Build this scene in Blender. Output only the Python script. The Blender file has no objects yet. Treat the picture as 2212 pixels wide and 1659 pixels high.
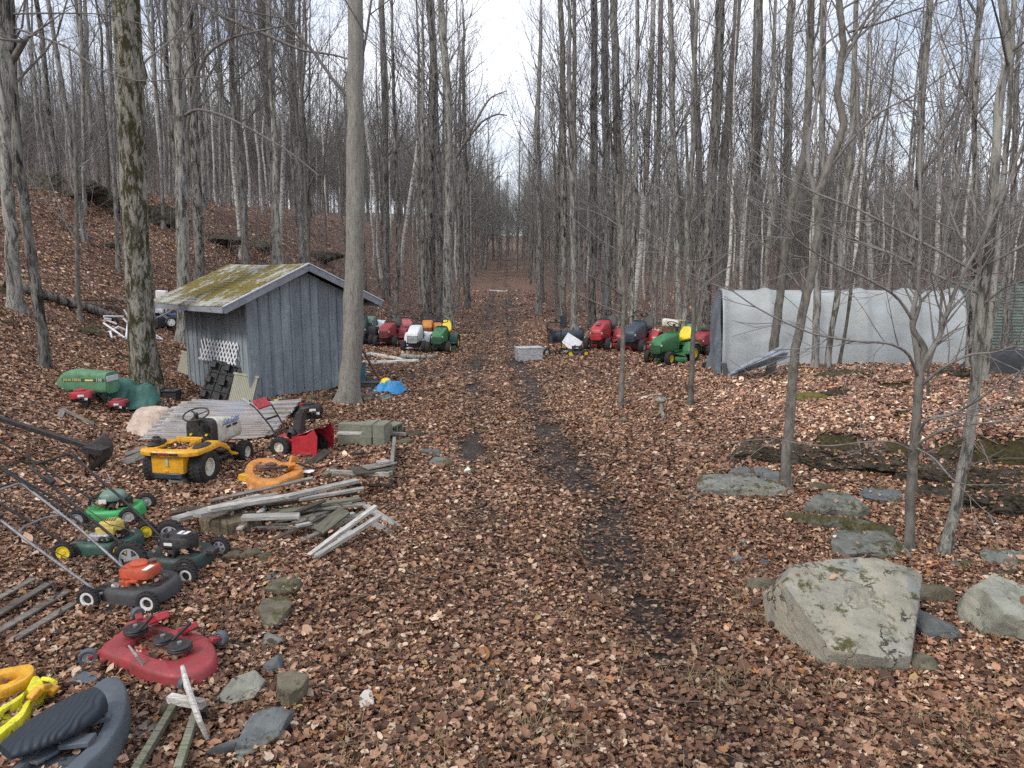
import bpy, math, random
import numpy as np
from mathutils import Matrix, Vector, Euler
from math import radians as R, sin, cos, pi

sc = bpy.context.scene
C = sc.collection
# ------------------------------------------------------------------ camera
CAM_Z, PITCH, FPX = 2.8, R(9.0), 1534.0
cam_d = bpy.data.cameras.new('camera'); cam = bpy.data.objects.new('camera', cam_d); C.objects.link(cam)
cam.location = (0, 0, CAM_Z); cam.rotation_euler = (R(90) - PITCH, 0, 0)
cam_d.sensor_width = 36; cam_d.lens = 36 * FPX / 2212.0; cam_d.clip_start = 0.05; cam_d.clip_end = 2000
sc.camera = cam
# ------------------------------------------------------------------ light
SUN_EL, SUN_AZ = R(42), R(225)
w = bpy.data.worlds.new('World'); sc.world = w; w.use_nodes = True
nt = w.node_tree; nt.nodes.clear()
def wn(t, **k):
    n = nt.nodes.new(t)
    for a, b in k.items(): setattr(n, a, b)
    return n
sky = wn('ShaderNodeTexSky', sky_type='NISHITA'); sky.sun_disc = False
sky.sun_elevation = SUN_EL; sky.sun_rotation = SUN_AZ; sky.air_density = 1.0; sky.dust_density = 2.0
tc = wn('ShaderNodeTexCoord'); mp = wn('ShaderNodeMapping'); mp.inputs['Scale'].default_value = (1.0, 1.0, 2.6)
nz = wn('ShaderNodeTexNoise'); nz.inputs['Scale'].default_value = 2.2; nz.inputs['Detail'].default_value = 7; nz.inputs['Roughness'].default_value = .55
rp = wn('ShaderNodeValToRGB'); rp.color_ramp.elements[0].position = .40; rp.color_ramp.elements[1].position = .60
rp.color_ramp.elements[0].color = (.35, .35, .35, 1); rp.color_ramp.elements[1].color = (1, 1, 1, 1)
mx = wn('ShaderNodeMix', data_type='RGBA'); mx.inputs[7].default_value = (8.9, 9.2, 10.0, 1)
bg = wn('ShaderNodeBackground'); bg.inputs['Strength'].default_value = .115
wo = wn('ShaderNodeOutputWorld')
nt.links.new(tc.outputs['Generated'], mp.inputs[0]); nt.links.new(mp.outputs[0], nz.inputs['Vector'])
nt.links.new(nz.outputs[0], rp.inputs[0]); nt.links.new(rp.outputs[0], mx.inputs[0])
nt.links.new(sky.outputs[0], mx.inputs[6]); nt.links.new(mx.outputs[2], bg.inputs[0]); nt.links.new(bg.outputs[0], wo.inputs[0])
sun_d = bpy.data.lights.new('sun', 'SUN'); sun_d.energy = 1.5; sun_d.angle = R(12); sun_d.color = (1, .96, .9)
sun = bpy.data.objects.new('sun', sun_d); C.objects.link(sun)
sun.rotation_euler = (R(90) - SUN_EL, 0, R(180) - SUN_AZ)
sun.location = (0, 0, 40)
sc.view_settings.view_transform = 'Standard'; sc.view_settings.look = 'None'; sc.view_settings.gamma = 1
sc.view_settings.exposure = 0.5
sc.render.engine = 'CYCLES'
sc.cycles.use_denoising = False
sc.cycles.max_bounces = 5; sc.cycles.diffuse_bounces = 3; sc.cycles.glossy_bounces = 2; sc.cycles.transmission_bounces = 3
sc.cycles.transparent_max_bounces = 6; sc.cycles.volume_bounces = 0
sc.cycles.use_adaptive_sampling = True; sc.cycles.adaptive_threshold = .02
sc.render.filter_size = 1.2

# ------------------------------------------------------------------ noise + terrain
_rs = np.random.RandomState(7); _tab = _rs.rand(256, 256)
def vnoise(x, y, s=0):
    x = np.asarray(x, float) + s * 17.3; y = np.asarray(y, float) + s * 9.1
    xi = np.floor(x).astype(int); yi = np.floor(y).astype(int); fx = x - xi; fy = y - yi
    fx = fx * fx * (3 - 2 * fx); fy = fy * fy * (3 - 2 * fy)
    a = _tab[xi & 255, yi & 255]; b = _tab[(xi + 1) & 255, yi & 255]; c = _tab[xi & 255, (yi + 1) & 255]; d = _tab[(xi + 1) & 255, (yi + 1) & 255]
    return (a * (1 - fx) + b * fx) * (1 - fy) + (c * (1 - fx) + d * fx) * fy
def fbm(x, y, s=0, o=3):
    t = 0; a = .5
    for k in range(o):
        t = t + a * (vnoise(np.asarray(x) * 2 ** k, np.asarray(y) * 2 ** k, s + k) - .5); a *= .5
    return t
def sstep(a, b, x):
    t = np.clip((np.asarray(x, float) - a) / (b - a), 0, 1); return t * t * (3 - 2 * t)
def rut_x(y):
    return np.interp(y, [0, 4.2, 6.4, 8.5, 12.6, 20, 38, 80, 200], [1.45, 1.38, 1.08, 1.0, .58, .3, -.05, -.6, -1.5])
def ledge_y(x): return np.interp(x, [2.5, 4.2, 5, 6, 7, 8, 10, 14], [10.7, 10.2, 9.9, 9.5, 8.9, 8.4, 8, 7.6])
def mud_mask(x, y):
    c = rut_x(y); wob = .12 * (vnoise(y * .8, x * 0, 3) - .5)
    n = vnoise(x * 1.7, y * .9, 5)
    a = np.exp(-((x - c - wob) / .38) ** 2) * np.interp(y, [2, 5, 7, 13, 18, 35, 60], [.35, .7, 1.1, 1.15, .8, .5, .35])
    b = np.exp(-((x - c + 1.35 - wob) / .34) ** 2) * np.interp(y, [2, 7, 10, 17, 24, 60], [.25, .4, .6, .85, .55, .3])
    m = np.clip(a + b, 0, 1) * (.55 + .75 * n)
    m = m + sstep(1.7, .2, np.abs(x - c + .65)) * .35 * n
    m = m * (.5 + .95 * vnoise(x * 4.2, y * 2.6, 15)) * (.7 + .6 * vnoise(x * 11, y * 9, 16))
    return np.clip(m, 0, 1)
def hgt(x, y):
    x = np.asarray(x, float); y = np.asarray(y, float)
    xf = np.interp(y, [-20, 5, 10, 16, 22, 27, 31, 40, 60, 120, 300], [-5.4, -5.4, -5.8, -7.0, -7.2, -6.6, -4.2, -3.2, -3.0, -3.0, -3])
    s = xf - x + 1.2 * fbm(x * .25, y * .25, 1)
    hill = np.interp(s, [0, .6, 1.5, 3, 4.5, 7, 9, 11, 14, 20, 40, 100], [0, .08, .33, .85, 1.55, 3.0, 4.3, 5.6, 6.4, 6.8, 7.4, 9])
    base = np.interp(y, [-50, 0, 30, 38, 55, 80, 110, 160, 250, 400], [0, 0, 0, .1, .85, 2.0, 3.3, 6.8, 15, 21])
    yl = ledge_y(x)
    Hm = np.interp(x, [2.2, 3.2, 4.6, 6, 9, 14, 22], [0, .2, .5, .74, .8, .6, .3])
    m = Hm * (.72 * sstep(-.15, .3, y - yl + .35 * fbm(x * 1.3, y * 1.3, 4)) + .28 * sstep(0, 4.5, y - yl)) * (1 - sstep(15.2, 17.3, y))
    m = m * (1 + .3 * fbm(x * .8, y * .8, 9))
    rough = .10 * fbm(x * .6, y * .6, 2) + .04 * fbm(x * 2.6, y * 2.6, 6)
    out = np.interp(np.abs(x - rut_x(y) + .65), [.9, 2.5], [.35, 1])
    farb = .8 * fbm(x * .08, y * .08, 12) * sstep(25, 60, y) * sstep(3, 12, np.abs(x))
    rightfall = -np.interp(x - 14, [0, 20, 60], [0, .8, 3]) * sstep(12, 30, y)
    rid = .55 * np.clip(fbm(x * .5, y * .5, 21), 0, 1) * sstep(7, 10, s)
    return hill + base + m + rough * out + farb + rightfall + rid - .05 * mud_mask(x, y)
H = lambda x, y: float(hgt(x, y))
def ray(u, v):
    a = (u - 1106) / FPX; b = (829.5 - v) / FPX
    return a, cos(PITCH) + b * sin(PITCH), -sin(PITCH) + b * cos(PITCH)
def at(u, v, dz=0.0):
    """where the sight line of a photograph position meets the ground (+dz)"""
    dx, dy, dzr = ray(u, v); ts = 2.0 * 1.012 ** np.arange(390)
    below = CAM_Z + dzr * ts <= hgt(dx * ts, dy * ts) + dz
    i = int(np.argmax(below)) if below.any() else 389
    lo, t = float(ts[max(i - 1, 0)]), float(ts[i])
    for _ in range(9):
        m = (lo + t) / 2
        if CAM_Z + dzr * m <= H(dx * m, dy * m) + dz: t = m
        else: lo = m
    return Vector((dx * t, dy * t, CAM_Z + dzr * t))
def atY(u, v, Y):
    dx, dy, dz = ray(u, v); t = Y / dy
    return Vector((dx * t, Y, CAM_Z + dz * t))

# ------------------------------------------------------------------ mesh builder
class MB:
    def __init__(s): s.v = []; s.f = []; s.n = 0
    def add(s, v, f, mi=0):
        v = np.asarray(v, float).reshape(-1, 3)
        if isinstance(f, np.ndarray): groups = [f]
        else:
            d = {}
            for q in f: d.setdefault(len(q), []).append(q)
            groups = [np.array(q) for q in d.values()]
        for g in groups: s.f.append((g + s.n, mi))
        s.v.append(v); s.n += len(v); return s
    def xf(s, M):
        A = np.array(M)
        s.v = [v @ A[:3, :3].T + A[:3, 3] for v in s.v]; return s
    def merge(s, o, M=None):
        for g, mi in o.f: s.f.append((g + s.n, mi))
        for v in o.v:
            if M is not None: A = np.array(M); v = v @ A[:3, :3].T + A[:3, 3]
            s.v.append(v); s.n += len(v)
        return s
    def mark(s): return len(s.v)
    def xfrom(s, k, M):
        A = np.array(M)
        for i in range(k, len(s.v)): s.v[i] = s.v[i] @ A[:3, :3].T + A[:3, 3]
        return s
    def box(s, c, d, rot=None, mi=0, taper=1.0):
        x, y, z = d[0] / 2, d[1] / 2, d[2] / 2; t = taper
        v = np.array([[-x, -y, -z], [x, -y, -z], [x, y, -z], [-x, y, -z], [-x * t, -y * t, z], [x * t, -y * t, z], [x * t, y * t, z], [-x * t, y * t, z]])
        if rot is not None: v = v @ np.array(Euler(rot).to_matrix() if not isinstance(rot, Matrix) else rot.to_3x3()).T
        return s.add(v + np.array(c), np.array([[0, 3, 2, 1], [4, 5, 6, 7], [0, 1, 5, 4], [1, 2, 6, 5], [2, 3, 7, 6], [3, 0, 4, 7]]), mi)
    def beam(s, a, b, wd, ht, roll=0, mi=0):
        a = Vector(a); b = Vector(b); d = b - a; L = d.length
        q = d.to_track_quat('X', 'Z').to_matrix() @ Matrix.Rotation(roll, 3, 'X')
        return s.box(tuple((a + b) / 2), (L, wd, ht), q, mi)
    def tube(s, P, r, n=8, mi=0, cap=True):
        P = np.asarray(P, float); k = len(P); r = np.broadcast_to(np.asarray(r, float), (k,))
        T = np.gradient(P, axis=0); T /= np.linalg.norm(T, axis=1)[:, None] + 1e-9
        m = T.mean(0); ref = np.array([0, 0, 1.]) if abs(m[2]) < .75 * np.linalg.norm(m) + 1e-9 else np.array([1., 0, 0])
        A = np.cross(T, ref); A /= np.linalg.norm(A, axis=1)[:, None] + 1e-9; B = np.cross(T, A)
        th = np.arange(n) * 2 * pi / n
        V = P[:, None] + r[:, None, None] * (A[:, None] * np.cos(th)[None, :, None] + B[:, None] * np.sin(th)[None, :, None])
        i = np.arange(k - 1)[:, None] * n; j = np.arange(n)[None]; j2 = (j + 1) % n
        F = np.stack([i + j, i + j2, i + n + j2, i + n + j], -1).reshape(-1, 4)
        s.add(V.reshape(-1, 3), F, mi)
        if cap and n > 3:
            s.f.append((np.arange(n)[None, ::-1] * 1 + s.n - k * n, mi)); s.f.append((np.arange(n)[None] + s.n - n, mi))
        return s
    def bar(s, P, r, n=8, mi=0, k=5):
        """a bent pipe with rounded corners through P"""
        P = [Vector(p) for p in P]; out = [P[0]]
        for a, b, c in zip(P, P[1:], P[2:]):
            q = min((b - a).length, (c - b).length, r * 10) * .45
            p0 = b + (a - b).normalized() * q; p1 = b + (c - b).normalized() * q
            for t in np.linspace(0, 1, k): out.append(p0 * (1 - t) ** 2 + b * 2 * t * (1 - t) + p1 * t * t)
        out.append(P[-1]); return s.tube([tuple(p) for p in out], r, n, mi)
    def lathe(s, prof, n=24, M=None, mi=0):
        prof = np.asarray(prof, float); k = len(prof); th = np.arange(n) * 2 * pi / n
        V = np.stack([prof[:, 0][:, None] * np.cos(th), prof[:, 0][:, None] * np.sin(th), np.repeat(prof[:, 1][:, None], n, 1)], -1).reshape(-1, 3)
        if M is not None: A = np.array(M); V = V @ A[:3, :3].T + A[:3, 3]
        i = np.arange(k - 1)[:, None] * n; j = np.arange(n)[None]; j2 = (j + 1) % n
        return s.add(V, np.stack([i + j, i + j2, i + n + j2, i + n + j], -1).reshape(-1, 4), mi)
    def loft(s, rings, mi=0, cap=True):
        rings = np.asarray(rings, float); k, n, _ = rings.shape
        i = np.arange(k - 1)[:, None] * n; j = np.arange(n)[None]; j2 = (j + 1) % n
        b = s.n
        s.add(rings.reshape(-1, 3), np.stack([i + j, i + j2, i + n + j2, i + n + j], -1).reshape(-1, 4), mi)
        if cap: s.f.append((np.arange(n)[None, ::-1] + b, mi)); s.f.append((np.arange(n)[None] + s.n - n, mi))
        return s
    def prism(s, out, z0, z1, M=None, mi=0, taper=1.0):
        out = np.asarray(out, float); n = len(out); c = out.mean(0)
        lo = np.c_[out, np.full(n, z0)]; hi = np.c_[c + (out - c) * taper, np.full(n, z1)]
        V = np.r_[lo, hi]
        if M is not None: A = np.array(M); V = V @ A[:3, :3].T + A[:3, 3]
        F = [list(range(n))[::-1], [n + i for i in range(n)]] + [[i, (i + 1) % n, n + (i + 1) % n, n + i] for i in range(n)]
        return s.add(V, F, mi)
    def grid(s, fn, nu, nv, mi=0, thick=None):
        U, V = np.meshgrid(np.linspace(0, 1, nu), np.linspace(0, 1, nv), indexing='ij')
        P = fn(U, V).reshape(-1, 3)
        i, j = np.meshgrid(np.arange(nu - 1), np.arange(nv - 1), indexing='ij'); a = (i * nv + j).ravel()
        return s.add(P, np.stack([a, a + nv, a + nv + 1, a + 1], -1), mi)
    def ball(s, c, r, n=12, mi=0):
        r = (r, r, r) if np.isscalar(r) else r
        th = np.linspace(.02, pi - .02, n // 2 + 2); prof = np.c_[np.sin(th), -np.cos(th)]
        return s.lathe(prof, n, Matrix.Translation(c) @ Matrix.Diagonal((r[0], r[1], r[2], 1)), mi)
    def wheel_ring(s, R_, r_, c, axis='Y', n=28, m=8, mi=0):
        th = np.linspace(0, 2 * pi, n, endpoint=False); pts = []
        V = []
        for t in th:
            for q in range(m):
                a = q * 2 * pi / m; rr = R_ + r_ * cos(a)
                V.append((rr * cos(t), rr * sin(t), r_ * sin(a)))
        V = np.array(V)
        F = np.array([[i * m + j, i * m + (j + 1) % m, ((i + 1) % n) * m + (j + 1) % m, ((i + 1) % n) * m + j] for i in range(n) for j in range(m)])
        Mx = {'Z': Matrix.Identity(4), 'Y': Matrix.Rotation(pi / 2, 4, 'X'), 'X': Matrix.Rotation(pi / 2, 4, 'Y')}[axis] if isinstance(axis, str) else axis
        A = np.array(Matrix.Translation(c) @ Mx); return s.add(V @ A[:3, :3].T + A[:3, 3], F, mi)
    def mesh(s, name, mats, smooth=35):
        me = bpy.data.meshes.new(name)
        V = np.concatenate(s.v) if s.v else np.zeros((0, 3)); me.vertices.add(len(V)); me.vertices.foreach_set('co', V.astype(np.float32).ravel())
        li = np.concatenate([g.ravel() for g, _ in s.f]); cnt = np.concatenate([np.full(len(g), g.shape[1]) for g, _ in s.f])
        mi = np.concatenate([np.full(len(g), m) for g, m in s.f])
        me.loops.add(len(li)); me.loops.foreach_set('vertex_index', li.astype(np.int32))
        me.polygons.add(len(cnt)); st = np.concatenate([[0], np.cumsum(cnt)[:-1]])
        me.polygons.foreach_set('loop_start', st.astype(np.int32))
        me.polygons.foreach_set('material_index', mi.astype(np.int32))
        me.update(calc_edges=True); me.validate()
        for m in (mats if isinstance(mats, (list, tuple)) else [mats]): me.materials.append(m)
        if smooth:
            me.polygons.foreach_set('use_smooth', np.ones(len(me.polygons), bool))
            if smooth < 180: me.set_sharp_from_angle(angle=R(smooth))
        return me
    def build(s, name, mats, parent=None, smooth=35, bevel=0):
        o = bpy.data.objects.new(name, s.mesh(name, mats, smooth)); C.objects.link(o)
        if parent is not None: o.parent = parent
        if bevel:
            b = o.modifiers.new('bevel', 'BEVEL'); b.width = bevel; b.segments = 2; b.limit_method = 'ANGLE'
        return o
def tag(o, label=None, cat=None, group=None, kind=None):
    if label: o['label'] = label
    if cat: o['category'] = cat
    if group: o['group'] = group
    if kind: o['kind'] = kind
    return o
def thing(name, label, cat, loc=(0, 0, 0), rot=(0, 0, 0), group=None, scale=1):
    o = bpy.data.objects.new(name, None); C.objects.link(o); o.empty_display_size = .1
    o.location = loc; o.rotation_euler = rot if not np.isscalar(rot) else (0, 0, rot); o.scale = (scale,) * 3 if np.isscalar(scale) else scale
    return tag(o, label, cat, group)
def solo(name, mb, m, label, cat, loc=(0, 0, 0), rot=(0, 0, 0), group=None, smooth=35, bevel=0, scale=1):
    o = mb.build(name, m, None, smooth, bevel); o.location = loc; o.rotation_euler = rot if not np.isscalar(rot) else (0, 0, rot)
    o.scale = (scale,) * 3 if np.isscalar(scale) else scale
    return tag(o, label, cat, group)
def kids(o): return [c for c in bpy.data.objects if c.parent == o]
def text_part(name, txt, size, m, parent, M, shear=0, extrude=.002):
    cu = bpy.data.curves.new('lettering', 'FONT'); cu.body = txt; cu.size = size; cu.align_x = 'CENTER'; cu.align_y = 'CENTER'; cu.shear = shear; cu.extrude = extrude
    t = bpy.data.objects.new('t', cu); C.objects.link(t); bpy.context.view_layer.update()
    me = bpy.data.meshes.new_from_object(t.evaluated_get(bpy.context.evaluated_depsgraph_get()))
    bpy.data.objects.remove(t); me.materials.clear(); me.materials.append(m); me.transform(M)
    o = bpy.data.objects.new(name, me); C.objects.link(o); o.parent = parent; return o
def face_M(o, xdir, up):
    """matrix that lays flat lettering at o reading along xdir"""
    x = Vector(xdir).normalized(); y = Vector(up).normalized(); z = x.cross(y).normalized(); y = z.cross(x)
    return Matrix(((x.x, y.x, z.x, o[0]), (x.y, y.y, z.y, o[1]), (x.z, y.z, z.z, o[2]), (0, 0, 0, 1)))
def ssq(w_, h_, n=20, e=3.0, cx=0, cz=0):
    """superellipse outline (n,2)"""
    t = np.arange(n) * 2 * pi / n
    c, s_ = np.cos(t), np.sin(t)
    return np.c_[cx + w_ * np.sign(c) * np.abs(c) ** (2 / e), cz + h_ * np.sign(s_) * np.abs(s_) ** (2 / e)]

# ------------------------------------------------------------------ materials
class NT:
    def __init__(s, name):
        s.m = bpy.data.materials.new(name); s.m.use_nodes = True; s.t = s.m.node_tree; s.N = s.t.nodes
        s.b = s.N['Principled BSDF']; s.L = s.t.links.new; s.tc = None
    def n(s, t, **k):
        x = s.N.new(t)
        for a, b in k.items():
            if a.startswith('i_'):
                x.inputs[a[2:].replace('_', ' ')].default_value = b
            else: setattr(x, a, b)
        return x
    def co(s, scale=(1, 1, 1), rot=(0, 0, 0), src='Object'):
        if s.tc is None: s.tc = s.n('ShaderNodeTexCoord')
        m = s.n('ShaderNodeMapping'); m.inputs['Scale'].default_value = scale; m.inputs['Rotation'].default_value = rot
        s.L(s.tc.outputs[src], m.inputs[0]); return m.outputs[0]
    def noise(s, co, scale, detail=4, rough=.55, dist=0):
        x = s.n('ShaderNodeTexNoise'); x.inputs['Scale'].default_value = scale; x.inputs['Detail'].default_value = detail
        x.inputs['Roughness'].default_value = rough; x.inputs['Distortion'].default_value = dist; s.L(co, x.inputs['Vector']); return x.outputs[0]
    def voro(s, co, scale, feature='F1', out='Distance', rnd=1):
        x = s.n('ShaderNodeTexVoronoi'); x.feature = feature; x.inputs['Scale'].default_value = scale; x.inputs['Randomness'].default_value = rnd
        s.L(co, x.inputs['Vector']); return x.outputs[out]
    def ramp(s, fac, stops):
        x = s.n('ShaderNodeValToRGB'); e = x.color_ramp.elements
        while len(e) < len(stops): e.new(.5)
        for q, (p, c) in zip(e, stops):
            q.position = p; q.color = (c, c, c, 1) if np.isscalar(c) else tuple(c) + (1,)
        s.L(fac, x.inputs[0]); return x.outputs[0]
    def mix(s, f, a, b, mode='MIX'):
        x = s.n('ShaderNodeMix'); x.data_type = 'RGBA'; x.blend_type = mode
        for i, q in ((0, f), (6, a), (7, b)):
            if isinstance(q, bpy.types.NodeSocket): s.L(q, x.inputs[i])
            elif i == 0: x.inputs[0].default_value = q
            else: x.inputs[i].default_value = tuple(q) + (1,) if len(q) == 3 else q
        return x.outputs[2]
    def math(s, op, a, b=0):
        x = s.n('ShaderNodeMath'); x.operation = op
        for i, q in ((0, a), (1, b)):
            if isinstance(q, bpy.types.NodeSocket): s.L(q, x.inputs[i])
            else: x.inputs[i].default_value = q
        return x.outputs[0]
    def bump(s, h, dist=.01, st=1.0, prev=None):
        x = s.n('ShaderNodeBump'); x.inputs['Distance'].default_value = dist; x.inputs['Strength'].default_value = st; s.L(h, x.inputs['Height'])
        if prev is not None: s.L(prev, x.inputs['Normal'])
        s.L(x.outputs[0], s.b.inputs['Normal']); return x.outputs[0]
    def out(s, col, rough=.7, metal=0, spec=.5):
        if isinstance(col, bpy.types.NodeSocket): s.L(col, s.b.inputs['Base Color'])
        else: s.b.inputs['Base Color'].default_value = tuple(col) + (1,)
        if isinstance(rough, bpy.types.NodeSocket): s.L(rough, s.b.inputs['Roughness'])
        else: s.b.inputs['Roughness'].default_value = rough
        s.b.inputs['Metallic'].default_value = metal; s.b.inputs['Specular IOR Level'].default_value = spec
        return s.m
DIRT = (.10, .065, .045)
def mat(name, c, rough=.5, metal=0, var=.25, scale=6, dirt=.35, bump=.0015, dirtc=DIRT, coat=0, stretch=(1, 1, 1), spec=.5):
    q = NT(name); co = q.co(stretch)
    n1 = q.noise(co, scale, 5, .6); dk = tuple(x * (1 - var) for x in c); lt = tuple(min(1, x * (1 + var * .6)) for x in c)
    col = q.ramp(n1, [(.3, dk), (.7, lt)])
    n2 = q.noise(co, scale * 3.1, 8, .7, .3)
    f = q.ramp(n2, [(.62 - dirt * .35, 0), (.78, .85)])
    col = q.mix(f, col, dirtc)
    q.bump(q.noise(co, 90, 4, .6), bump, .6)
    rr = q.ramp(n2, [(.35, rough), (.75, min(1, rough + .35))])
    m = q.out(col, rr, metal, spec)
    if coat: q.b.inputs['Coat Weight'].default_value = coat; q.b.inputs['Coat Roughness'].default_value = .25
    return m
def wood_mat(name, c, dark=.35, scale=3, gscale=60, green=0):
    q = NT(name); oi = q.n('ShaderNodeObjectInfo')
    co = q.co((1, 14, 14)); g = q.noise(co, scale * 2.2, 8, .7, .6)
    lines = q.ramp(g, [(.38, tuple(x * dark for x in c)), (.52, c), (.75, tuple(min(1, x * 1.25) for x in c))])
    blot = q.ramp(q.noise(q.co(), 2.5, 5), [(.35, (.55, .53, .5)), (.65, (1, 1, 1))])
    col = q.mix(1.0, lines, blot, 'MULTIPLY')
    if green: col = q.mix(q.ramp(q.noise(q.co(), 5, 6), [(.5, 0), (.7, green)]), col, (.07, .09, .03))
    v = q.math('ADD', q.math('MULTIPLY', oi.outputs['Random'], .5), .72)
    hs = q.n('ShaderNodeHueSaturation'); q.L(v, hs.inputs['Value']); q.L(col, hs.inputs['Color'])
    q.bump(g, .004, .7); return q.out(hs.outputs[0], .85, 0, .3)
# ------------------------------------------------------------------ ground
def axis_pts(lo, hi, c, fine, growth):
    a = [c]; st = fine
    while a[-1] < hi: a.append(a[-1] + st); st *= growth if abs(a[-1] - c) > 7 else 1
    b = [c]; st = fine
    while b[-1] > lo: b.append(b[-1] - st); st *= growth if abs(b[-1] - c) > 7 else 1
    return np.array(sorted(set(b[1:] + a)))
def moss_mask(x, y):
    m = sstep(.66, .76, vnoise(x * 1.1, y * 1.1, 31) * .6 + vnoise(x * 3.1, y * 3.1, 33) * .4)
    reg = sstep(2.2, 3.5, x) * sstep(8, 9, y) * (1 - sstep(16, 18, y)) + .9 * sstep(-4.6, -7, x) * sstep(5, 7, y) * (1 - sstep(26, 34, y)) * (1 - sstep(-18, -24, x) * 0)
    led = np.exp(-((y - ledge_y(x) - .2) / .34) ** 2) * sstep(3.0, 4.2, x) * (.45 + .9 * vnoise(x * 2, y * 2, 41))
    return np.clip(m * reg * .85 + led * .7, 0, 1)
def rock_mask(x, y):
    return np.clip(np.exp(-((y - ledge_y(x) + .05) / .24) ** 2) * sstep(3.4, 4.6, x) * 1.2, 0, 1)
gx = axis_pts(-170, 170, 0, .07, 1.035); gy = axis_pts(-14, 330, 8, .07, 1.03)
GX, GY = np.meshgrid(gx, gy, indexing='ij'); GZ = hgt(GX, GY)
GZ = GZ + rock_mask(GX, GY) * .16 * (vnoise(GX * 5, GY * 5, 51) - .5)
g = MB(); nv_ = len(gy); ii, jj = np.meshgrid(np.arange(len(gx) - 1), np.arange(nv_ - 1), indexing='ij'); a_ = (ii * nv_ + jj).ravel()
g.add(np.stack([GX, GY, GZ], -1).reshape(-1, 3), np.stack([a_, a_ + nv_, a_ + nv_ + 1, a_ + 1], -1))
q = NT('forest_floor')
vor = q.n('ShaderNodeTexVoronoi', i_Scale=17.0); q.L(q.noise(q.co((1, 1, .2)), 6, 2), vor.inputs['W']) if False else None
co = q.co((1, 1, .35)); wob = q.mix(.06, co, q.n('ShaderNodeTexNoise', i_Scale=9.0).outputs[1], 'ADD')
q.L(wob, vor.inputs['Vector'])
sepc = q.n('ShaderNodeSeparateColor'); q.L(vor.outputs['Color'], sepc.inputs[0])
pal = [(.0, (.07, .036, .025)), (.25, (.15, .08, .055)), (.5, (.24, .135, .095)), (.75, (.33, .2, .145)), (.93, (.42, .29, .22)), (1, (.55, .43, .35))]
leaf = q.ramp(sepc.outputs[0], pal)
vor2 = q.n('ShaderNodeTexVoronoi', i_Scale=41.0); q.L(wob, vor2.inputs['Vector']); s2 = q.n('ShaderNodeSeparateColor'); q.L(vor2.outputs['Color'], s2.inputs[0])
leaf = q.mix(.35, leaf, q.ramp(s2.outputs[1], pal)); leaf = q.mix(.25, leaf, (.17, .13, .11))
edge = q.ramp(vor.outputs['Distance'], [(.3, 1), (.75, .35)])
leaf = q.mix(.8, leaf, edge, 'MULTIPLY')
big = q.ramp(q.noise(q.co(), .35, 5, .6), [(.3, (.72, .66, .62)), (.7, (1.12, 1.08, 1.04))]); leaf = q.mix(1, leaf, big, 'MULTIPLY')
def attr(q, nm):
    a = q.n('ShaderNodeAttribute'); a.attribute_name = nm; return a.outputs['Fac']
soil = q.ramp(q.noise(q.co(), 25, 8, .7), [(.3, (.012, .009, .007)), (.55, (.032, .024, .018)), (.75, (.08, .06, .045))])
fm = q.math('MULTIPLY', attr(q, 'mud'), q.ramp(q.noise(q.co(), 5, 8, .75), [(.32, .3), (.6, 1.25)]))
col = q.mix(q.ramp(fm, [(.28, 0), (.55, .95)]), leaf, soil)
mossc = q.ramp(q.noise(q.co(), 18, 6, .7), [(.3, (.02, .016, .008)), (.55, (.05, .042, .014)), (.75, (.11, .095, .028))])
fo = q.math('MULTIPLY', attr(q, 'moss'), q.ramp(q.noise(q.co(), 3.3, 6, .7), [(.35, .2), (.6, 1.3)]))
rockc = q.ramp(q.noise(q.co((1, 1, 4)), 5, 8, .7), [(.3, (.018, .017, .014)), (.6, (.05, .048, .042)), (.8, (.11, .11, .1))])
col = q.mix(q.ramp(attr(q, 'rock'), [(.35, 0), (.7, .9)]), col, rockc)
col = q.mix(q.ramp(fo, [(.25, 0), (.5, 1)]), col, mossc)
hgtb = q.mix(.5, vor.outputs['Distance'], q.noise(q.co(), 30, 6, .7))
q.bump(hgtb, .05, .8)
floor_m = q.out(col, q.ramp(attr(q, 'mud'), [(.3, .9), (.9, .5)]), 0, .3)
ground = g.build('ground', floor_m, None, 180); tag(ground, kind='structure')
for nm, fn in (('mud', mud_mask), ('moss', moss_mask), ('rock', rock_mask)):
    at_ = ground.data.attributes.new(nm, 'FLOAT', 'POINT'); at_.data.foreach_set('value', np.asarray(fn(GX, GY), np.float32).ravel())

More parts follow.
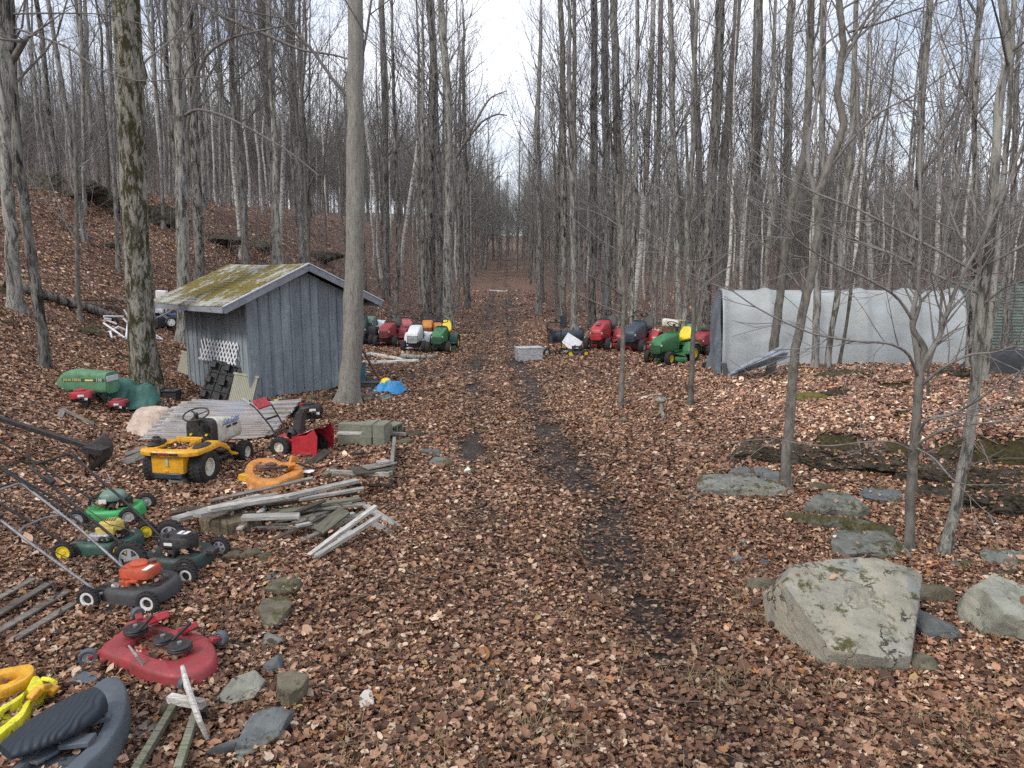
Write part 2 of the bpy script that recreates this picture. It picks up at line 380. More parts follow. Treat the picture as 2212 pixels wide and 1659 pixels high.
# ------------------------------------------------------------------ fallen leaves
q = NT('dry_leaf'); a = q.n('ShaderNodeAttribute'); a.attribute_name = 'Col'
vein = q.ramp(q.noise(q.co(), 120, 3), [(.3, (.72, .7, .68)), (.7, (1.1, 1.1, 1.1))])
leaf_m = q.out(q.mix(1, a.outputs['Color'], vein, 'MULTIPLY'), .62, 0, .35)
PAL = np.array([[.055, .028, .018], [.10, .050, .032], [.168, .086, .054], [.222, .119, .074], [.275, .155, .100], [.325, .203, .133], [.40, .275, .19], [.50, .39, .295], [.32, .145, .05], [.36, .25, .11]])
PW = np.array([.13, .15, .16, .15, .13, .11, .085, .055, .02, .01]); PW /= PW.sum()
def leaf_tpl(kind):
    if kind == 0:   # maple
        r = [1, .42, .8, .4, .62, .2, .2, .62, .4, .8, .42]; an = [90, 68, 45, 20, -10, -50, -130, 190, 160, 135, 112]
    elif kind == 1:
        r = [1, .55, .75, .55, .55, .3, .3, .55, .55, .75, .55]; an = [90, 65, 40, 15, -20, -65, -115, 200, 165, 140, 115]
    elif kind == 2:  # beech oval
        r = [1, .7, .55, .62, .9, .62, .55, .7]; an = [90, 55, 15, -35, -90, 215, 165, 125]
    else:
        r = [1, .8, .9, .8]; an = [90, 0, -90, 180]
    p = [(r_ * cos(R(t)), r_ * sin(R(t))) for r_, t in zip(r, an)]
    if kind == 3:
        p[1] = (.62, .1); p[3] = (-.62, -.1); return np.array(p), np.array([[0, 1, 3], [1, 2, 3]][::1])[:, ::-1]
    n = len(p); P = np.array([(0, 0)] + p); F = np.array([[0, 1 + (i + 1) % n, 1 + i] for i in range(n)])
    return P, F
def leaves(rng, n, y0, y1, kinds, size, lift=.045, power=1.0, xs=.80, xo=1.2):
    y = y0 + (y1 - y0) * rng.rand(n) ** power; x = (rng.rand(n) * 2 - 1) * (y * xs + xo)
    # denser near: rejection keeps area density even
    keep = rng.rand(n) < (y * xs + xo) / (y1 * xs + xo); x, y = x[keep], y[keep]
    mud = mud_mask(x, y); ro = rock_mask(x, y); mo = moss_mask(x, y)
    pk = 1 - .85 * sstep(.12, 1.0, mud) - .8 * sstep(.3, .7, ro) - .75 * sstep(.35, .7, mo) - .35 * sstep(.6, .85, vnoise(x * .9, y * .9, 66))
    keep = rng.rand(len(x)) < pk; x, y = x[keep], y[keep]; n = len(x)
    z = hgt(x, y); e = .05; gxx = (hgt(x + e, y) - z) / e; gyy = (hgt(x, y + e) - z) / e
    pale = sstep(2.8, 5, x) * sstep(9, 10.5, y)
    return leaf_mesh(rng, x, y, z, gxx, gyy, mud_mask(x, y), kinds, size, lift, pale)
def leaf_mesh(rng, x, y, z, gxx, gyy, wet, kinds, size, lift, pale):
    n = len(x)
    sz = size * np.exp(rng.randn(n) * .32); th = rng.rand(n) * 2 * pi
    tilt = np.abs(rng.randn(n)) * .38; tilt = np.where(rng.rand(n) < .06, tilt + .6, tilt); tilt *= (1 - .6 * wet); td = rng.rand(n) * 2 * pi
    curl = rng.randn(n) * .38 + .22; fold = rng.rand(n) * .55 * (1 - .5 * wet)
    col = PAL[rng.choice(len(PAL), n, p=PW)] * 1.12 * np.array([1.03, 1.0, .95]) * np.exp(rng.randn(n)[:, None] * .16)
    patch = (.72 + .36 * vnoise(x * .45, y * .45, 61) + .28 * vnoise(x * 1.6, y * 1.6, 62) - .3 * wet)[:, None] * np.array([1.0, 1.0, 1.02]); col = col * patch
    col = col * (1 + pale[:, None] * .45) + pale[:, None] * np.array([.02, .02, .022])
    allV, allF, allC, off = [], [], [], 0
    kk = rng.choice(len(kinds), n)
    for ki, kd in enumerate(kinds):
        P, F = leaf_tpl(kd); s = np.where(kk == ki)[0]
        if not len(s): continue
        px = P[None, :, 0] * sz[s, None] * .5; py = P[None, :, 1] * sz[s, None] * .5
        r2 = (P[None, :, 0] ** 2 * curl[s, None] + P[None, :, 1] ** 2 * (curl[s, None] * .6)) ; pz = (np.abs(P[None, :, 0]) * fold[s, None] + r2 * .8) * sz[s, None] * .5
        jit = rng.randn(len(s), P.shape[0]) * .045 * sz[s, None]; pz = pz + jit
        c, s_ = np.cos(th[s])[:, None], np.sin(th[s])[:, None]; X = px * c - py * s_; Y = px * s_ + py * c
        ct, st = np.cos(td[s])[:, None], np.sin(td[s])[:, None]
        A = X * ct + Y * st; B = -X * st + Y * ct; cz, sz_ = np.cos(tilt[s])[:, None], np.sin(tilt[s])[:, None]
        A2 = A * cz - pz * sz_; Z = A * sz_ + pz * cz; X = A2 * ct - B * st; Y = A2 * st + B * ct
        Z = Z + gxx[s, None] * X + gyy[s, None] * Y + z[s, None] + (np.abs(sz_) * sz[s, None] * .25) + .004 + rng.rand(len(s))[:, None] * lift
        V = np.stack([X + x[s, None], Y + y[s, None], Z], -1).reshape(-1, 3)
        F2 = (F[None] + (np.arange(len(s)) * P.shape[0])[:, None, None]).reshape(-1, 3) + off
        allV.append(V); allF.append(F2); allC.append(np.repeat(col[s], P.shape[0], 0)); off += len(V)
    return np.concatenate(allV), np.concatenate(allF), np.concatenate(allC)
rng = np.random.RandomState(3)
LV, LF, LC, lo_ = [], [], [], 0
for args in ((320000, 1.8, 8.2, [0, 1, 2, 0, 1, 2], .051), (520000, 8.2, 17, [2, 3, 3, 3], .056), (340000, 17, 34, [3], .076), (90000, 34, 62, [3], .13)):
    V_, F_, C_ = leaves(rng, *args); LV.append(V_); LF.append(F_ + lo_); LC.append(C_); lo_ += len(V_)
lm = MB(); lm.add(np.concatenate(LV), np.concatenate(LF))
lo = lm.build('fallen_leaves', leaf_m, None, 0)
ca = lo.data.color_attributes.new('Col', 'FLOAT_COLOR', 'POINT'); CC = np.concatenate(LC); ca.data.foreach_set('color', np.c_[np.clip(CC, 0, 1), np.ones(len(CC))].astype(np.float32).ravel())
tag(lo, 'brown fallen maple and beech leaves covering the forest floor', 'leaves', kind='stuff')

# dry grass tufts and litter twigs
gt = MB(); rg = np.random.RandomState(8)
tuf = []
for k in range(520):
    y = rg.uniform(3, 19); x = rg.uniform(-.75, .75) * y
    if -9 < x < -1.3 and rg.rand() < .8: continue
    if mud_mask(x, y) > .5: continue
    tuf.append((x, y, rg.rand()))
for (u, v) in ((1500, 1470), (1560, 1500), (1320, 1420), (1080, 1560), (1150, 1560), (1850, 1560), (1900, 1480), (2000, 1600), (2100, 1620), (1750, 1420), (1560, 1240), (1600, 1330), (1030, 1480), (800, 1650), (1900, 1060), (1880, 1040), (1300, 900), (2180, 1590)):
    p = at(u, v)
    for _ in range(7): tuf.append((p.x + rg.randn() * .14, p.y + rg.randn() * .14, 1))
BV, BF, BC = [], [], []; nb = 0
for x, y, s in tuf:
    z = H(x, y)
    for _ in range(rg.randint(7, 16)):
        a = rg.rand() * 2 * pi; L = rg.uniform(.05, .17); ln = rg.uniform(.4, 1.3); w_ = .0022
        d = np.array([cos(a), sin(a)]); p0 = np.array([x, y]) + rg.randn(2) * .03
        for q_ in range(3):
            t0 = q_ / 3
            c0 = p0 + d * L * ln * t0 ** 1.5; zz = z + .02 + L * (t0 - .45 * ln * t0 * t0)
            pass
        ts = np.array([0, .35, .7, 1]); cx = p0[None] + d[None] * (L * ln * ts ** 1.5)[:, None]; cz = z + .01 + L * (ts - .42 * ln * ts ** 2)
        side = np.array([-d[1], d[0]]); ww = w_ * np.array([1, .9, .6, .15])
        V = np.r_[np.c_[cx + side * ww[:, None], cz], np.c_[cx - side * ww[:, None], cz]]
        BV.append(V); BF.append(np.array([[0, 1, 5, 4], [1, 2, 6, 5], [2, 3, 7, 6]]) + nb); nb += 8
gt.add(np.concatenate(BV), np.concatenate(BF))
grass_m = mat('dry_grass', (.24, .19, .10), .8, 0, .5, 3, .0)
tag(gt.build('dry_grass', grass_m, None, 180), 'thin dry grass blades poking through the leaf litter', 'grass', kind='stuff')
tw = MB()
for k in range(1500):
    y = rg.uniform(2.8, 22); x = rg.uniform(-.78, .78) * y; a = rg.rand() * 2 * pi; L = rg.uniform(.08, .45)
    pts = []; cx_, cy_ = x, y
    for q_ in range(4):
        pts.append((cx_, cy_, H(cx_, cy_) + .035 + rg.rand() * .03)); a += rg.randn() * .3; cx_ += cos(a) * L / 3; cy_ += sin(a) * L / 3
    tw.tube(pts, [.004, .0035, .003, .0015], 4)
twig_m = mat('dead_twig', (.16, .12, .09), .9, 0, .5, 3, .0)
tag(tw.build('fallen_twigs', twig_m, None, 180), 'thin dead twigs scattered over the leaves', 'twigs', kind='stuff')

# ------------------------------------------------------------------ bark
def bark(name, base, dark, moss=0.0, lichen=.25, stretch=.22, fiss=.55, bdist=.02, blotch=.5, sc=11, msc=5.5):
    q = NT(name); oi = q.n('ShaderNodeObjectInfo')
    off = q.n('ShaderNodeVectorMath'); off.operation = 'ADD'; q.L(q.co((1, 1, stretch)), off.inputs[0])
    sc_ = q.math('MULTIPLY', oi.outputs['Random'], 37.0); cmb = q.n('ShaderNodeCombineXYZ'); q.L(sc_, cmb.inputs[0]); q.L(sc_, cmb.inputs[2]); q.L(cmb.outputs[0], off.inputs[1]); co = off.outputs[0]
    n1 = q.noise(co, sc, 8, .72, .4); c = q.ramp(n1, [(fiss - .2, dark), (fiss, base), (fiss + .28, tuple(min(1, x * 1.45) for x in base))])
    hv = q.math('ADD', q.math('MULTIPLY', oi.outputs['Random'], .5), .75); hs = q.n('ShaderNodeHueSaturation'); q.L(hv, hs.inputs['Value']); q.L(c, hs.inputs['Color']); c = hs.outputs[0]
    bl = q.noise(co, 7.5, 8, .78, .8); c = q.mix(q.ramp(bl, [(.515, 0), (.56, blotch)]), c, tuple(x * .6 for x in dark))
    if lichen:
        l = q.noise(q.co((1, 1, .6)), 3.5, 6, .65); c = q.mix(q.ramp(l, [(.56, 0), (.66, lichen)]), c, (.34, .35, .27))
    if moss:
        l = q.noise(q.co((1, 1, .3)), msc, 9, .8, .3); c = q.mix(q.ramp(l, [(.46, 0), (.53, moss)]), c, (.035, .032, .01))
    q.bump(n1, bdist, .9); return q.out(c, .9, 0, .2)
bark_grey = bark('grey_bark', (.28, .27, .25), (.055, .05, .042), blotch=.75)
bark_light = bark('pale_bark', (.29, .28, .25), (.07, .064, .055), lichen=.35, blotch=.85)
bark_dark = bark('dark_bark', (.24, .228, .205), (.026, .022, .018), lichen=.2, blotch=.95)
bark_moss = bark('mossy_bark', (.27, .255, .22), (.05, .04, .028), moss=.97, lichen=.5, fiss=.45, bdist=.03, stretch=.2, msc=9)
bark_ash = bark('ridged_bark', (.235, .222, .195), (.05, .045, .038), lichen=.2, stretch=.18, sc=34, fiss=.45, blotch=.2)
bark_young = bark('smooth_bark', (.17, .158, .138), (.075, .068, .056), lichen=.3, stretch=.5, bdist=.004, blotch=.35)
q = NT('birch_bark'); oi = q.n('ShaderNodeObjectInfo'); nb_ = q.noise(q.co((1.2, 1.2, 7)), 4.0, 6, .7)
c = q.ramp(nb_, [(.40, (.045, .04, .035)), (.46, (.45, .43, .39)), (.7, (.62, .6, .56))]); q.bump(nb_, .006, .5)
bark_birch = q.out(q.mix(q.ramp(q.noise(q.co((1, 1, .5)), 2.5, 6), [(.58, 0), (.66, .8)]), c, (.12, .11, .09)), .7, 0, .3)
twig_bark = bark('twig_bark', (.19, .176, .165), (.11, .10, .092), lichen=0, bdist=.001, blotch=.1)
twig_red = bark('reddish_twig_bark', (.20, .172, .163), (.11, .093, .088), lichen=0, bdist=.001, blotch=.1)

# ------------------------------------------------------------------ trees
def branch(mb, rng, p, d, L, r, lvl, maxl, up, sides, dens, rmin):
    k = max(4, int(L / .35)) if lvl == 1 else (5 if lvl == 2 else 3)
    k = min(k, 10); pts = [p]; dd = d.copy(); st = L / (k - 1)
    kk = rng.randn(k, 3) * (.16 if lvl < 3 else .22)
    for i in range(k - 1):
        dd = dd + kk[i] * .8; dd[2] += up * .16; dd = dd / math.sqrt(dd @ dd); pts.append(pts[-1] + dd * st)
    pts = np.array(pts); t = np.linspace(0, 1, k); rr = np.maximum(r * (1 - t * .85), rmin)
    mb.tube(pts, rr, sides[lvl - 1], 0, False)
    if lvl < maxl:
        nbr = max(2, int(dens[lvl - 1] * L)); 
        for j in range(nbr):
            tt = rng.uniform(.18, .97); i = min(int(tt * (k - 1)), k - 2); f = tt * (k - 1) - i
            q_ = pts[i] * (1 - f) + pts[i + 1] * f; ax = pts[i + 1] - pts[i]; ax = ax / (math.sqrt(ax @ ax) + 1e-9)
            v = rng.randn(3); v = v - ax * (v @ ax); v = v / (math.sqrt(v @ v) + 1e-9); ang = rng.uniform(.45, .95)
            nd = ax * cos(ang) + v * sin(ang)
            branch(mb, rng, q_, nd, L * rng.uniform(.3, .55) * (1.15 - tt * .5), max(r * (1 - tt * .8) * .55, rmin), lvl + 1, maxl, up, sides, dens, rmin)
def grow(rng, P, rad, hb, nb, Lf=.42, maxl=3, up=.8, sides=(5, 4, 3), dens=(2.1, 2.7), ang=(.45, 1.0), tsides=10, rmin=.0035, azim=None, flare=.35):
    """P: trunk polyline, rad: radii; branches start at height hb above the base"""
    P = np.asarray(P, float); k = len(P); tr = MB(); cr = MB(); base = P[0, 2]
    n = max(14, k * 2); s = np.linspace(0, k - 1, n * 2); i = np.minimum(s.astype(int), k - 2); f = (s - i)[:, None]
    Q = P[i] * (1 - f) + P[i + 1] * f; Rr = np.interp(s, np.arange(k), rad)
    hh = Q[:, 2] - base; Rr = Rr * (1 + flare * np.exp(-hh / max(.12, rad[0] * 1.1)))
    Q[:, :2] += (rng.randn(len(Q), 2) * .06 * Rr[:, None])
    n2 = tsides; th = np.arange(n2) * 2 * pi / n2
    tr.tube(np.r_[[Q[0] - [0, 0, .3]], Q], np.r_[[Rr[0] * 1.1], Rr], n2, 0, False)
    V = tr.v[0].reshape(-1, n2, 3); ctr = np.r_[[Q[0]], Q][:, None]
    root = np.exp(-np.maximum(V[:, :, 2:3] - base, 0) / (rad[0] * 1.3)); ph = rng.rand() * 6
    V[:, :, :2] += (V - ctr)[:, :, :2] * (root * .35 * np.maximum(0, np.cos(th * 4 + ph))[None, :, None] + .07 * rng.randn(*V.shape[:2])[:, :, None]); tr.v[0] = V.reshape(-1, 3)
    Ht = P[-1, 2] - base; zs = Q[:, 2] - base
    for j in range(nb):
        u_ = rng.rand(); h = hb + (Ht - hb) * u_ ** .9 * .97; x = [np.interp(h, zs, Q[:, c_]) for c_ in range(3)]; r_ = np.interp(h, zs, Rr)
        a = rng.rand() * 2 * pi if azim is None else azim + rng.randn() * .8; an = rng.uniform(*ang); L = (Ht - h) * rng.uniform(.35, .6) * Lf * 2 + rng.uniform(.4, 1.3)
        branch(cr, rng, np.array(x), np.array([cos(a) * sin(an), sin(a) * sin(an), cos(an)]), L, min(r_ * .38, .006 + L * .0052), 1, maxl, up, sides, dens, rmin)
    return tr, cr
def proto(seed, Ht, r0, hb, nb, bk, wob=.25, name='bare_tree', tw_=None, **kw):
    rng = np.random.RandomState(seed); k = 9; z = np.linspace(0, Ht, k); lean = rng.randn(2) * .02
    P = np.c_[np.cumsum(rng.randn(k) * wob * .35) + lean[0] * z, np.cumsum(rng.randn(k) * wob * .35) + lean[1] * z, z]; P[:, :2] -= P[0, :2]
    t = np.linspace(0, 1, k); rad = r0 * (1 - .15 * t - .75 * t ** 1.8)
    tr, cr = grow(rng, P, rad, hb, nb, **kw)
    return tr.mesh('trunk', bk, 60), cr.mesh('crown', tw_ or twig_bark, 180)
PRO = {}
PRO['grey'] = [proto(10 + i, 17 + i * 1.1, .082 + .02 * (i % 3), 6.5 + i * .7, 16, [bark_grey, bark_dark, bark_light][i % 3]) for i in range(7)]
PRO['thin'] = [proto(30 + i, 12 + i, .052 + .008 * i, 3.6, 18, [bark_grey, bark_young][i % 2], wob=.35, up=.6, Lf=.36) for i in range(4)]
PRO['birch'] = [proto(50 + i, 15 + i, .09, 6, 20, bark_birch, wob=.3) for i in range(2)]
PRO['sapling'] = [proto(60 + i, 4.5 + i, .022 + .006 * i, .9, 16, bark_young, wob=.2, Lf=.3, dens=(2.6, 3.5), up=.15, ang=(.8, 1.35), tsides=6, rmin=.0035, tw_=twig_red) for i in range(4)]
TREES = []
def put_tree(kind, i, x, y, rz, s, label, group, lean=0):
    tm, cm = PRO[kind][i % len(PRO[kind])]
    nm = {'birch': 'birch_tree', 'sapling': 'sapling'}.get(kind, 'bare_tree')
    t = thing(nm, label, 'sapling' if kind == 'sapling' else 'tree', (x, y, H(x, y)), (lean, lean * .6, rz), group, s)
    for n_, me in (('trunk', tm), ('crown', cm)):
        o = bpy.data.objects.new(n_, me); C.objects.link(o); o.parent = t
    TREES.append((x, y)); return t
def hero(name, label, kind_mat, pts, w0, w1, Y=None, Htot=15, hb=4, nb=16, seed=1, custom=(), group=None, dv=0, **kw):
    """pts: photograph positions along the trunk from its foot up; the depth is where the foot meets the ground"""
    b = at(*pts[0]); Y = Y or b.y
    W = [atY(u, v, Y) for u, v in pts]; W[0] = Vector((W[0].x, Y, H(W[0].x, Y)))
    r0, r1 = w0 / 2 * Y / FPX, w1 / 2 * Y / FPX
    b0 = W[0].copy(); P = [np.array(p - b0) for p in W]; top = P[-1]
    d = P[-1] - P[0]; d = d / np.linalg.norm(d); k = 4; rad = list(np.interp([p[2] for p in P], [P[0][2], top[2]], [r0, r1]))
    rng = np.random.RandomState(seed)
    if Htot > top[2] + .5:
        rest = Htot - top[2]
        for i in range(1, k + 1):
            t = i / k; P.append(top + np.array([d[0] * rest * t * .6 + rng.randn() * .12, d[1] * rest * t * .5, rest * t])); rad.append(r1 * (1 - .88 * t))
    else: rad[-1] = rad[-1] * .4
    tr, cr = grow(rng, P, np.array(rad), hb, nb, **kw)
    for cpts, cw, nsub in custom:      # limbs seen in the photograph: positions (u, v, depth offset)
        cp = [np.array(atY(u, v, Y + dy) - b0) for u, v, dy in cpts]; k2 = len(cp)
        s = np.linspace(0, k2 - 1, k2 * 3); i = np.minimum(s.astype(int), k2 - 2); f = (s - i)[:, None]; A = np.array(cp); Q = A[i] * (1 - f) + A[i + 1] * f
        Q[1:-1] = (Q[:-2] + Q[1:-1] * 2 + Q[2:]) / 4
        rc = cw / 2 * Y / FPX * np.linspace(1, .3, len(Q)); cr.tube(Q, rc, 7, 0, False)
        for _ in range(nsub):
            j = rng.randint(len(Q) // 5, len(Q) - 1); ax = Q[j] - Q[j - 1]; ax /= np.linalg.norm(ax) + 1e-9
            v_ = rng.randn(3); v_ -= ax * (v_ @ ax); v_ /= np.linalg.norm(v_); nd = ax * .75 + v_ * .65; nd[2] += .1
            branch(cr, rng, Q[j], nd / np.linalg.norm(nd), rng.uniform(.3, 1.1), max(rc[j] * .5, .004), 2, 3, .3, (5, 4, 3), (2.5, 3.5), .003)
    t = thing(name, label, 'tree', b0, 0, group)
    tr.build('trunk', kind_mat, t, 60)
    if cr.n: cr.build('crown', twig_bark, t, 180)
    TREES.append((b0.x, b0.y)); return t
# ------------------------------------------------------------------ trees that can be told apart in the photograph
HG = 'trees around the clearing'
def T(label, m, pts, w0, w1, seed, nm='bare_tree', **k): return hero(nm, label, m, pts, w0, w1, seed=seed, group=HG, **k)
T('thick pale tree with dark moss blotches standing left of the shed', bark_moss, [(312, 832), (306, 700), (290, 500), (287, 300), (280, 150), (272, 0), (265, -150)], 54, 50, 1, Htot=17, hb=5.5, nb=14, nm='mossy_tree', Y=15, tsides=22)
T('straight tan tree with ridged bark close against the shed gable', bark_ash, [(752, 873), (762, 740), (768, 500), (768, 250), (768, 0), (768, -200)], 44, 27, 2, Htot=17, hb=5.6, nb=16, tsides=20, nm='ridged_bark_tree')
T('large grey trunk rising right behind the left corner of the shed', bark_light, [(397, 742), (396, 600), (393, 350), (384, 150), (376, 0), (370, -150)], 26, 22, 3, Htot=18, hb=5, nb=18, tsides=14, custom=[([(397, 250, 0), (427, 233, -.3), (493, 253, -.7), (567, 293, -1), (633, 333, -1.3), (690, 380, -1.5)], 7, 8), ([(400, 300, 0), (433, 123, -.2), (500, 80, -.5), (560, 66, -.8), (640, 50, -1)], 8, 8)])
T('darker trunk just right of the large grey trunk behind the shed', bark_dark, [(432, 640), (428, 450), (418, 250), (412, 100), (404, 0), (400, -100)], 20, 18, 4, Htot=19, hb=6, nb=22, custom=[([(402, -30, 0), (430, 3, -.5), (473, 33, -1), (587, 80, -1.6), (653, 110, -2), (717, 117, -2.3), (760, 130, -2.5)], 9, 12)])
T('spotted trunk at the far left edge with a mossy foot', bark_light, [(34, 670), (28, 560), (16, 400), (6, 200), (2, 0), (0, -100)], 26, 19, 5, Htot=15, hb=4, nb=14, tsides=14)
T('dark leaning trunk with a whitish foot at the left', bark_dark, [(98, 796), (86, 680), (62, 520), (40, 350), (26, 150), (22, 0)], 22, 16, 6, Htot=12, hb=4, nb=14, tsides=14, custom=[([(28, 130, 0), (60, 75, -.3), (52, 90, -.5), (0, 85, -.8)], 14, 4), ([(30, 60, 0), (90, 80, -.2), (150, 103, -.4), (207, 147, -.6), (253, 163, -.7), (300, 177, -.8), (400, 170, -.9), (500, 157, -1)], 5, 10), ([(24, 30, 0), (120, 28, -.3), (240, 30, -.6), (330, 60, -.8)], 4, 8)])
T('thin crooked sapling beside the fallen log at the left', bark_young, [(173, 692), (172, 655), (168, 640), (166, 500), (163, 300), (150, 100)], 10, 6, 7, Htot=7, hb=2, nb=12, nm='crooked_sapling')
T('slender pole tree on the leafy slope left of the mossy trunk', bark_grey, [(182, 458), (181, 330), (178, 150), (172, 0)], 9, 7, 8, Htot=16, hb=5, nb=18)
T('slim dark trunk on the slope just left of the mossy tree top', bark_dark, [(190, 385), (190, 230), (187, 60), (180, -60)], 9, 7, 9, Htot=17, hb=5, nb=20)
T('mid-sized trunk above the left end of the shed roof ridge', bark_grey, [(530, 580), (527, 420), (500, 200), (500, 0)], 14, 9, 10, Htot=18, hb=5, nb=18)
T('spotted grey trunk above the middle of the shed roof', bark_grey, [(600, 590), (594, 450), (580, 250), (566, 50), (564, -60)], 19, 15, 11, Htot=19, hb=6, nb=19)
T('greenish grey trunk above the peak of the shed', bark_grey, [(655, 620), (648, 450), (636, 200), (630, 0)], 14, 12, 12, Htot=18, hb=6, nb=18)
T('white birch with a bend rising behind the shed roof', bark_birch, [(598, 580), (606, 500), (613, 330), (612, 150), (628, 0)], 10, 7, 13, Htot=17, hb=6, nb=20, nm='birch_tree')
T('thin white birch behind the left half of the shed roof', bark_birch, [(522, 560), (516, 480), (500, 330), (510, 150), (512, 20)], 9, 6, 14, Htot=16, hb=6, nb=18, nm='birch_tree')
T('white birch leaning right between the shed and the row of mowers', bark_birch, [(862, 615), (868, 545), (885, 430), (903, 310), (912, 180)], 9, 6, 15, Htot=15, hb=6, nb=18, nm='birch_tree')
T('olive grey trunk standing just right of the shed eave', bark_grey, [(836, 648), (834, 450), (830, 200), (824, 0)], 14, 12, 16, Htot=18, hb=5, nb=21)
T('dark rough trunk behind the left parked mowers, left of the pair', bark_dark, [(920, 698), (930, 520), (932, 320), (938, 150), (926, 0)], 18, 12, 17, Htot=19, hb=6, nb=21, custom=[([(937, 340, 0), (960, 300, 0), (1010, 275, .5), (1040, 248, .5)], 5, 5)])
T('pale grey trunk behind the green and yellow parked mower', bark_light, [(966, 708), (968, 560), (970, 380), (968, 210), (955, 60), (950, -40)], 23, 13, 18, Htot=20, hb=7, nb=22, custom=[([(985, 340, 0), (1010, 300, -.5), (1040, 262, -1), (1075, 245, -1), (1096, 250, -1)], 7, 6), ([(1005, 305, 0), (1045, 230, 0), (1062, 208, 0), (1095, 196, 0)], 6, 6)])
T('forked trunk right of the pale one on the left side of the track', bark_grey, [(948, 690), (952, 540), (948, 380), (942, 250)], 14, 10, 19, Htot=19, hb=6, nb=18)
T('slim trunk close to the left edge of the track', bark_grey, [(1010, 668), (1012, 500), (1004, 300), (1000, 100)], 10, 7, 20, Htot=19, hb=6, nb=22)
T('trunk at the right edge of the track near the far bend', bark_grey, [(1163, 680), (1166, 500), (1160, 300), (1168, 80)], 12, 8, 21, Htot=19, hb=5, nb=18)
T('dark blotched trunk behind the hand truck', bark_dark, [(1214, 700), (1219, 550), (1217, 330), (1215, 100), (1210, 0)], 13, 11, 22, Htot=20, hb=6, nb=23)
T('thicker mottled trunk between the hand truck and the red mower', bark_grey, [(1242, 718), (1240, 600), (1236, 400), (1228, 150)], 16, 9, 23, Htot=18, hb=6, nb=21)
T('dark trunk rising just left of the red striped mower', bark_dark, [(1278, 708), (1280, 550), (1284, 350), (1284, 100), (1283, -30)], 16, 13, 24, Htot=20, hb=7, nb=22)
T('tall smooth grey trunk above the red striped mower', bark_grey, [(1306, 705), (1308, 500), (1308, 300), (1306, 100), (1306, -50)], 18, 15, 25, Htot=20, hb=7, nb=22)
T('tall straight grey trunk between the red and the dark blue mowers', bark_grey, [(1345, 700), (1340, 480), (1333, 300), (1328, 100), (1324, -40)], 17, 15, 26, Htot=20, hb=7, nb=22)
T('white birch trunk rising behind the dark blue mower', bark_birch, [(1366, 690), (1374, 620), (1384, 545), (1392, 420), (1403, 220), (1410, 80), (1412, -30)], 14, 10, 27, Htot=18, hb=6, nb=19, nm='birch_tree')
T('grey trunk right of the white birch behind the mowers', bark_grey, [(1412, 700), (1418, 500), (1424, 250), (1428, 0)], 13, 10, 28, Htot=19, hb=6, nb=21)
T('mottled trunk behind the yellow mower seat', bark_grey, [(1468, 706), (1462, 500), (1452, 250), (1448, 0)], 14, 10, 29, Htot=19, hb=6, nb=21)
T('thick dark trunk with a flared foot left of the tarp shelter', bark_dark, [(1522, 714), (1524, 600), (1536, 420), (1550, 200), (1556, 0), (1558, -60)], 24, 18, 30, Htot=20, hb=7, nb=18, tsides=14)
T('tall trunk curving right above the left end of the shelter', bark_grey, [(1558, 690), (1556, 480), (1572, 260), (1590, 60), (1596, -30)], 18, 14, 31, Htot=20, hb=7, nb=18)
T('slim trunk leaning left above the yellow mower seat', bark_grey, [(1512, 690), (1513, 480), (1506, 250), (1496, 50), (1492, -40)], 12, 9, 32, Htot=19, hb=7, nb=21)
T('broad straight trunk above the left third of the shelter', bark_grey, [(1630, 690), (1632, 500), (1634, 250), (1638, 0), (1640, -60)], 20, 17, 33, Htot=20, hb=7, nb=18, tsides=14)
T('rough dark trunk above the shelter right of the broad one', bark_dark, [(1704, 690), (1702, 450), (1700, 250), (1706, 30)], 15, 12, 34, Htot=19, hb=6, nb=18)
T('thin young tree in the open in front of the dark blue mower', bark_young, [(1341, 882), (1345, 780), (1347, 640), (1342, 480), (1350, 380), (1340, 260)], 12, 5, 35, Htot=5.4, hb=1.7, nb=16, nm='young_tree', custom=[([(1346, 640, 0), (1310, 612, -.2), (1260, 590, -.4), (1200, 574, -.6)], 4, 5)], up=.2, ang=(.7, 1.3))
T('slim young tree with a pale foot in front of the green mower', bark_young, [(1491, 878), (1496, 780), (1499, 690), (1494, 560), (1488, 420), (1480, 250)], 12, 5, 36, Htot=6, hb=1.8, nb=18, nm='young_tree', custom=[([(1498, 640, 0), (1540, 600, .2), (1600, 560, .4), (1640, 500, .5)], 5, 5), ([(1496, 620, 0), (1440, 600, -.3), (1380, 560, -.5)], 3, 5)], up=.2, ang=(.7, 1.3))
T('leaning trunk in front of the left part of the tarp shelter, by the grey planks', bark_young, [(1664, 812), (1672, 740), (1684, 650), (1696, 540), (1712, 430), (1740, 320), (1748, 200), (1752, 0)], 19, 13, 37, Htot=14, hb=4, nb=18, tsides=12)
T('long curving young trunk on the mound reaching the slab stones', bark_young, [(1694, 1056), (1700, 960), (1707, 890), (1717, 760), (1732, 680), (1752, 600), (1768, 500), (1766, 420), (1784, 370), (1810, 310), (1824, 270), (1808, 200), (1822, 100), (1812, 0), (1805, -80)], 22, 12, 38, Htot=9, hb=3.6, nb=14, tsides=14,
  custom=[([(1795, 360, 0), (1840, 300, -.2), (1900, 240, -.4), (1990, 200, -.6), (2080, 130, -.9)], 7, 9), ([(1766, 440, 0), (1740, 330, .2), (1770, 200, .3), (1775, 0, .4)], 12, 5), ([(1740, 640, 0), (1690, 560, -.1), (1640, 520, -.3), (1580, 500, -.4)], 4, 6), ([(1830, 70, 0), (1900, 50, -.2), (1980, 20, -.3), (2050, 0, -.4)], 6, 5)], ang=(.6, 1.1), up=.3)
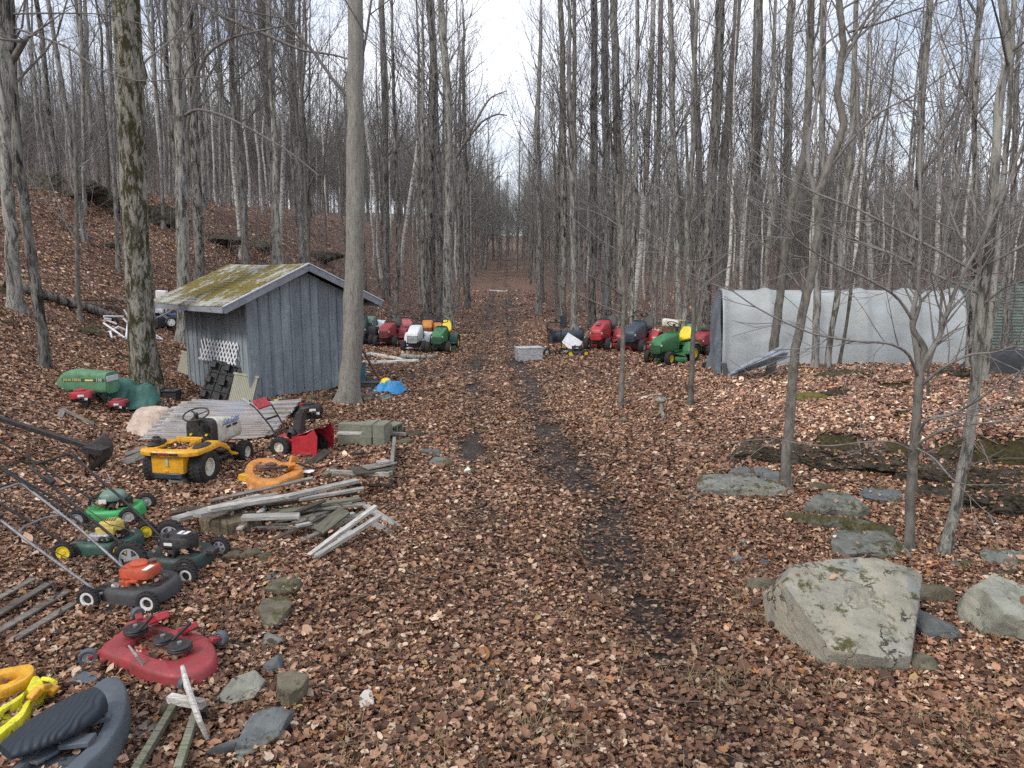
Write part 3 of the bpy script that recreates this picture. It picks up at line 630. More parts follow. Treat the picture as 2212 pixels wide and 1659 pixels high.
T('straight trunk in front of the shelter, left of the two slim neighbours', bark_grey, [(1761, 798), (1764, 680), (1768, 560), (1775, 400), (1776, 250), (1780, 0)], 16, 10, 39, Htot=14, hb=4, nb=16)
T('slim trunk in front of the shelter leaning right, with a pale foot', bark_light, [(1785, 800), (1794, 730), (1812, 620), (1818, 500), (1840, 300), (1850, 0)], 13, 9, 40, Htot=14, hb=4, nb=16)
T('dark trunk in front of the right half of the tarp shelter', bark_dark, [(1950, 788), (1958, 690), (1968, 560), (1985, 380), (1992, 200), (2010, 0)], 18, 12, 41, Htot=14, hb=4, nb=18, custom=[([(1990, 370, 0), (2030, 330, 0), (2075, 240, .2), (2100, 200, .3)], 10, 6)])
T('dark slim trunk at the right end of the tarp shelter', bark_dark, [(2090, 808), (2094, 720), (2102, 640), (2108, 480), (2104, 250), (2115, 0)], 13, 9, 42, Htot=14, hb=4, nb=18)
T('young tree with wide low branches in the right foreground, forking over the mound', bark_young, [(1964, 1196), (1966, 1080), (1974, 960), (1982, 880), (1988, 800)], 21, 18, 43, Htot=2.7, hb=.9, nb=3, nm='young_tree', tsides=16, flare=.25, ang=(.9, 1.3), up=.1,
  custom=[([(1988, 815, 0), (1978, 740, 0), (1968, 690, .1), (1984, 620, .1), (1990, 480, .2), (1985, 330, .3), (2000, 150, .3)], 14, 16),
          ([(1990, 805, 0), (2006, 764, -.1), (2030, 730, -.1), (2044, 680, -.2), (2070, 610, -.2), (2110, 540, -.3), (2170, 420, -.4), (2212, 300, -.5)], 13, 18),
          ([(1976, 700, .1), (1940, 640, 0), (1870, 600, -.2), (1800, 570, -.3), (1720, 520, -.5), (1690, 480, -.6)], 7, 12),
          ([(1984, 815, 0), (1962, 760, -.2), (1920, 740, -.4), (1850, 738, -.6), (1750, 722, -.8), (1640, 670, -.9), (1560, 612, -1)], 7, 14),
          ([(1992, 830, 0), (2040, 790, -.2), (2095, 765, -.3), (2150, 762, -.5), (2212, 740, -.7)], 8, 10),
          ([(1982, 940, 0), (2000, 905, -.2), (2060, 895, -.4), (2120, 860, -.6), (2170, 820, -.8), (2230, 790, -1)], 8, 10),
          ([(1980, 960, 0), (2040, 925, -.3), (2110, 915, -.6), (2230, 905, -1)], 7, 8),
          ([(1974, 975, 0), (1930, 952, -.2), (1860, 955, -.5), (1790, 965, -.7), (1700, 955, -.8), (1640, 935, -.9)], 5, 8),
          ([(1975, 965, 0), (2020, 990, -.3), (2060, 1040, -.6), (2100, 1050, -.9)], 5, 5)])
T('young grey trunk leaning right beside the low branching tree at the right', bark_light, [(2036, 1205), (2052, 1150), (2072, 1060), (2088, 980), (2102, 880), (2110, 780), (2122, 650), (2134, 560), (2148, 430), (2152, 320), (2160, 200), (2184, 120), (2176, 70), (2164, 0), (2160, -60)], 24, 15, 44, Htot=7.5, hb=2.2, nb=7, tsides=16, ang=(.7, 1.2), up=.3,
  custom=[([(2180, 115, 0), (2212, 90, -.1), (2240, 75, -.2)], 8, 2), ([(2140, 500, 0), (2090, 420, .2), (2060, 340, .3), (2030, 200, .4)], 6, 10), ([(2120, 660, 0), (2170, 620, -.2), (2230, 600, -.4)], 6, 6)])
T('pale slim trunk leaning right beside the black tarp at the right edge', bark_light, [(2126, 826), (2136, 740), (2146, 640), (2160, 480), (2180, 250), (2190, 0)], 14, 9, 45, Htot=14, hb=3.5, nb=18)
T('trunk in front of the green container at the right edge', bark_grey, [(2170, 760), (2178, 600), (2190, 400), (2196, 150)], 13, 9, 46, Htot=15, hb=4, nb=20)
T('twin-stemmed trunk above the right part of the shelter', bark_grey, [(1855, 690), (1862, 520), (1868, 300), (1880, 100)], 12, 9, 47, Htot=18, hb=5, nb=21)
T('white birch above the right part of the shelter', bark_birch, [(1880, 680), (1880, 560), (1870, 400), (1855, 280), (1850, 150)], 11, 7, 48, Htot=17, hb=5, nb=18, nm='birch_tree')
T('pale birch trunk near the top right above the shelter end', bark_birch, [(2020, 700), (2026, 500), (2034, 300), (2036, 180)], 11, 8, 49, Htot=17, hb=5, nb=19, nm='birch_tree')

# ------------------------------------------------------------------ the wood behind
rf = np.random.RandomState(79); placed = []
LAB = {
 ('grey', 'L'): 'tall bare grey tree in the wood on the left slope behind the shed',
 ('grey', 'R'): 'tall bare grey tree in the wood right of the track',
 ('grey', 'T'): 'tall bare grey tree lining the far stretch of the track',
 ('thin', 'L'): 'thin bare pole tree in the wood on the left slope behind the shed',
 ('thin', 'R'): 'thin bare pole tree in the wood right of the track',
 ('thin', 'T'): 'thin bare pole tree lining the far stretch of the track',
 ('birch', 'L'): 'white birch deep in the wood on the left slope',
 ('birch', 'R'): 'white birch deep in the wood right of the track',
 ('birch', 'T'): 'white birch beside the far stretch of the track',
 ('sapling', 'L'): 'leafless sapling with fine reddish twigs under the trees on the left slope',
 ('sapling', 'R'): 'leafless sapling with fine reddish twigs under the trees right of the track',
 ('sapling', 'T'): 'leafless sapling with fine reddish twigs beside the far track'}
def free(x, y, d):
    return all((x - a) ** 2 + (y - b) ** 2 > d * d for a, b in TREES)
cnt = 0
def scatter(n, ylo, yhi, dmin, kinds, sc_=(.85, 1.15)):
    global cnt
    done = tries = 0
    while done < n and tries < n * 60:
        tries += 1; y = ylo + (yhi - ylo) * rf.rand() ** .85; x = rf.uniform(-.82, .82) * (y + 4)
        c = float(rut_x(y)) - .65
        if abs(x - c) < 2.6 + .012 * y: continue
        if y < 29 and x > -7 and x < 14: continue
        if y < 24 and x < 0 and x > -9: continue
        if y < 22 and x > 3: continue
        if -8 < x < -1 and y < 32: continue
        if not free(x, y, dmin): continue
        kd = kinds[rf.randint(len(kinds))]
        side = 'T' if y > 42 and abs(x - c) < 7 else ('L' if x < c else 'R')
        put_tree(kd, rf.randint(20), x, y, rf.rand() * 6.28, rf.uniform(*sc_), LAB[(kd, side)], LAB[(kd, side)].replace('tree', 'trees').replace('birch ', 'birches ').replace('sapling ', 'saplings '), rf.randn() * .025)
        done += 1; cnt += 1
scatter(100, 23, 46, 1.45, ['grey', 'grey', 'grey', 'thin', 'thin', 'grey', 'birch'])
scatter(115, 40, 78, 1.6, ['grey', 'grey', 'thin', 'thin', 'grey', 'birch'])
scatter(26, 18, 36, 1.2, ['sapling'], (.8, 1.3))
for x, y, k_ in ((8.6, 12.8, 1), (10.2, 13.6, 2), (7.2, 15.5, 3), (11.5, 16.2, 0), (6.9, 11.6, 0), (9.4, 10.6, 3)):
    put_tree('sapling', k_, x, y, x * 3, 1.0, 'leafless sapling with fine reddish twigs on the mound before the tarp shelter', 'saplings on the mound')
# trees hugging both sides of the far track
for k in range(26):
    y = 31 + k * 2.0 + rf.rand(); c = float(rut_x(y)) - .65; s_ = 1 if k % 2 else -1; x = c + s_ * (2.3 + rf.rand() * 1.5 + .006 * y)
    if not free(x, y, .8): continue
    kd = ['grey', 'thin', 'grey'][rf.randint(3)]; put_tree(kd, rf.randint(20), x, y, rf.rand() * 6.28, rf.uniform(.85, 1.1), LAB[(kd, 'T')], LAB[(kd, 'T')].replace('tree', 'trees'), rf.randn() * .02)

# far wood: one uncountable mass
def far_mass(seed, n, y0, y1, xf, bare, m, Ht=15):
    rr = np.random.RandomState(seed); lib = []
    for i in range(5):
        rng2 = np.random.RandomState(seed + i); k = 5; z = np.linspace(0, Ht + i, k); P = np.c_[np.cumsum(rng2.randn(k) * .15), np.cumsum(rng2.randn(k) * .15), z]
        mb = MB(); r0 = .11 + .02 * i; mb.tube(P, r0 * (1 - .8 * np.linspace(0, 1, k)), 5, 0, False)
        for j in range(44):
            h = rng2.uniform(.08, .97); p = np.array([np.interp(h * P[-1, 2], z, P[:, c_]) for c_ in range(3)]); a = rng2.rand() * 6.28; an = rng2.uniform(.4, 1.0)
            branch(mb, rng2, p, np.array([cos(a) * sin(an), sin(a) * sin(an), cos(an)]), (1 - h) * Ht * .45 + .8, .03, 1, 2, .8, (3, 3, 3), (2.4, 2), .009)
        lib.append((np.concatenate(mb.v), mb.f))
    big = MB()
    for k in range(n):
        y = rr.uniform(y0, y1); x = rr.uniform(-.85, .85) * y * xf; c = float(rut_x(y)) - .65
        if abs(x - c) < (bare if y < 100 else -1): continue
        V, F = lib[rr.randint(5)]; s = rr.uniform(.75, 1.2); a = rr.rand() * 6.28; ca_, sa = cos(a) * s, sin(a) * s
        W = np.stack([V[:, 0] * ca_ - V[:, 1] * sa + x, V[:, 0] * sa + V[:, 1] * ca_ + y, V[:, 2] * s + H(x, y) - .2], -1)
        b = big.n; big.v.append(W); big.n += len(W)
        for g_, mi in F: big.f.append((g_ + b, mi))
    return big.build('distant_wood', m, None, 0)
tag(far_mass(5, 900, 72, 170, 1.0, 2.8, bark_grey), 'dense bare wood far away where single trees cannot be told apart', 'wood', kind='stuff')
# brush of thin whips under the trees
br = MB(); rb = np.random.RandomState(14)
for k in range(9000):
    y = rb.uniform(24, 140); x = rb.uniform(-.8, .8) * y; c = float(rut_x(y)) - .65
    if (abs(x - c) < 2.8 and y < 98) or (y < 31 and -8 < x < 13) or (y < 28 and x > -8 and x < 0): continue
    z = H(x, y); L = rb.uniform(.8, 3.2); a = rb.rand() * 6.28; b_ = rb.uniform(.05, .35)
    P = np.array([[x + cos(a) * b_ * L * t, y + sin(a) * b_ * L * t, z - .1 + L * t] for t in (0, .35, .7, 1)]); br.tube(P, [.011, .009, .006, .003], 3, 0, False)
    for j in range(4):
        t = rb.uniform(.3, .9); p = P[0] + (P[-1] - P[0]) * t; a2 = rb.rand() * 6.28; l2 = L * .3
        br.tube(np.array([p, p + [cos(a2) * l2 * .6, sin(a2) * l2 * .6, l2 * .4], p + [cos(a2) * l2, sin(a2) * l2, l2 * .9]]), [.006, .005, .003], 3, 0, False)
tag(br.build('understorey_brush', twig_red, None, 0), 'thin leafless brush growing under the trees', 'brush', kind='stuff')
# ------------------------------------------------------------------ shed
q = NT('blue_grey_boards'); oi = q.n('ShaderNodeObjectInfo'); geo = q.n('ShaderNodeNewGeometry')
bi = geo.outputs['Random Per Island']
off = q.n('ShaderNodeVectorMath'); off.operation = 'ADD'; cb = q.n('ShaderNodeCombineXYZ'); q.L(q.math('MULTIPLY', bi, 31), cb.inputs[0]); q.L(q.math('MULTIPLY', bi, 17), cb.inputs[2])
q.L(q.co((16, 16, 1.2)), off.inputs[0]); q.L(cb.outputs[0], off.inputs[1]); gr = q.noise(off.outputs[0], 1.3, 8, .7, .8)
c = q.ramp(gr, [(.3, (.165, .19, .205)), (.5, (.235, .27, .29)), (.72, (.32, .355, .375))])
kn = q.n('ShaderNodeTexVoronoi'); kn.voronoi_dimensions = '2D'; kn.inputs['Scale'].default_value = 1.0; off2 = q.n('ShaderNodeVectorMath'); off2.operation = 'ADD'; q.L(q.co((2.6, 2.6, 2.1), (R(90), 0, 0)), off2.inputs[0]); q.L(cb.outputs[0], off2.inputs[1]); q.L(off2.outputs[0], kn.inputs['Vector'])
sel = q.n('ShaderNodeSeparateColor'); q.L(kn.outputs['Color'], sel.inputs[0])
kf = q.math('MULTIPLY', q.ramp(kn.outputs['Distance'], [(.03, .2), (.045, .95), (.07, .8), (.10, 0)]), q.ramp(sel.outputs[0], [(.3, 0), (.4, 1)]))
c = q.mix(q.math('MULTIPLY', kf, .55), c, (.46, .47, .48))
c = q.mix(q.ramp(q.noise(q.co((1, 1, .5)), 1.8, 6, .6), [(.3, .55), (.62, 0)]), c, (.085, .095, .12))
hv = q.math('ADD', q.math('MULTIPLY', bi, .35), .82); hs = q.n('ShaderNodeHueSaturation'); q.L(hv, hs.inputs['Value']); q.L(c, hs.inputs['Color'])
q.bump(gr, .003, .8); shed_m = q.out(hs.outputs[0], .8, 0, .25)
trim_m = mat('grey_trim_paint', (.25, .265, .30), .7, 0, .25, 7, .25)
white_edge = mat('pale_metal_edge', (.62, .64, .68), .45, 0, .15, 8, .2)
q = NT('mossy_shingles'); co = q.co()
br_ = q.n('ShaderNodeTexBrick'); br_.inputs['Scale'].default_value = 1; br_.inputs['Brick Width'].default_value = .30; br_.inputs['Row Height'].default_value = .1416; br_.inputs['Mortar Size'].default_value = .006
br_.inputs['Color1'].default_value = (.33, .33, .31, 1); br_.inputs['Color2'].default_value = (.42, .42, .40, 1); br_.inputs['Mortar'].default_value = (.10, .10, .09, 1); br_.offset = .5
sw = q.n('ShaderNodeSeparateXYZ'); q.L(co, sw.inputs[0]); cb2 = q.n('ShaderNodeCombineXYZ'); q.L(sw.outputs[1], cb2.inputs[0])
sl = q.math('MULTIPLY', sw.outputs[0], 1.18); q.L(sl, cb2.inputs[1]); q.L(cb2.outputs[0], br_.inputs['Vector'])
mo1 = q.noise(q.co((.9, 1.6, .9)), 2.2, 9, .72, .6)
# moss favours the middle of the slope
cl = q.ramp(q.math('ABSOLUTE', q.math('SUBTRACT', q.math('ABSOLUTE', sw.outputs[0]), 1.15)), [(0, .11), (.8, -.06)])
mf = q.ramp(q.math('ADD', mo1, cl), [(.465, 0), (.56, .95)])
mcol = q.ramp(q.noise(q.co(), 14, 6, .7), [(.3, (.07, .05, .012)), (.5, (.14, .11, .02)), (.75, (.23, .20, .04))])
c = q.mix(q.ramp(q.noise(q.co(), 9, 8, .7), [(.45, 0), (.7, .35)]), br_.outputs[0], (.2, .2, .18))
c = q.mix(mf, c, mcol); hb = q.mix(.5, br_.outputs[1], mf); q.bump(hb, .01, .6); shingle_m = q.out(c, .9, 0, .2)

A = Vector((-5.53, 15.2)); e = Vector((1.81, 2.1)).normalized()
ex = Vector((e.x, e.y, 0)); mid = Vector((-5.68 + e.x * 1.39, 15.2 + e.y * 1.39, 0.0))
shed = thing('board_shed', 'blue grey board and batten shed with a mossy shingle roof', 'shed', (mid.x, mid.y, .06), math.atan2(e.y, e.x))
# local: x along the gable wall, -y towards the camera side, y back
HW, DP, WH, PK = 1.385, 2.9, 2.235, 2.83
sl_ = (PK - WH) / HW
def gable_top(x): return PK - sl_ * abs(x)
mb = MB(); x = -HW; rsd = np.random.RandomState(4)
while x < HW - .01:
    w_ = min(.2 + rsd.rand() * .09, HW - x); x2 = x + w_
    xs = [x, x2 - .006] if not (x < 0 < x2) else [x, 0, x2 - .006]
    out = [(x, 0)] + [(x2 - .006, 0)] + [(a, gable_top(a) - .03) for a in xs[::-1]]
    mb.prism(out, 0, .022 + rsd.rand() * .004, Matrix.Translation((0, 0.0, -.02 - rsd.rand() * .03)) @ Matrix.Rotation(pi / 2, 4, 'X')); x = x2
x = -HW; rsd = np.random.RandomState(4)
while x < HW - .3:
    w_ = min(.2 + rsd.rand() * .09, HW - x); rsd.rand(); rsd.rand(); x += w_
    t_ = gable_top(x) - .06; mb.box((x - .003, -.037, t_ / 2 - .01), (.05, .02, t_))
gw = mb.build('gable_wall', shed_m, shed, 30)
mb = MB(); y = 0
while y < DP - .01:
    w_ = min(.19 + rsd.rand() * .08, DP - y); mb.box((-HW + .011, y + w_ / 2, WH / 2 - .1), (.022, w_ - .006, WH + .2)); mb.box((-HW - .008, y + .01, WH / 2 - .1), (.02, .04, WH + .2)); y += w_
mb.build('side_wall', shed_m, shed, 30)
mb = MB(); mb.box((HW - .011, DP / 2, WH / 2), (.022, DP, WH)); mb.build('far_side_wall', shed_m, shed)
mb = MB(); out = [(-HW, 0), (HW, 0), (HW, WH), (0, PK - .03), (-HW, WH)]; mb.prism(out, 0, .02, Matrix.Translation((0, DP, 0)) @ Matrix.Rotation(pi / 2, 4, 'X')); mb.build('back_wall', shed_m, shed)
mb = MB(); mb.box((0, DP / 2, -.02), (2 * HW - .1, DP - .1, .09)); mb.box((-HW + .2, DP / 2, -.12), (.12, DP - .2, .12)); mb.box((HW - .2, DP / 2, -.12), (.12, DP - .2, .12)); mb.build('floor_frame', wood_mat('dark_floor_timber', (.06, .05, .04)), shed)
OH, FO, BO = 2.04, .30, .25
for s in (-1, 1):
    L = OH; dz = sl_ * L; nrow = 17
    mb = MB()
    for r_ in range(nrow):     # courses lapped like shingles
        a0, a1 = r_ / nrow, (r_ + 1) / nrow
        x0, x1 = s * L * a0, s * L * (a1 + .012); z0, z1 = PK + .10 - dz * a0 - .004, PK + .10 - dz * (a1 + .012) + .014
        sag = lambda yy: -.02 * sin(pi * (yy + FO) / (DP + FO + BO)) * 1.5
        ys = np.linspace(-FO, DP + BO, 12); V = []
        for yy in ys: V += [(x0, yy, z0 + sag(yy)), (x1, yy, z1 + sag(yy)), (x1, yy, z1 - .016 + sag(yy))]
        F = []
        for i in range(11):
            b = i * 3
            f1 = [b, b + 1, b + 4, b + 3]; f2 = [b + 1, b + 2, b + 5, b + 4]
            F += [f1, f2] if s < 0 else [f1[::-1], f2[::-1]]
        mb.add(V, F)
    rf_ = mb.build('roof', shingle_m, shed, 0)
    mb = MB(); V = []
    for yy in (-FO + .01, DP + BO - .01): V += [(0, yy, PK + .05), (s * L * .995, yy, PK + .05 - dz * .995), (s * L * .995, yy, PK + .01 - dz * .995), (0, yy, PK + .01)]
    mb.add(V, [[0, 1, 2, 3], [7, 6, 5, 4], [0, 4, 5, 1], [1, 5, 6, 2], [2, 6, 7, 3]]); mb.build('roof_deck', wood_mat('roof_deck_boards', (.10, .09, .08)), rf_)
    mb = MB(); mb.beam((0, -FO - .012, PK + .005), (s * (L + .0), -FO - .012, PK + .005 - dz), .03, .15); mb.build('rake_board', trim_m, rf_)
    mb = MB(); mb.beam((0, -FO - .025, PK + .09), (s * (L + .03), -FO - .025, PK + .09 - dz * (L + .03) / L), .045, .022); mb.build('drip_edge', white_edge, rf_)
    mb = MB(); mb.beam((s * (L - .0), -FO + .01, PK + .01 - dz), (s * (L - .0), DP + BO, PK + .01 - dz), .03, .13); mb.build('eave_board', trim_m, rf_)

# ------------------------------------------------------------------ rocks
def rockmat(name, c, moss=.0, lich=.4, crack=.6, dark=.45):
    q = NT(name); oi = q.n('ShaderNodeObjectInfo'); n1 = q.noise(q.co((1, 1, 1.6)), 4.5, 9, .68, .4)
    col = q.ramp(n1, [(.3, tuple(x * dark for x in c)), (.5, c), (.7, tuple(x * 1.35 for x in c))])
    col = q.mix(q.ramp(q.noise(q.co(), 2.6, 8, .7), [(.5, 0), (.62, lich)]), col, (.36, .35, .27))
    if name.startswith('large'): col = q.mix(q.ramp(q.noise(q.co((1, 1, 1)), 1.3, 5, .6, .8), [(.42, 0), (.58, .75)]), col, (.33, .30, .225)); col = q.mix(q.ramp(q.noise(q.co((2, 1, 1)), 1.9, 6, .65), [(.55, 0), (.66, .7)]), col, (.17, .185, .19))
    col = q.mix(q.ramp(q.noise(q.co(), 38, 4, .7), [(.55, 0), (.7, .5)]), col, tuple(x * .5 for x in c))
    w1 = q.noise(q.co((1, 1, 1)), 2.2, 6, .6); cr_ = q.ramp(q.math('ABSOLUTE', q.math('SUBTRACT', w1, .5)), [(.0, 1), (.006, .9), (.014, 0)])
    msk = q.ramp(q.noise(q.co(), 1.7, 3), [(.45, 0), (.55, crack)]); ck = q.math('MULTIPLY', cr_, msk); col = q.mix(ck, col, (.02, .018, .015))
    if moss:
        gn = q.n('ShaderNodeNewGeometry'); sx = q.n('ShaderNodeSeparateXYZ'); q.L(gn.outputs['Normal'], sx.inputs[0])
        f = q.math('ADD', q.noise(q.co(), 5, 8, .75), q.math('MULTIPLY', sx.outputs[2], .08)); col = q.mix(q.ramp(f, [(.62 - moss * .14, 0), (.68 - moss * .1, .95)]), col, q.ramp(q.noise(q.co(), 30, 5), [(.3, (.022, .020, .008)), (.7, (.09, .08, .022))]))
    hv = q.math('ADD', q.math('MULTIPLY', oi.outputs['Random'], .35), .83); hs = q.n('ShaderNodeHueSaturation'); q.L(hv, hs.inputs['Value']); q.L(col, hs.inputs['Color'])
    hh = q.mix(.6, n1, q.noise(q.co(), 14, 8, .75)); hh = q.mix(ck, hh, (0, 0, 0)); q.bump(hh, .03, .8); return q.out(hs.outputs[0], .85, 0, .3)
rk_grey = rockmat('grey_schist', (.17, .175, .155), .25); rk_pale = rockmat('pale_lichened_stone', (.25, .25, .205), .0, .7); rk_slate = rockmat('blue_slate', (.13, .14, .14), .1, .2)
rk_moss = rockmat('mossy_stone', (.11, .11, .09), .95, .3); rk_brown = rockmat('brown_stone', (.13, .115, .08), .2, .15); rk_big = rockmat('large_boulder_stone', (.235, .225, .185), .1, .7, .95, .5); rk_dark = rockmat('dark_ledge_rock', (.055, .045, .034), .3, .1)
def icos(n):
    import bmesh
    bm = bmesh.new(); bmesh.ops.create_icosphere(bm, subdivisions=n, radius=1); V = np.array([v.co[:] for v in bm.verts]); F = np.array([[v.index for v in f.verts] for f in bm.faces]); bm.free(); return V, F
ICO = {n: icos(n) for n in (3, 4, 5, 6)}
def n3(P, f, s):
    return (fbm(P[:, 0] * f + P[:, 2] * f * .7, P[:, 1] * f - P[:, 2] * f * .5, s) + fbm(P[:, 2] * f, P[:, 0] * f + P[:, 1] * f * .6, s + 5)) * .5
def poly_stone(dims, seed, npl=11, out=None, sub=4, flat=1.0, noise=.09, slant=.15):
    """a broken stone: intersection of half-spaces in a unit box, roughened; out = outline in the local plan (unit box)"""
    V, F = ICO[sub]; rng = np.random.RandomState(seed); N, D = [], []
    if out is not None:
        out = np.array(out, float); out = out - (out.max(0) + out.min(0)) / 2; out = out / (np.ptp(out, axis=0) / 2)
        for a, b in zip(out, np.roll(out, -1, 0)):
            d = b - a; n = np.array([d[1], -d[0], 0]); n[:2] /= np.linalg.norm(n[:2]) + 1e-9
            if n[:2] @ a < 0: n = -n
            dd = n[:2] @ a; n[2] = slant * rng.uniform(-.6, 1); N.append(n / np.linalg.norm(n)); D.append(dd / np.linalg.norm(n))
        for s in (1, -1):
            for _ in range(2): n = np.array([rng.randn() * .05, rng.randn() * .05, s]); N.append(n / np.linalg.norm(n)); D.append(.97)
        for _ in range(4): n = rng.randn(3); n /= np.linalg.norm(n); N.append(n); D.append(1.15)
    else:
        for _ in range(npl): n = rng.randn(3); n[2] *= flat; n /= np.linalg.norm(n); N.append(n); D.append(rng.uniform(.72, 1.0))
        for s in (1, -1): N.append(np.array([rng.randn() * .12, rng.randn() * .12, s])); D.append(rng.uniform(.75, .95))
    N = np.array(N); D = np.array(D); dt = V @ N.T; r = np.where(dt > 1e-3, D / np.maximum(dt, 1e-3), 9).min(1); r = np.minimum(r, 1.5)
    P = V * r[:, None]; P = P * (1 + noise * n3(P, 2.2, seed % 50)[:, None] + noise * .7 * n3(P, 6, seed % 40)[:, None] + noise * .5 * n3(P, 15, seed % 30)[:, None])
    return P * np.array(dims)[None] / 2, F
def stone(label, u, v, dims, seed, m, rz=0, tilt=(0, 0), sink=.3, out=None, sub=4, cat='stone', name='stone', group=None, dz=0, pos=None, **k):
    P, F = poly_stone(dims, seed, out=out, sub=sub, **k); mb = MB().add(P, F); p = pos or at(u, v)
    return solo(name, mb, m, label, cat, (p.x, p.y, H(p.x, p.y) + dims[2] * (.5 - sink) + dz), (tilt[0], tilt[1], rz), group, 40)
RB = 'boulders and slabs below the mossy ledge'
# the big boulder: plan outline (x right, y away), its face tilted towards the track
def hull(P):
    P = sorted(map(tuple, P)); cr = lambda o, a, b: (a[0] - o[0]) * (b[1] - o[1]) - (a[1] - o[1]) * (b[0] - o[0]); L = []
    for seq in (P, P[::-1]):
        h = []
        for p_ in seq:
            while len(h) > 1 and cr(h[-2], h[-1], p_) <= 0: h.pop()
            h.append(p_)
        L += h[:-1]
    return L
tb_ = R(25); y0_, z0_ = 4.6, .19; pts = []
for u, v in ((1662, 1226), (1700, 1215), (1800, 1200), (1972, 1199), (1988, 1240), (2001, 1268), (1999, 1330), (1986, 1425), (1955, 1430), (1800, 1408), (1772, 1385), (1725, 1318), (1690, 1275)):
    dx, dy, dz_ = ray(u, v); t_ = (z0_ - CAM_Z - y0_ * math.tan(tb_)) / (dz_ - dy * math.tan(tb_)); pts.append((dx * t_, (dy * t_ - y0_) / cos(tb_)))
ph = hull(pts); pc_ = np.array(ph); cen = (pc_.max(0) + pc_.min(0)) / 2; ext = np.ptp(pc_, axis=0)
P, F = poly_stone((ext[0], ext[1], .50), 3, out=ph, sub=6, noise=.025, slant=.12)
P[:, 2] += (.03 * fbm(P[:, 0] * 3, P[:, 1] * 3, 7) + .025 * fbm(P[:, 0] * 8, P[:, 1] * 8, 8)) * (P[:, 2] > 0) - .05 * sstep(.25, .5, P[:, 1] / ext[1]) * (P[:, 2] > 0)
nrm = Vector((0, -sin(tb_), cos(tb_))); ctr_ = Vector((cen[0], y0_ + cen[1] * cos(tb_), z0_ + cen[1] * sin(tb_))) - nrm * .24
solo('big_boulder', MB().add(P, F), rk_big, 'large pale boulder with moss spots and cracks, by the track at the lower right', 'boulder', tuple(ctr_), (tb_, 0, 0), None, 45)
stone('flat grey slab half hidden behind the top of the large boulder', 1862, 1190, (.78, .5, .22), 12, rk_grey, .1, (R(6), 0), .35, [(-1, -.5), (-.6, .7), (.2, 1), (.9, .5), (1, -1), (-.9, -1)], 5, group=RB)
stone('angular pale boulder cut by the right edge of the photo', 2185, 1365, (.62, .66, .42), 15, rk_pale, .3, (R(22), R(8)), .3, [(-.9, .8), (-.2, 1), (1, .3), (.9, -.9), (.2, -.9), (-.95, -.1)], 5, group=RB)
stone('long flat slab stone with moss at the foot of the curving trunk', 1598, 1068, (1.1, .42, .26), 17, rk_grey, -.08, (R(8), R(2)), .25, [(-1, -.6), (-.9, .6), (-.2, 1), (.7, .3), (1, -.4), (.7, -1), (-.6, -1)], 5, group=RB)
stone('thin slate behind the long mossy slab', 1622, 1032, (.62, .3, .16), 19, rk_slate, -.12, (R(6), 0), .3, [(-1, -.3), (-.5, .9), (.8, 1), (1, -.4), (-.2, -1)], 4, group=RB)
stone('dark blocky stone touching the curving trunk', 1668, 1045, (.36, .3, .24), 21, rk_slate, .3, (R(10), 0), .3, group=RB)
stone('round pale stone at the right foot of the curving trunk', 1703, 1072, (.13, .11, .1), 22, rk_grey, 0, (0, 0), .2, group=RB, sub=3)
stone('wedge of grey stone with a green moss cap, below the ledge', 1800, 1108, (.72, .46, .3), 23, rk_grey, -.2, (R(14), 0), .35, [(-1, -.4), (-.2, 1), (.5, .8), (1, -.5), (.6, -1), (-.8, -.9)], 5, group=RB)
stone('flat greenish stone lying right of the mossy wedge', 1903, 1085, (.5, .36, .17), 25, rk_slate, -.1, (R(12), 0), .3, [(-1, 0), (-.7, 1), (.6, .9), (1, .4), (.6, -1), (-.8, -.6)], 5, group=RB)
stone('small dark mossy stone behind the wedge of grey stone', 1770, 1063, (.34, .24, .16), 26, rk_moss, 0, (0, 0), .3, group=RB)
stone('flat stone beside the foot of the right leaning trunk', 2075, 1225, (.34, .22, .13), 27, rk_moss, .3, (0, 0), .4, group=RB)
stone('low grey slab in the leaves near the right edge', 2170, 1218, (.5, .36, .14), 28, rk_grey, .2, (R(6), 0), .4, group=RB)
stone('mossy low stone under the right edge slab', 2150, 1250, (.4, .3, .12), 29, rk_moss, .2, (0, 0), .45, group=RB)
stone('angular stone with a pale edge right of the large boulder', 2020, 1375, (.3, .32, .2), 31, rk_slate, .5, (R(25), R(10)), .25, group=RB)
stone('squarish stone at the lower right corner of the large boulder', 1990, 1440, (.24, .2, .15), 32, rk_brown, .2, (0, 0), .3, group=RB)
stone('brown stone wedged behind the right side of the large boulder', 2005, 1300, (.3, .2, .24), 33, rk_brown, .2, (0, 0), .3, group=RB)
stone('brown round stone left of the large boulder', 1640, 1275, (.24, .2, .17), 34, rk_brown, .2, (R(10), 0), .3, group=RB)
stone('small grey stone near the left tip of the large boulder', 1597, 1218, (.15, .12, .1), 35, rk_slate, 0, (0, 0), .25, sub=3, group=RB)
stone('small greenish stone touching the left tip of the large boulder', 1650, 1222, (.14, .1, .08), 36, rk_slate, 0, (0, 0), .25, sub=3, group=RB)
stone('flat dark stone lying under the left tip of the large boulder', 1640, 1242, (.18, .12, .08), 37, rk_brown, 0, (0, 0), .25, sub=3, group=RB)
stone('small pale round stone left of the big boulder, farthest of its group', 1608, 1180, (.13, .1, .08), 38, rk_pale, 0, (0, 0), .2, sub=3, group=RB)
stone('small grey stone just below the pale round one', 1586, 1193, (.15, .11, .07), 39, rk_slate, 0, (0, 0), .3, sub=3, group=RB)
SL = 'stones along the left side of the track'
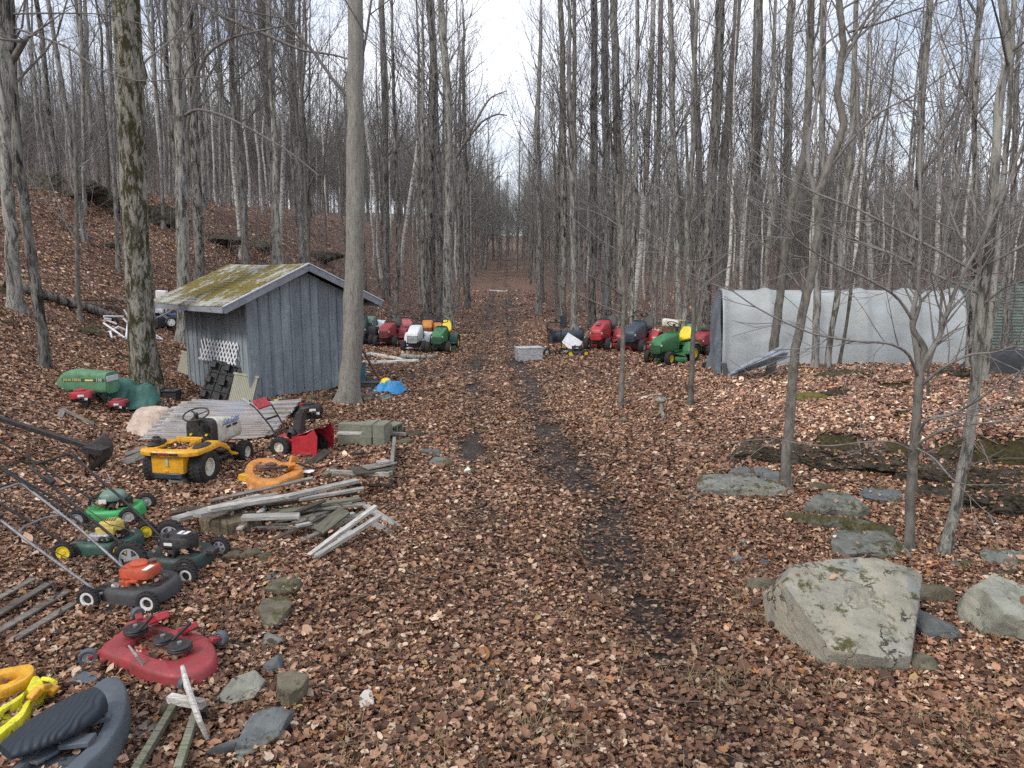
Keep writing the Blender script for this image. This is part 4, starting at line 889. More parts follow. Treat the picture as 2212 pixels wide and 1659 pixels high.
stone('flat oval stone in the leaves just right of the black mower', 523, 1208, (.4, .22, .1), 41, rk_brown, .35, (0, 0), .35, [(-1, -.3), (-.5, .8), (.8, 1), (1, -.2), (.1, -1)], 4, group=SL)
stone('mossy dark stone standing above the broken slate slab', 574, 1215, (.14, .22, .12), 42, rk_moss, 0, (0, 0), .3, group=SL)
stone('broken slate slab with curved edge, uppermost of the stone row', 575, 1262, (.3, .46, .07), 43, rk_slate, -.1, (0, R(8)), .1, [(-.3, 1), (.6, .9), (1, .2), (.6, -.5), (-.9, -1), (-.2, -.4), (-.1, .3)], 5, group=SL)
stone('rounded grey stone next to the broken slate slab', 606, 1275, (.24, .34, .16), 44, rk_brown, .1, (0, 0), .3, group=SL)
stone('long spotted grey stone below the broken slate slab', 594, 1335, (.27, .45, .16), 45, rk_brown, .15, (0, 0), .35, [(-.8, .9), (.6, 1), (1, .1), (.5, -1), (-.2, -1), (-.9, 0)], 5, group=SL)
stone('pale grey stone right of the red mower deck', 586, 1398, (.17, .2, .12), 46, rk_grey, 0, (R(15), 0), .3, group=SL)
stone('small brown egg-shaped stone beside the red mower deck wheel', 528, 1390, (.07, .1, .07), 47, rk_brown, 0, (0, 0), .2, sub=3, group=SL)
stone('greenish angular stone standing in the leaves below the pale grey one', 594, 1455, (.13, .16, .16), 48, rk_slate, 0, (R(20), 0), .3, group=SL)
stone('pale yellowish lichened stone near the wooden frame', 525, 1508, (.34, .25, .14), 49, rk_pale, .5, (R(16), 0), .3, [(-1, -.3), (-.3, .8), (.7, 1), (1, .1), (.4, -1), (-.6, -.9)], 5, group=SL)
stone('dark brown blocky stone right of the lichened stone', 630, 1520, (.22, .22, .24), 50, rk_brown, .1, (R(12), 0), .25, [(-1, .7), (-.2, 1), (1, .5), (.8, -.4), (.1, -1), (-.8, -.3)], 5, group=SL)
stone('dark blue grey split slab at the bottom left of the track', 570, 1600, (.36, .28, .16), 51, rk_slate, .45, (R(22), 0), .2, [(-1, -.6), (-.5, .5), (.4, 1), (1, .4), (.5, -.6), (-.3, -1)], 5, group=SL)
stone('thin slab of slate on edge left of the split slab', 515, 1625, (.3, .06, .16), 52, rk_slate, .5, (R(20), 0), .3, group=SL)
stone('greenish stone in the leaves by the bottom of the wooden frame', 530, 1640, (.14, .1, .09), 53, rk_grey, 0, (0, 0), .3, sub=3, group=SL)
stone('small white and pinkish stone alone in the leaves at the bottom', 790, 1525, (.115, .14, .08), 54, mat('quartz_stone', (.52, .47, .42), .6, 0, .3, 8, .1), .5, (R(15), 0), .15, [(-.8, -.9), (-1, .1), (.1, 1), (.9, .8), (.6, -.8)], 4, group=SL)
stone('blue grey stone by the mossy stump left of the track', 934, 985, (.3, .2, .16), 55, rk_slate, 0, (0, 0), .25, group=SL)
stone('grey stone leaning below the blue grey one', 945, 1005, (.3, .22, .16), 56, rk_grey, .6, (R(15), 0), .3, group=SL)
stone('mossy stone at the right end of the stone pair by the track', 966, 1010, (.16, .3, .14), 57, rk_moss, 0, (0, 0), .3, group=SL)
stone('small flat green grey stone in the leaves near the white cup', 982, 1082, (.14, .12, .05), 58, rk_slate, 0, (0, 0), .3, sub=3, group=SL)
stone('broken stone with bark scraps behind the cinder blocks', 872, 962, (.34, .3, .16), 59, rk_brown, 0, (0, 0), .3, group=SL)
stone('dark round rotten chunk beside the cinder blocks', 893, 945, (.34, .22, .16), 60, rk_dark, 0, (0, 0), .25, group=SL)
FS = 'foundation stones under the shed gable'
for i, (u, v, a, b, c_, m, lb) in enumerate([
    (672, 868, .26, .2, .2, rk_moss, 'rounded mossy stone under the middle of the shed gable'), (700, 868, .28, .2, .15, rk_moss, 'low mossy stone right of the rounded one under the shed gable'),
    (728, 862, .36, .24, .22, rk_dark, 'dark layered stone left of the tan tree foot'), (775, 866, .3, .26, .24, rk_brown, 'large round stone right of the tan tree foot'),
    (793, 868, .26, .22, .13, rk_pale, 'pale flat stone below the large round stone by the tan tree'), (832, 866, .44, .3, .18, rk_grey, 'broad greenish stone at the right end of the shed stones'),
    (808, 857, .3, .24, .14, rk_brown, 'brown stone behind the broad greenish stone'), (818, 845, .4, .26, .16, rk_grey, 'layered stone below the blue tarp'),
    (762, 878, .16, .12, .08, rk_slate, 'small flat stone in front of the tan tree foot'), (790, 850, .3, .22, .14, rk_dark, 'dark stone under the right corner of the shed'),
    (650, 872, .2, .16, .1, rk_dark, 'dark stone behind the snow blower handles'), (745, 856, .3, .2, .16, rk_brown, 'brown stone beneath the shed just behind the tan tree')]):
    stone(lb, u, v, (a, b, c_), 70 + i, m, i * .7, (0, 0), .2, group=FS, sub=3)
# ledge rocks of the mound, slope outcrops
LG = 'dark mossy rocks of the ledge'
rl = np.random.RandomState(5)
ledge_lab = ['dark mossy ledge rock at the left end of the ledge', 'dark ledge rock left of the curving trunk', 'ledge rock directly behind the curving trunk', 'overhanging ledge rock right of the curving trunk', 'dark hollow ledge rock above the mossy wedge stone', 'brown mossy ledge rock left of the low branching tree', 'black ledge rock behind the low branching tree', 'mossy ledge rock between the two right trunks', 'dark green ledge rock right of the leaning trunk', 'lumpy mossy ledge rock near the right edge', 'low dark rock at the foot of the ledge by the right edge', 'green mossed rock hanging over the right edge', 'dark rock in the hollow below the right ledge']
for i, (u, v, a, b, c_) in enumerate([(1620, 985, .8, .5, .34), (1668, 992, .8, .5, .4), (1715, 1000, .9, .55, .5), (1775, 1005, 1.0, .6, .5), (1835, 1010, .9, .5, .46), (1895, 1012, .9, .6, .5), (1955, 1025, .9, .6, .52), (2020, 1045, .9, .6, .6), (2085, 1055, 1.0, .7, .62), (2150, 1060, 1.1, .8, .7), (2120, 1100, .7, .5, .4), (2200, 1110, .9, .7, .7), (2040, 1085, .6, .4, .3)]):
    stone(ledge_lab[i], u, v - 6, (a * .85, b, c_ * .85), 100 + i, rk_dark, rl.uniform(-.5, .5), (R(rl.uniform(-12, 12)), R(rl.uniform(-10, 10))), .48, group=LG, sub=6, noise=.55, name='ledge_rock', cat='rock')
stone('dark rock cropping out on the mound right under the shelter', 1815, 812, (1.1, .5, .22), 121, rk_moss, 0, (0, 0), .45, group=LG, name='ledge_rock', cat='rock')
stone('dark rock slab in front of the right end of the shelter', 2058, 812, (1.1, .6, .3), 122, rk_dark, 0, (0, 0), .45, group=LG, name='ledge_rock', cat='rock')
stone('bright moss cushion on the middle of the mound', 1750, 862, (.52, .34, .2), 123, mat('bright_moss', (.11, .10, .018), .9, 0, .5, 20, .1, .01), 0, (0, 0), .4, group=LG, name='moss_cushion', cat='moss')
stone('dark crack-like rock right of the bright moss cushion', 1835, 852, (.6, .2, .14), 124, rk_dark, 0, (0, 0), .4, group=LG, name='ledge_rock', cat='rock')
OC = 'rock outcrops on the left hillside'
for i, (u, v, a, b, c_, lb) in enumerate([(92, 402, 1.9, 1.2, 1.1, 'mossy rock outcrop on the ridge at the upper left'), (150, 420, 2.0, 1.0, .8, 'dark outcrop right of the uppermost mossy outcrop'), (240, 440, 2.2, 1.0, .8, 'long dark rock behind the mossy trunk on the ridge'), (330, 470, 1.4, 1.0, .9, 'dark square rock between the mossy trunk and the trunk behind the shed'), (372, 480, 1.3, .9, .8, 'round mossy rock left of the trunk behind the shed'),
      (470, 520, 2.0, 1.0, .6, 'low mossy ledge on the ridge above the shed roof'), (560, 535, 1.8, 1.0, .6, 'mossy ledge on the ridge above the middle of the shed roof'), (690, 560, 1.8, 1.0, .8, 'dark ledge on the ridge behind the shed peak'), (235, 530, 1.0, .5, .2, 'small green mossy stone in the slope left of the mossy trunk'), (1015, 722, .9, .5, .25, 'mossy bump beside the track behind the parked mowers'), (175, 715, .9, .6, .2, 'mossy patch stone below the crooked sapling')]):
    stone(lb, u, v, (a, b, c_), 140 + i, [rk_moss, rk_dark][i % 2], rl.uniform(-.3, .3), (0, 0), .42, group=OC, sub=5, noise=.4, name='outcrop_rock', cat='rock')

# ------------------------------------------------------------------ tarp shelter
q = NT('grey_tarpaulin'); n1 = q.noise(q.co((.8, .8, 1)), 1.1, 8, .65, .3)
c = q.ramp(n1, [(.3, (.25, .275, .28)), (.5, (.33, .36, .37)), (.72, (.40, .435, .45))])
sp = q.noise(q.co(), 34, 6, .8); c = q.mix(q.ramp(sp, [(.55, 0), (.72, .45)]), c, (.15, .15, .13))
c = q.mix(q.ramp(q.noise(q.co((.6, 1, 2.2)), 2.2, 6, .7), [(.52, 0), (.7, .4)]), c, (.24, .24, .2))
sz3 = q.n('ShaderNodeSeparateXYZ'); q.L(q.tc.outputs['Object'], sz3.inputs[0]); up3 = q.ramp(sz3.outputs[2], [(.35, 0), (.95, 1)]); zz3 = q.math('MULTIPLY', q.math('MULTIPLY', sz3.outputs[2], .42), q.ramp(q.noise(q.co((.5, .5, 1.4)), 2.4, 7, .7), [(.35, .2), (.65, 1)])); c = q.mix(q.ramp(zz3, [(.3, 0), (.95, .65)]), c, (.30, .29, .24))
wv = q.n('ShaderNodeTexWave'); wv.inputs['Scale'].default_value = 14; q.L(q.co(), wv.inputs['Vector'])
q.bump(q.mix(.85, wv.outputs[1], q.noise(q.co(), 3, 5)), .015, .5); tarp_m = q.out(c, .55, 0, .4)
sx0, sx1, sy, SH, SD = 5.55, 11.5, 18.6, 2.42, 2.1
sh = thing('tarp_shelter', 'long grey tarpaulin shelter with a rounded roof behind the leafy mound', 'shelter', (sx0, sy, 0), R(-8))
def prof(t):      # 0 near foot .. 1 far foot
    t = np.asarray(t, float); a = t * pi
    cx = -np.cos(a); cz = np.sin(a)
    return SD / 2 + np.sign(cx) * np.abs(cx) ** .72 * SD / 2, SH * np.abs(cz) ** .66
def cover(U, V):
    x = U * (sx1 - sx0); y, z = prof(V); bay = U * 5
    ph = np.abs(bay - np.round(bay)); sag = (1 - np.exp(-(ph / .11) ** 2)) * .11
    y = y + (SD / 2 - y) * sag * .8 + .035 * fbm(x * 1.0, z * 1.0, 3); z = z * (1 - sag * .25) - (z > 1.6) * 0.05 * fbm(x * 1.3, y * 2, 5) + .015 * np.sin(U * 40) * V * 0
    y = y - .03 * np.sin(x * 5 + z * 2) * (z < 1.2) * (V < .5)
    return np.stack([x + .02 * fbm(z * 2, x, 8), y, z - .05 - .0 * x], -1)
mb = MB().grid(cover, 150, 60); o = mb.build('tarp_cover', tarp_m, sh, 180)
sm = o.modifiers.new('solid', 'SOLIDIFY'); sm.thickness = .006
ribm = mat('galvanised_tube', (.5, .5, .5), .4, .8, .2, 6, .2)
for i in range(6):
    t = np.linspace(0, 1, 24); y, z = prof(t); MB().tube(np.c_[np.full(24, i / 5 * (sx1 - sx0) * .995 + .01), SD / 2 + (y - SD / 2) * .97, z * .98 - .05], .022, 8).build('frame_hoop', ribm, sh)
# dark front curtain hanging at the left end
dk = mat('dark_blue_grey_cloth', (.13, .155, .185), .75, 0, .4, 3, .3, .004)
def curt(U, V):
    t = .04 + U * .92; y, z = prof(t); zz = z * (1 - V) ; y2 = SD / 2 + (y - SD / 2) * (1 + .0 * V)
    return np.stack([-.03 - .07 * V - .04 * np.sin(U * 34) * V - .05 * np.sin(V * 7 + U * 9), y2 - .1 * V * (U < .3), zz * 1.0 - .04], -1)
MB().grid(curt, 60, 24).build('end_curtain', dk, sh, 180)
def curt2(U, V):
    y, z = prof(.05 + U * .9); return np.stack([sx1 - sx0 - .02 + .03 * np.sin(U * 20) * V, y, z * (1 - V) - .04], -1)
MB().grid(curt2, 40, 12).build('end_curtain', tarp_m, sh, 180)
# green container behind the shelter
gm = mat('green_container_paint', (.17, .225, .20), .6, 0, .3, 2, .3)
pc = atY(2108, 745, 27.5); cn = thing('green_container', 'big dull green corrugated container behind the trees at the right edge', 'container', (pc.x, 27.5, -.35), R(-6))
mb = MB(); n = 60; xs = np.linspace(0, 7, n * 4 + 1); ys = np.where((np.arange(n * 4 + 1) % 4) < 2, 0, -.035)
zz = np.linspace(0, 2.75, 23)
def pan(U, V): return np.stack([U * 7, -.03 * (np.sin(V * 23 * 2 * pi) > 0) + 0 * U, V * 2.75], -1)
mb.grid(pan, 3, 139); mb.build('side_panel', gm, cn, 0)
mb = MB(); mb.box((3.5, 1.25, 1.37), (6.98, 2.4, 2.7)); mb.build('body', gm, cn); mb = MB(); mb.box((3.5, -.01, 2.79), (7.1, .12, .1)); mb.box((.0, -.02, 1.4), (.12, .12, 2.8)); mb.build('edge_rail', mat('dark_green_edge', (.06, .10, .09), .5), cn)
# black tarp heap at the right edge
bt = mat('black_plastic_sheet', (.012, .012, .014), .28, 0, .4, 4, .15, .003)
pb = at(2212, 812)
def heap(U, V):
    a = U * 2 * pi; r = V; x = np.cos(a) * r; y = np.sin(a) * r
    z = .62 * (1 - r ** 3.2) + .10 * fbm(x * 3, y * 3, 5) * 2 * (1 - r * .5); return np.stack([x * .9 * (1 + .12 * np.sin(a * 5)), y * .7, z * .8 + .08 * fbm(x * 8, y * 8, 3)], -1)
solo('black_sheet_heap', MB().grid(heap, 70, 24), bt, 'heap covered by shiny black plastic sheet at the right edge', 'tarp', (pb.x, pb.y + .5, pb.z - .02), 0, None, 180)

# ------------------------------------------------------------------ wood
w_grey = wood_mat('weathered_grey_wood', (.33, .31, .275)); w_pale = wood_mat('pale_silvered_wood', (.58, .56, .52), .45); w_dark = wood_mat('dark_wet_wood', (.105, .09, .072)); w_green = wood_mat('greenish_old_wood', (.22, .22, .17), .4, green=.5); w_brown = wood_mat('brown_wood', (.24, .16, .11))
def plank(a, b, wd, th, m, label, za=0, zb=0, roll=0, name='wood_board', cat='board', group=None, bev=.004):
    """a, b: photograph positions of the ends; za, zb: heights above the ground there"""
    pa = at(*a, dz=za); pb_ = at(*b, dz=zb); pa.z += th / 2; pb_.z += th / 2; c = (pa + pb_) / 2; d = pb_ - pa
    mb = MB(); L = d.length; n = 7; mb2 = MB()
    rng = np.random.RandomState(int(abs(a[0] * 7 + a[1] * 3)) % 9999)
    bow = rng.randn() * .006 * L; tw_ = rng.randn() * .06
    rings = []
    for i in range(n):
        t = i / (n - 1) - .5; an = tw_ * t; y = wd / 2; z = th / 2; oy = bow * (1 - 4 * t * t)
        sh_ = 1 - (.04 * rng.rand() if i in (0, n - 1) else 0)
        rings.append([(t * L + (rng.randn() * .004 if i in (0, n - 1) else 0), yy * sh_ * cos(an) - zz * sin(an) + oy, yy * sin(an) + zz * sh_ * cos(an)) for yy, zz in ((-y, -z), (y, -z), (y, z), (-y, z))])
    mb.loft(rings); q_ = d.to_track_quat('X', 'Z').to_matrix() @ Matrix.Rotation(roll, 3, 'X')
    o = solo(name, mb, m, label, cat, tuple(c), tuple(q_.to_euler()), group, 30, bev); return o
GW = 'boards of the weathered lumber pile'
WP = [  # a, b, width, thick, material, za, zb, roll, label
 ((372, 1112), (668, 1065), .09, .035, w_dark, .10, .12, 0, 'long dark board at the back of the lumber pile'),
 ((380, 1125), (565, 1075), .14, .04, w_pale, .20, .12, 0, 'pale wide board whose cut end points left, top left of the pile'),
 ((455, 1085), (676, 1035), .05, .03, w_grey, .06, .26, .3, 'thin grey lath running up to the right behind the pile'),
 ((440, 1104), (600, 1070), .09, .035, w_grey, .16, .14, 0, 'grey board in the left half of the pile, behind the pale wide one'),
 ((425, 1118), (520, 1095), .12, .045, w_pale, .26, .22, 0, 'short pale block on the left end of the pile'),
 ((452, 1105), (625, 1076), .10, .045, w_pale, .30, .26, 0, 'pale square-edged board on top of the left half of the pile'),
 ((520, 1122), (760, 1088), .11, .03, w_green, .14, .14, 0, 'long greenish board under the middle of the pile'),
 ((522, 1122), (648, 1118), .12, .04, w_pale, .22, .2, 0, 'short straight whitish board at the front of the pile'),
 ((618, 1078), (772, 1042), .10, .045, w_pale, .28, .24, 0, 'pale board jutting to the upper right of the pile'),
 ((645, 1082), (785, 1058), .07, .035, w_pale, .24, .2, 0, 'narrow whitish board just below the pale jutting one'),
 ((560, 1092), (760, 1066), .12, .03, w_dark, .14, .14, 0, 'dark board in the shadow of the upper pile'),
 ((690, 1092), (778, 1080), .10, .035, w_green, .18, .16, 0, 'short green-grey board at the right end of the pile'),
 ((655, 1104), (790, 1092), .10, .03, w_grey, .14, .12, 0, 'grey board under the short green-grey one'),
 ((540, 1132), (700, 1120), .10, .03, w_dark, .05, .05, 0, 'dark board low in the front of the pile'),
 ((640, 1140), (765, 1112), .06, .03, w_pale, .14, .14, 0, 'narrow pale strip crossing the right front of the pile'),
 ((590, 1170), (705, 1116), .07, .03, w_dark, .02, .2, 0, 'dark strip slanting down to the left at the front of the pile'),
 ((650, 1172), (790, 1110), .08, .03, w_grey, .02, .16, 0, 'grey strip slanting down to the left under the crossed battens'),
 ((700, 1160), (672, 1120), .07, .03, w_grey, .02, .18, 0, 'short grey piece poking down from the pile'),
 ((688, 1150), (745, 1105), .16, .025, w_green, .12, .26, .2, 'broad green-grey board end below the crossed battens'),
 ((668, 1205), (812, 1098), .055, .04, w_pale, .02, .3, 0, 'long white batten crossing the lumber pile, upper of the crossed pair'),
 ((682, 1207), (822, 1118), .06, .04, w_pale, .03, .24, 0, 'long white batten crossing the lumber pile, lower of the crossed pair'),
 ((735, 1170), (752, 1150), .09, .03, w_pale, .02, .04, 0, 'small split end under the crossed battens'),
 ((790, 1095), (862, 1142), .08, .03, w_pale, .12, .02, 0, 'grey board pointing down right beside the pile'),
 ((800, 1108), (840, 1125), .05, .03, w_pale, .10, .04, 0, 'short whitish strip inside the right end of the pile'),
 ((800, 1130), (852, 1160), .09, .03, w_grey, .05, .01, 0, 'grey board end lowest at the right of the pile'),
 ((832, 1090), (885, 1100), .09, .025, w_dark, .02, .01, 0, 'small dark board right of the pile, farther one'),
 ((838, 1106), (903, 1128), .10, .025, w_brown, .02, .01, 0, 'small brown board right of the pile, nearer one'),
 ((725, 1140), (808, 1128), .14, .05, w_dark, .0, .0, 0, 'dark block carrying the right end of the pile'),
 ((742, 1158), (800, 1150), .2, .04, w_grey, .0, .0, 0, 'grey offcut flat on the ground under the crossed battens'),
 ((420, 1142), (470, 1128), .05, .03, w_grey, .02, .04, 0, 'short stick board left of the fibrous stump'),
 ((600, 1105), (560, 1122), .06, .03, w_dark, .16, .1, 0, 'dark short board crossing inside the pile'),
 ((700, 1085), (640, 1110), .07, .03, w_dark, .2, .18, 0, 'dark slat lying across the right half of the pile'),
]
WPx = np.random.RandomState(31)
for k in range(12):
    u, v = WPx.uniform(520, 760), WPx.uniform(1085, 1145); a_ = WPx.randn() * .35 + .2; L_ = WPx.uniform(40, 95)
    WP.append(((u - L_ * cos(a_), v + L_ * sin(a_) * .5), (u + L_ * cos(a_), v - L_ * sin(a_) * .5), WPx.uniform(.04, .1), .028, [w_grey, w_dark, w_green, w_pale][k % 4], .02 + WPx.rand() * .15, .02 + WPx.rand() * .15, 0, 'weathered board half buried inside the lumber pile'))
for a, b, wd, th, m, za, zb, ro, lb in WP: plank(a, b, wd, th, m, lb, za, zb, ro, group=GW)
plank((270, 1003), (348, 968), .14, .045, w_grey, 'wide old board beside the left wheel of the yellow tractor', .05, .14, .5)
plank((270, 985), (345, 960), .10, .03, w_grey, 'thin old board above the wide one left of the yellow tractor', .12, .2, .2)
plank((128, 905), (137, 885), .10, .03, w_grey, 'short post standing left of the fallen rail', .02, .12)
plank((140, 888), (205, 920), .07, .035, w_grey, 'fallen grey rail in the leaves below the red engine', .12, .03)
plank((215, 925), (268, 906), .03, .02, w_grey, 'thin stick-like lath between rail and cloth cover', .02, .03)
plank((272, 1090), (360, 1096), .05, .02, w_pale, 'pale lath in the leaves behind the lime green mower', .02, .02)
plank((470, 992), (520, 990), .10, .02, w_green, 'dark board scrap right of the yellow tractor front wheel', .02, .02)
plank((452, 1040), (488, 1036), .09, .02, w_green, 'little board scrap right of the yellow tractor rear wheel', .01, .01)
plank((655, 1012), (708, 975), .12, .025, w_dark, 'dark board leaning toward the leaf-filled frame', .02, .12, .4)
plank((700, 1030), (735, 1010), .1, .04, w_green, 'green-grey block by the leaf-filled frame', .05, .08)
plank((1365, 860), (1430, 852), .035, .02, w_pale, 'pale pole-like lath lying right of the thin young tree', .03, .06)
plank((1480, 1010), (1568, 955), .018, .014, w_brown, 'thin reddish stick lying left of the long slab stone', .02, .05, name='stick', cat='stick')
plank((772, 738), (823, 826), .05, .05, mat('rusty_red_steel', (.17, .07, .05), .8, 0, .4, 9, .3), 'rusty red bar leaning against the right corner of the shed', 1.0, .03, name='leaning_bar', cat='bar')
# slatted pallet at the left
w_slat = wood_mat('dim_grey_slat_wood', (.2, .18, .155))
pal_ = thing('slatted_pallet', 'broken grey slatted pallet flat in the leaves at the left edge', 'pallet', tuple(at(62, 1330)), 0)
for a, b, nm, wd, za in (((-25, 1320), (75, 1264), 'slat', .06, .06), ((-40, 1368), (110, 1275), 'slat', .075, .07), ((-30, 1396), (147, 1292), 'slat', .075, .06), ((30, 1396), (161, 1315), 'slat', .07, .05), ((77, 1266), (152, 1300), 'stringer', .05, .02), ((20, 1305), (135, 1360), 'stringer', .05, .01)):
    pa, pb2 = at(*a), at(*b); pa.z += za; pb2.z += za; MB().beam(tuple(pa - pal_.location), tuple(pb2 - pal_.location), wd, .02 if nm == 'slat' else .045).build(nm, w_slat if nm == 'slat' else w_dark, pal_, 30, .003)
# wooden frame at the bottom left
fr = at(335, 1590); a1, a2 = at(286, 1685, .02), at(412, 1520, .05)
wf = thing('wooden_frame', 'grey green wooden ladder frame lying at the bottom left', 'frame', tuple(at(340, 1600)), 0)
def fpart(nm, a, b, za, zb, wd, th, m):
    pa, pb2 = at(*a, dz=za), at(*b, dz=zb); mb = MB().beam(tuple(pa - wf.location), tuple(pb2 - wf.location), wd, th); mb.build(nm, m, wf, 30, .003)
fpart('rail', (272, 1700), (382, 1515), .05, .12, .045, .045, w_green); fpart('rail', (372, 1700), (424, 1538), .05, .12, .045, .045, w_green)
fpart('cross_piece', (366, 1508), (440, 1522), .15, .15, .05, .05, w_pale); fpart('leg', (362, 1520), (352, 1550), .12, .0, .05, .05, w_dark); fpart('leg', (436, 1530), (444, 1556), .12, .0, .05, .05, w_dark)
plank((256, 1620), (345, 1560), .12, .03, w_grey, 'grey board beneath the grey plastic body shell', .0, .02)
st1 = MB(); P = [at(u, v, h) for u, v, h in ((394, 1440, .22), (404, 1480, .2), (418, 1520, .22), (432, 1560, .16), (452, 1606, .02))]; st1.tube([tuple(p - P[0]) for p in P], [.014, .02, .019, .017, .012], 8)
solo('dead_stick', st1, w_pale, 'thick whitish stick propped on the end of the wooden frame', 'stick', tuple(P[0]), 0)
st1 = MB(); P = [at(u, v, h) for u, v, h in ((278, 1395, .22), (296, 1418, .2), (312, 1445, .1), (326, 1478, .02))]; st1.tube([tuple(p - P[0]) for p in P], [.008, .011, .01, .008], 7)
solo('dead_stick', st1, w_grey, 'thin curved stick lying over the front of the red mower deck', 'stick', tuple(P[0]), 0)
# leaf-filled box of boards and the blocks
cblock_m = mat('concrete_block', (.20, .205, .155), .95, 0, .3, 5, .3, .006)
def cinder(label, loc, rot, group=None, m=cblock_m, solid=False):
    mb = MB(); a, b, h = .39, .19, .19; t = .032
    if solid: mb.box((0, 0, 0), (a - .01, b - .012, h - .006))
    for x in (-a / 2 + t / 2, 0, a / 2 - t / 2): mb.box((x, 0, 0), (t, b - 2 * t + .004, h))
    for y in (-b / 2 + t / 2, b / 2 - t / 2): mb.box((0, y, 0), (a, t, h))
    return solo('cinder_block', mb, m, label, 'cinder block', loc, rot, group, 30, .004)
def blk(label, u, v, dz, rot, g='cinder blocks stacked by the snow blower', off=(0, 0), solid=True):
    p = at(u, v); cinder(label, (p.x + off[0], p.y + off[1], H(p.x, p.y) + .09 + dz), rot, g, solid=solid)
blk('greenish cinder block under the back of the yellow tractor', 388, 1050, .0, (0, R(90), R(90)), None, solid=False)
p0 = at(735, 968)
for lb, dx_, dy_, dz_, rz_, so in (('bottom left block of the block stack by the snow blower', .14, .1, 0, 0, 1), ('bottom middle block of the block stack by the snow blower', .43, .06, 0, 90, 1), ('bottom right block of the block stack by the snow blower', .64, .06, 0, 90, 1),
    ('wide solid block on top left of the block stack', .15, .1, .19, 2, 1), ('upper middle block of the block stack', .43, .12, .185, 90, 1), ('upper right block of the block stack', .64, .10, .185, 87, 1), ('block with open cells at the back of the block stack', .55, .42, .1, 8, 0)):
    cinder(lb, (p0.x + dx_, p0.y + dy_ + .1, H(p0.x + dx_, p0.y) + .09 + dz_), (0, 0, R(rz_ - 4)), 'cinder blocks stacked by the snow blower', solid=bool(so))
p0 = at(846, 946); cinder('block with a square hole facing left, alone at the back right of the stack', (p0.x, p0.y + .12, p0.z + .12), (R(90), 0, R(70)), 'cinder blocks stacked by the snow blower')
plank((730, 937), (782, 938), .12, .03, w_pale, 'pale board end resting on top of the cinder blocks', .385, .385)
plank((780, 935), (878, 941), .05, .05, w_grey, 'grey post lying behind the cinder blocks', .12, .08)
bx = thing('board_box', 'low rectangular box of stacked dark boards full of leaves', 'planter', tuple(at(790, 1010)), 0)
def bpart(nm, a, b, za, zb, wd, th, m):
    pa, pb2 = at(*a), at(*b); pa.z += za; pb2.z += zb; MB().beam(tuple(pa - bx.location), tuple(pb2 - bx.location), wd, th).build(nm, m, bx, 30, .003)
for k, hz in enumerate((.03, .10, .17, .23)):
    mm = [w_dark, w_dark, w_green, w_grey][k]
    bpart('side_board', (842 + k, 1060), (853, 978), hz, hz, .05, .055, mm); bpart('front_board', (706 + k * 3, 1056), (842, 1062), hz, hz, .05, .055, mm)
plank((762, 1020), (848, 1010), .34, .025, w_dark, 'dark panel lying on the leaf-filled board box', .24, .24)
plank((790, 1012), (850, 1000), .18, .02, w_grey, 'grey panel on top of the dark panel', .28, .28)
plank((815, 1002), (840, 998), .12, .03, w_pale, 'small pale block on the grey panel', .31, .31)
# stump with fibrous side
stm = at(500, 1150); mb = MB(); th = np.linspace(0, 2 * pi, 40, endpoint=False); rings = []
for z, r in ((-.1, .27), (0, .26), (.08, .22), (.17, .23), (.2, .2), (.19, .05)): rings.append([(cos(t) * r * (1.35 + .14 * sin(t * 7 + z * 9)), sin(t) * r * (.85 + .14 * cos(t * 9)), z) for t in th])
mb.loft(rings); solo('fibrous_stump', mb, bark('fibrous_wood', (.16, .13, .09), (.04, .03, .02), lichen=0, stretch=.15), 'shaggy rotten stump under the left end of the lumber pile', 'stump', tuple(stm), 0)
mb = MB(); mb.loft([[(cos(t) * r * (1 + .15 * sin(t * 5)), sin(t) * r, z) for t in th] for z, r in ((-.1, .14), (.0, .12), (.09, .09), (.1, .02))]); pz = at(1345, 916); solo('small_stump', mb, bark('stump_wood', (.14, .12, .09), (.04, .03, .02)), 'small mossy stump in front of the thin young tree', 'stump', tuple(pz), 0)
mb = MB(); P = [at(u, v, h) for u, v, h in ((1437, 910, .0), (1430, 890, .12), (1428, 866, .32))]; mb.tube([tuple(p - P[0]) for p in P], [.045, .035, .04], 10); mb.ball(tuple(P[2] - P[0] + Vector((0, 0, .02))), (.12, .09, .06)); solo('broken_stub', mb, bark_light, 'broken pale stub with a knob beside the pale lath', 'stump', tuple(P[0]), 0)
# fallen logs
def log(label, pts, r0, r1, m, name='fallen_log', group=None):
    P = [at(u, v, h) for u, v, h in pts]; mb = MB(); Q = [tuple(p - P[0]) for p in P]; mb.tube(Q, np.linspace(r0, r1, len(Q)), 14); return solo(name, mb, m, label, 'log', tuple(P[0]), 0, group)
log('long dark fallen trunk lying across the slope at the left', [(8, 608, .15), (60, 625, .15), (130, 648, .15), (200, 668, .15), (258, 690, .1)], .13, .11, bark_dark)
log('fallen white birch log behind the shed, left piece', [(768, 772, .12), (800, 765, .1), (845, 772, .08), (872, 778, .08)], .07, .06, bark_birch, group='birch logs on the ground')
log('fallen white birch log behind the shed, lower piece', [(790, 785, .05), (840, 783, .06), (905, 780, .06)], .08, .07, bark_birch, group='birch logs on the ground')
log('brown log end-on at the right of the birch logs', [(868, 768, .1), (900, 772, .1), (945, 770, .1)], .08, .07, bark_grey, group='birch logs on the ground')
log('thin pale pole right of the birch logs', [(905, 781, .03), (960, 779, .05), (1012, 785, .03)], .03, .02, bark_light, group='birch logs on the ground')
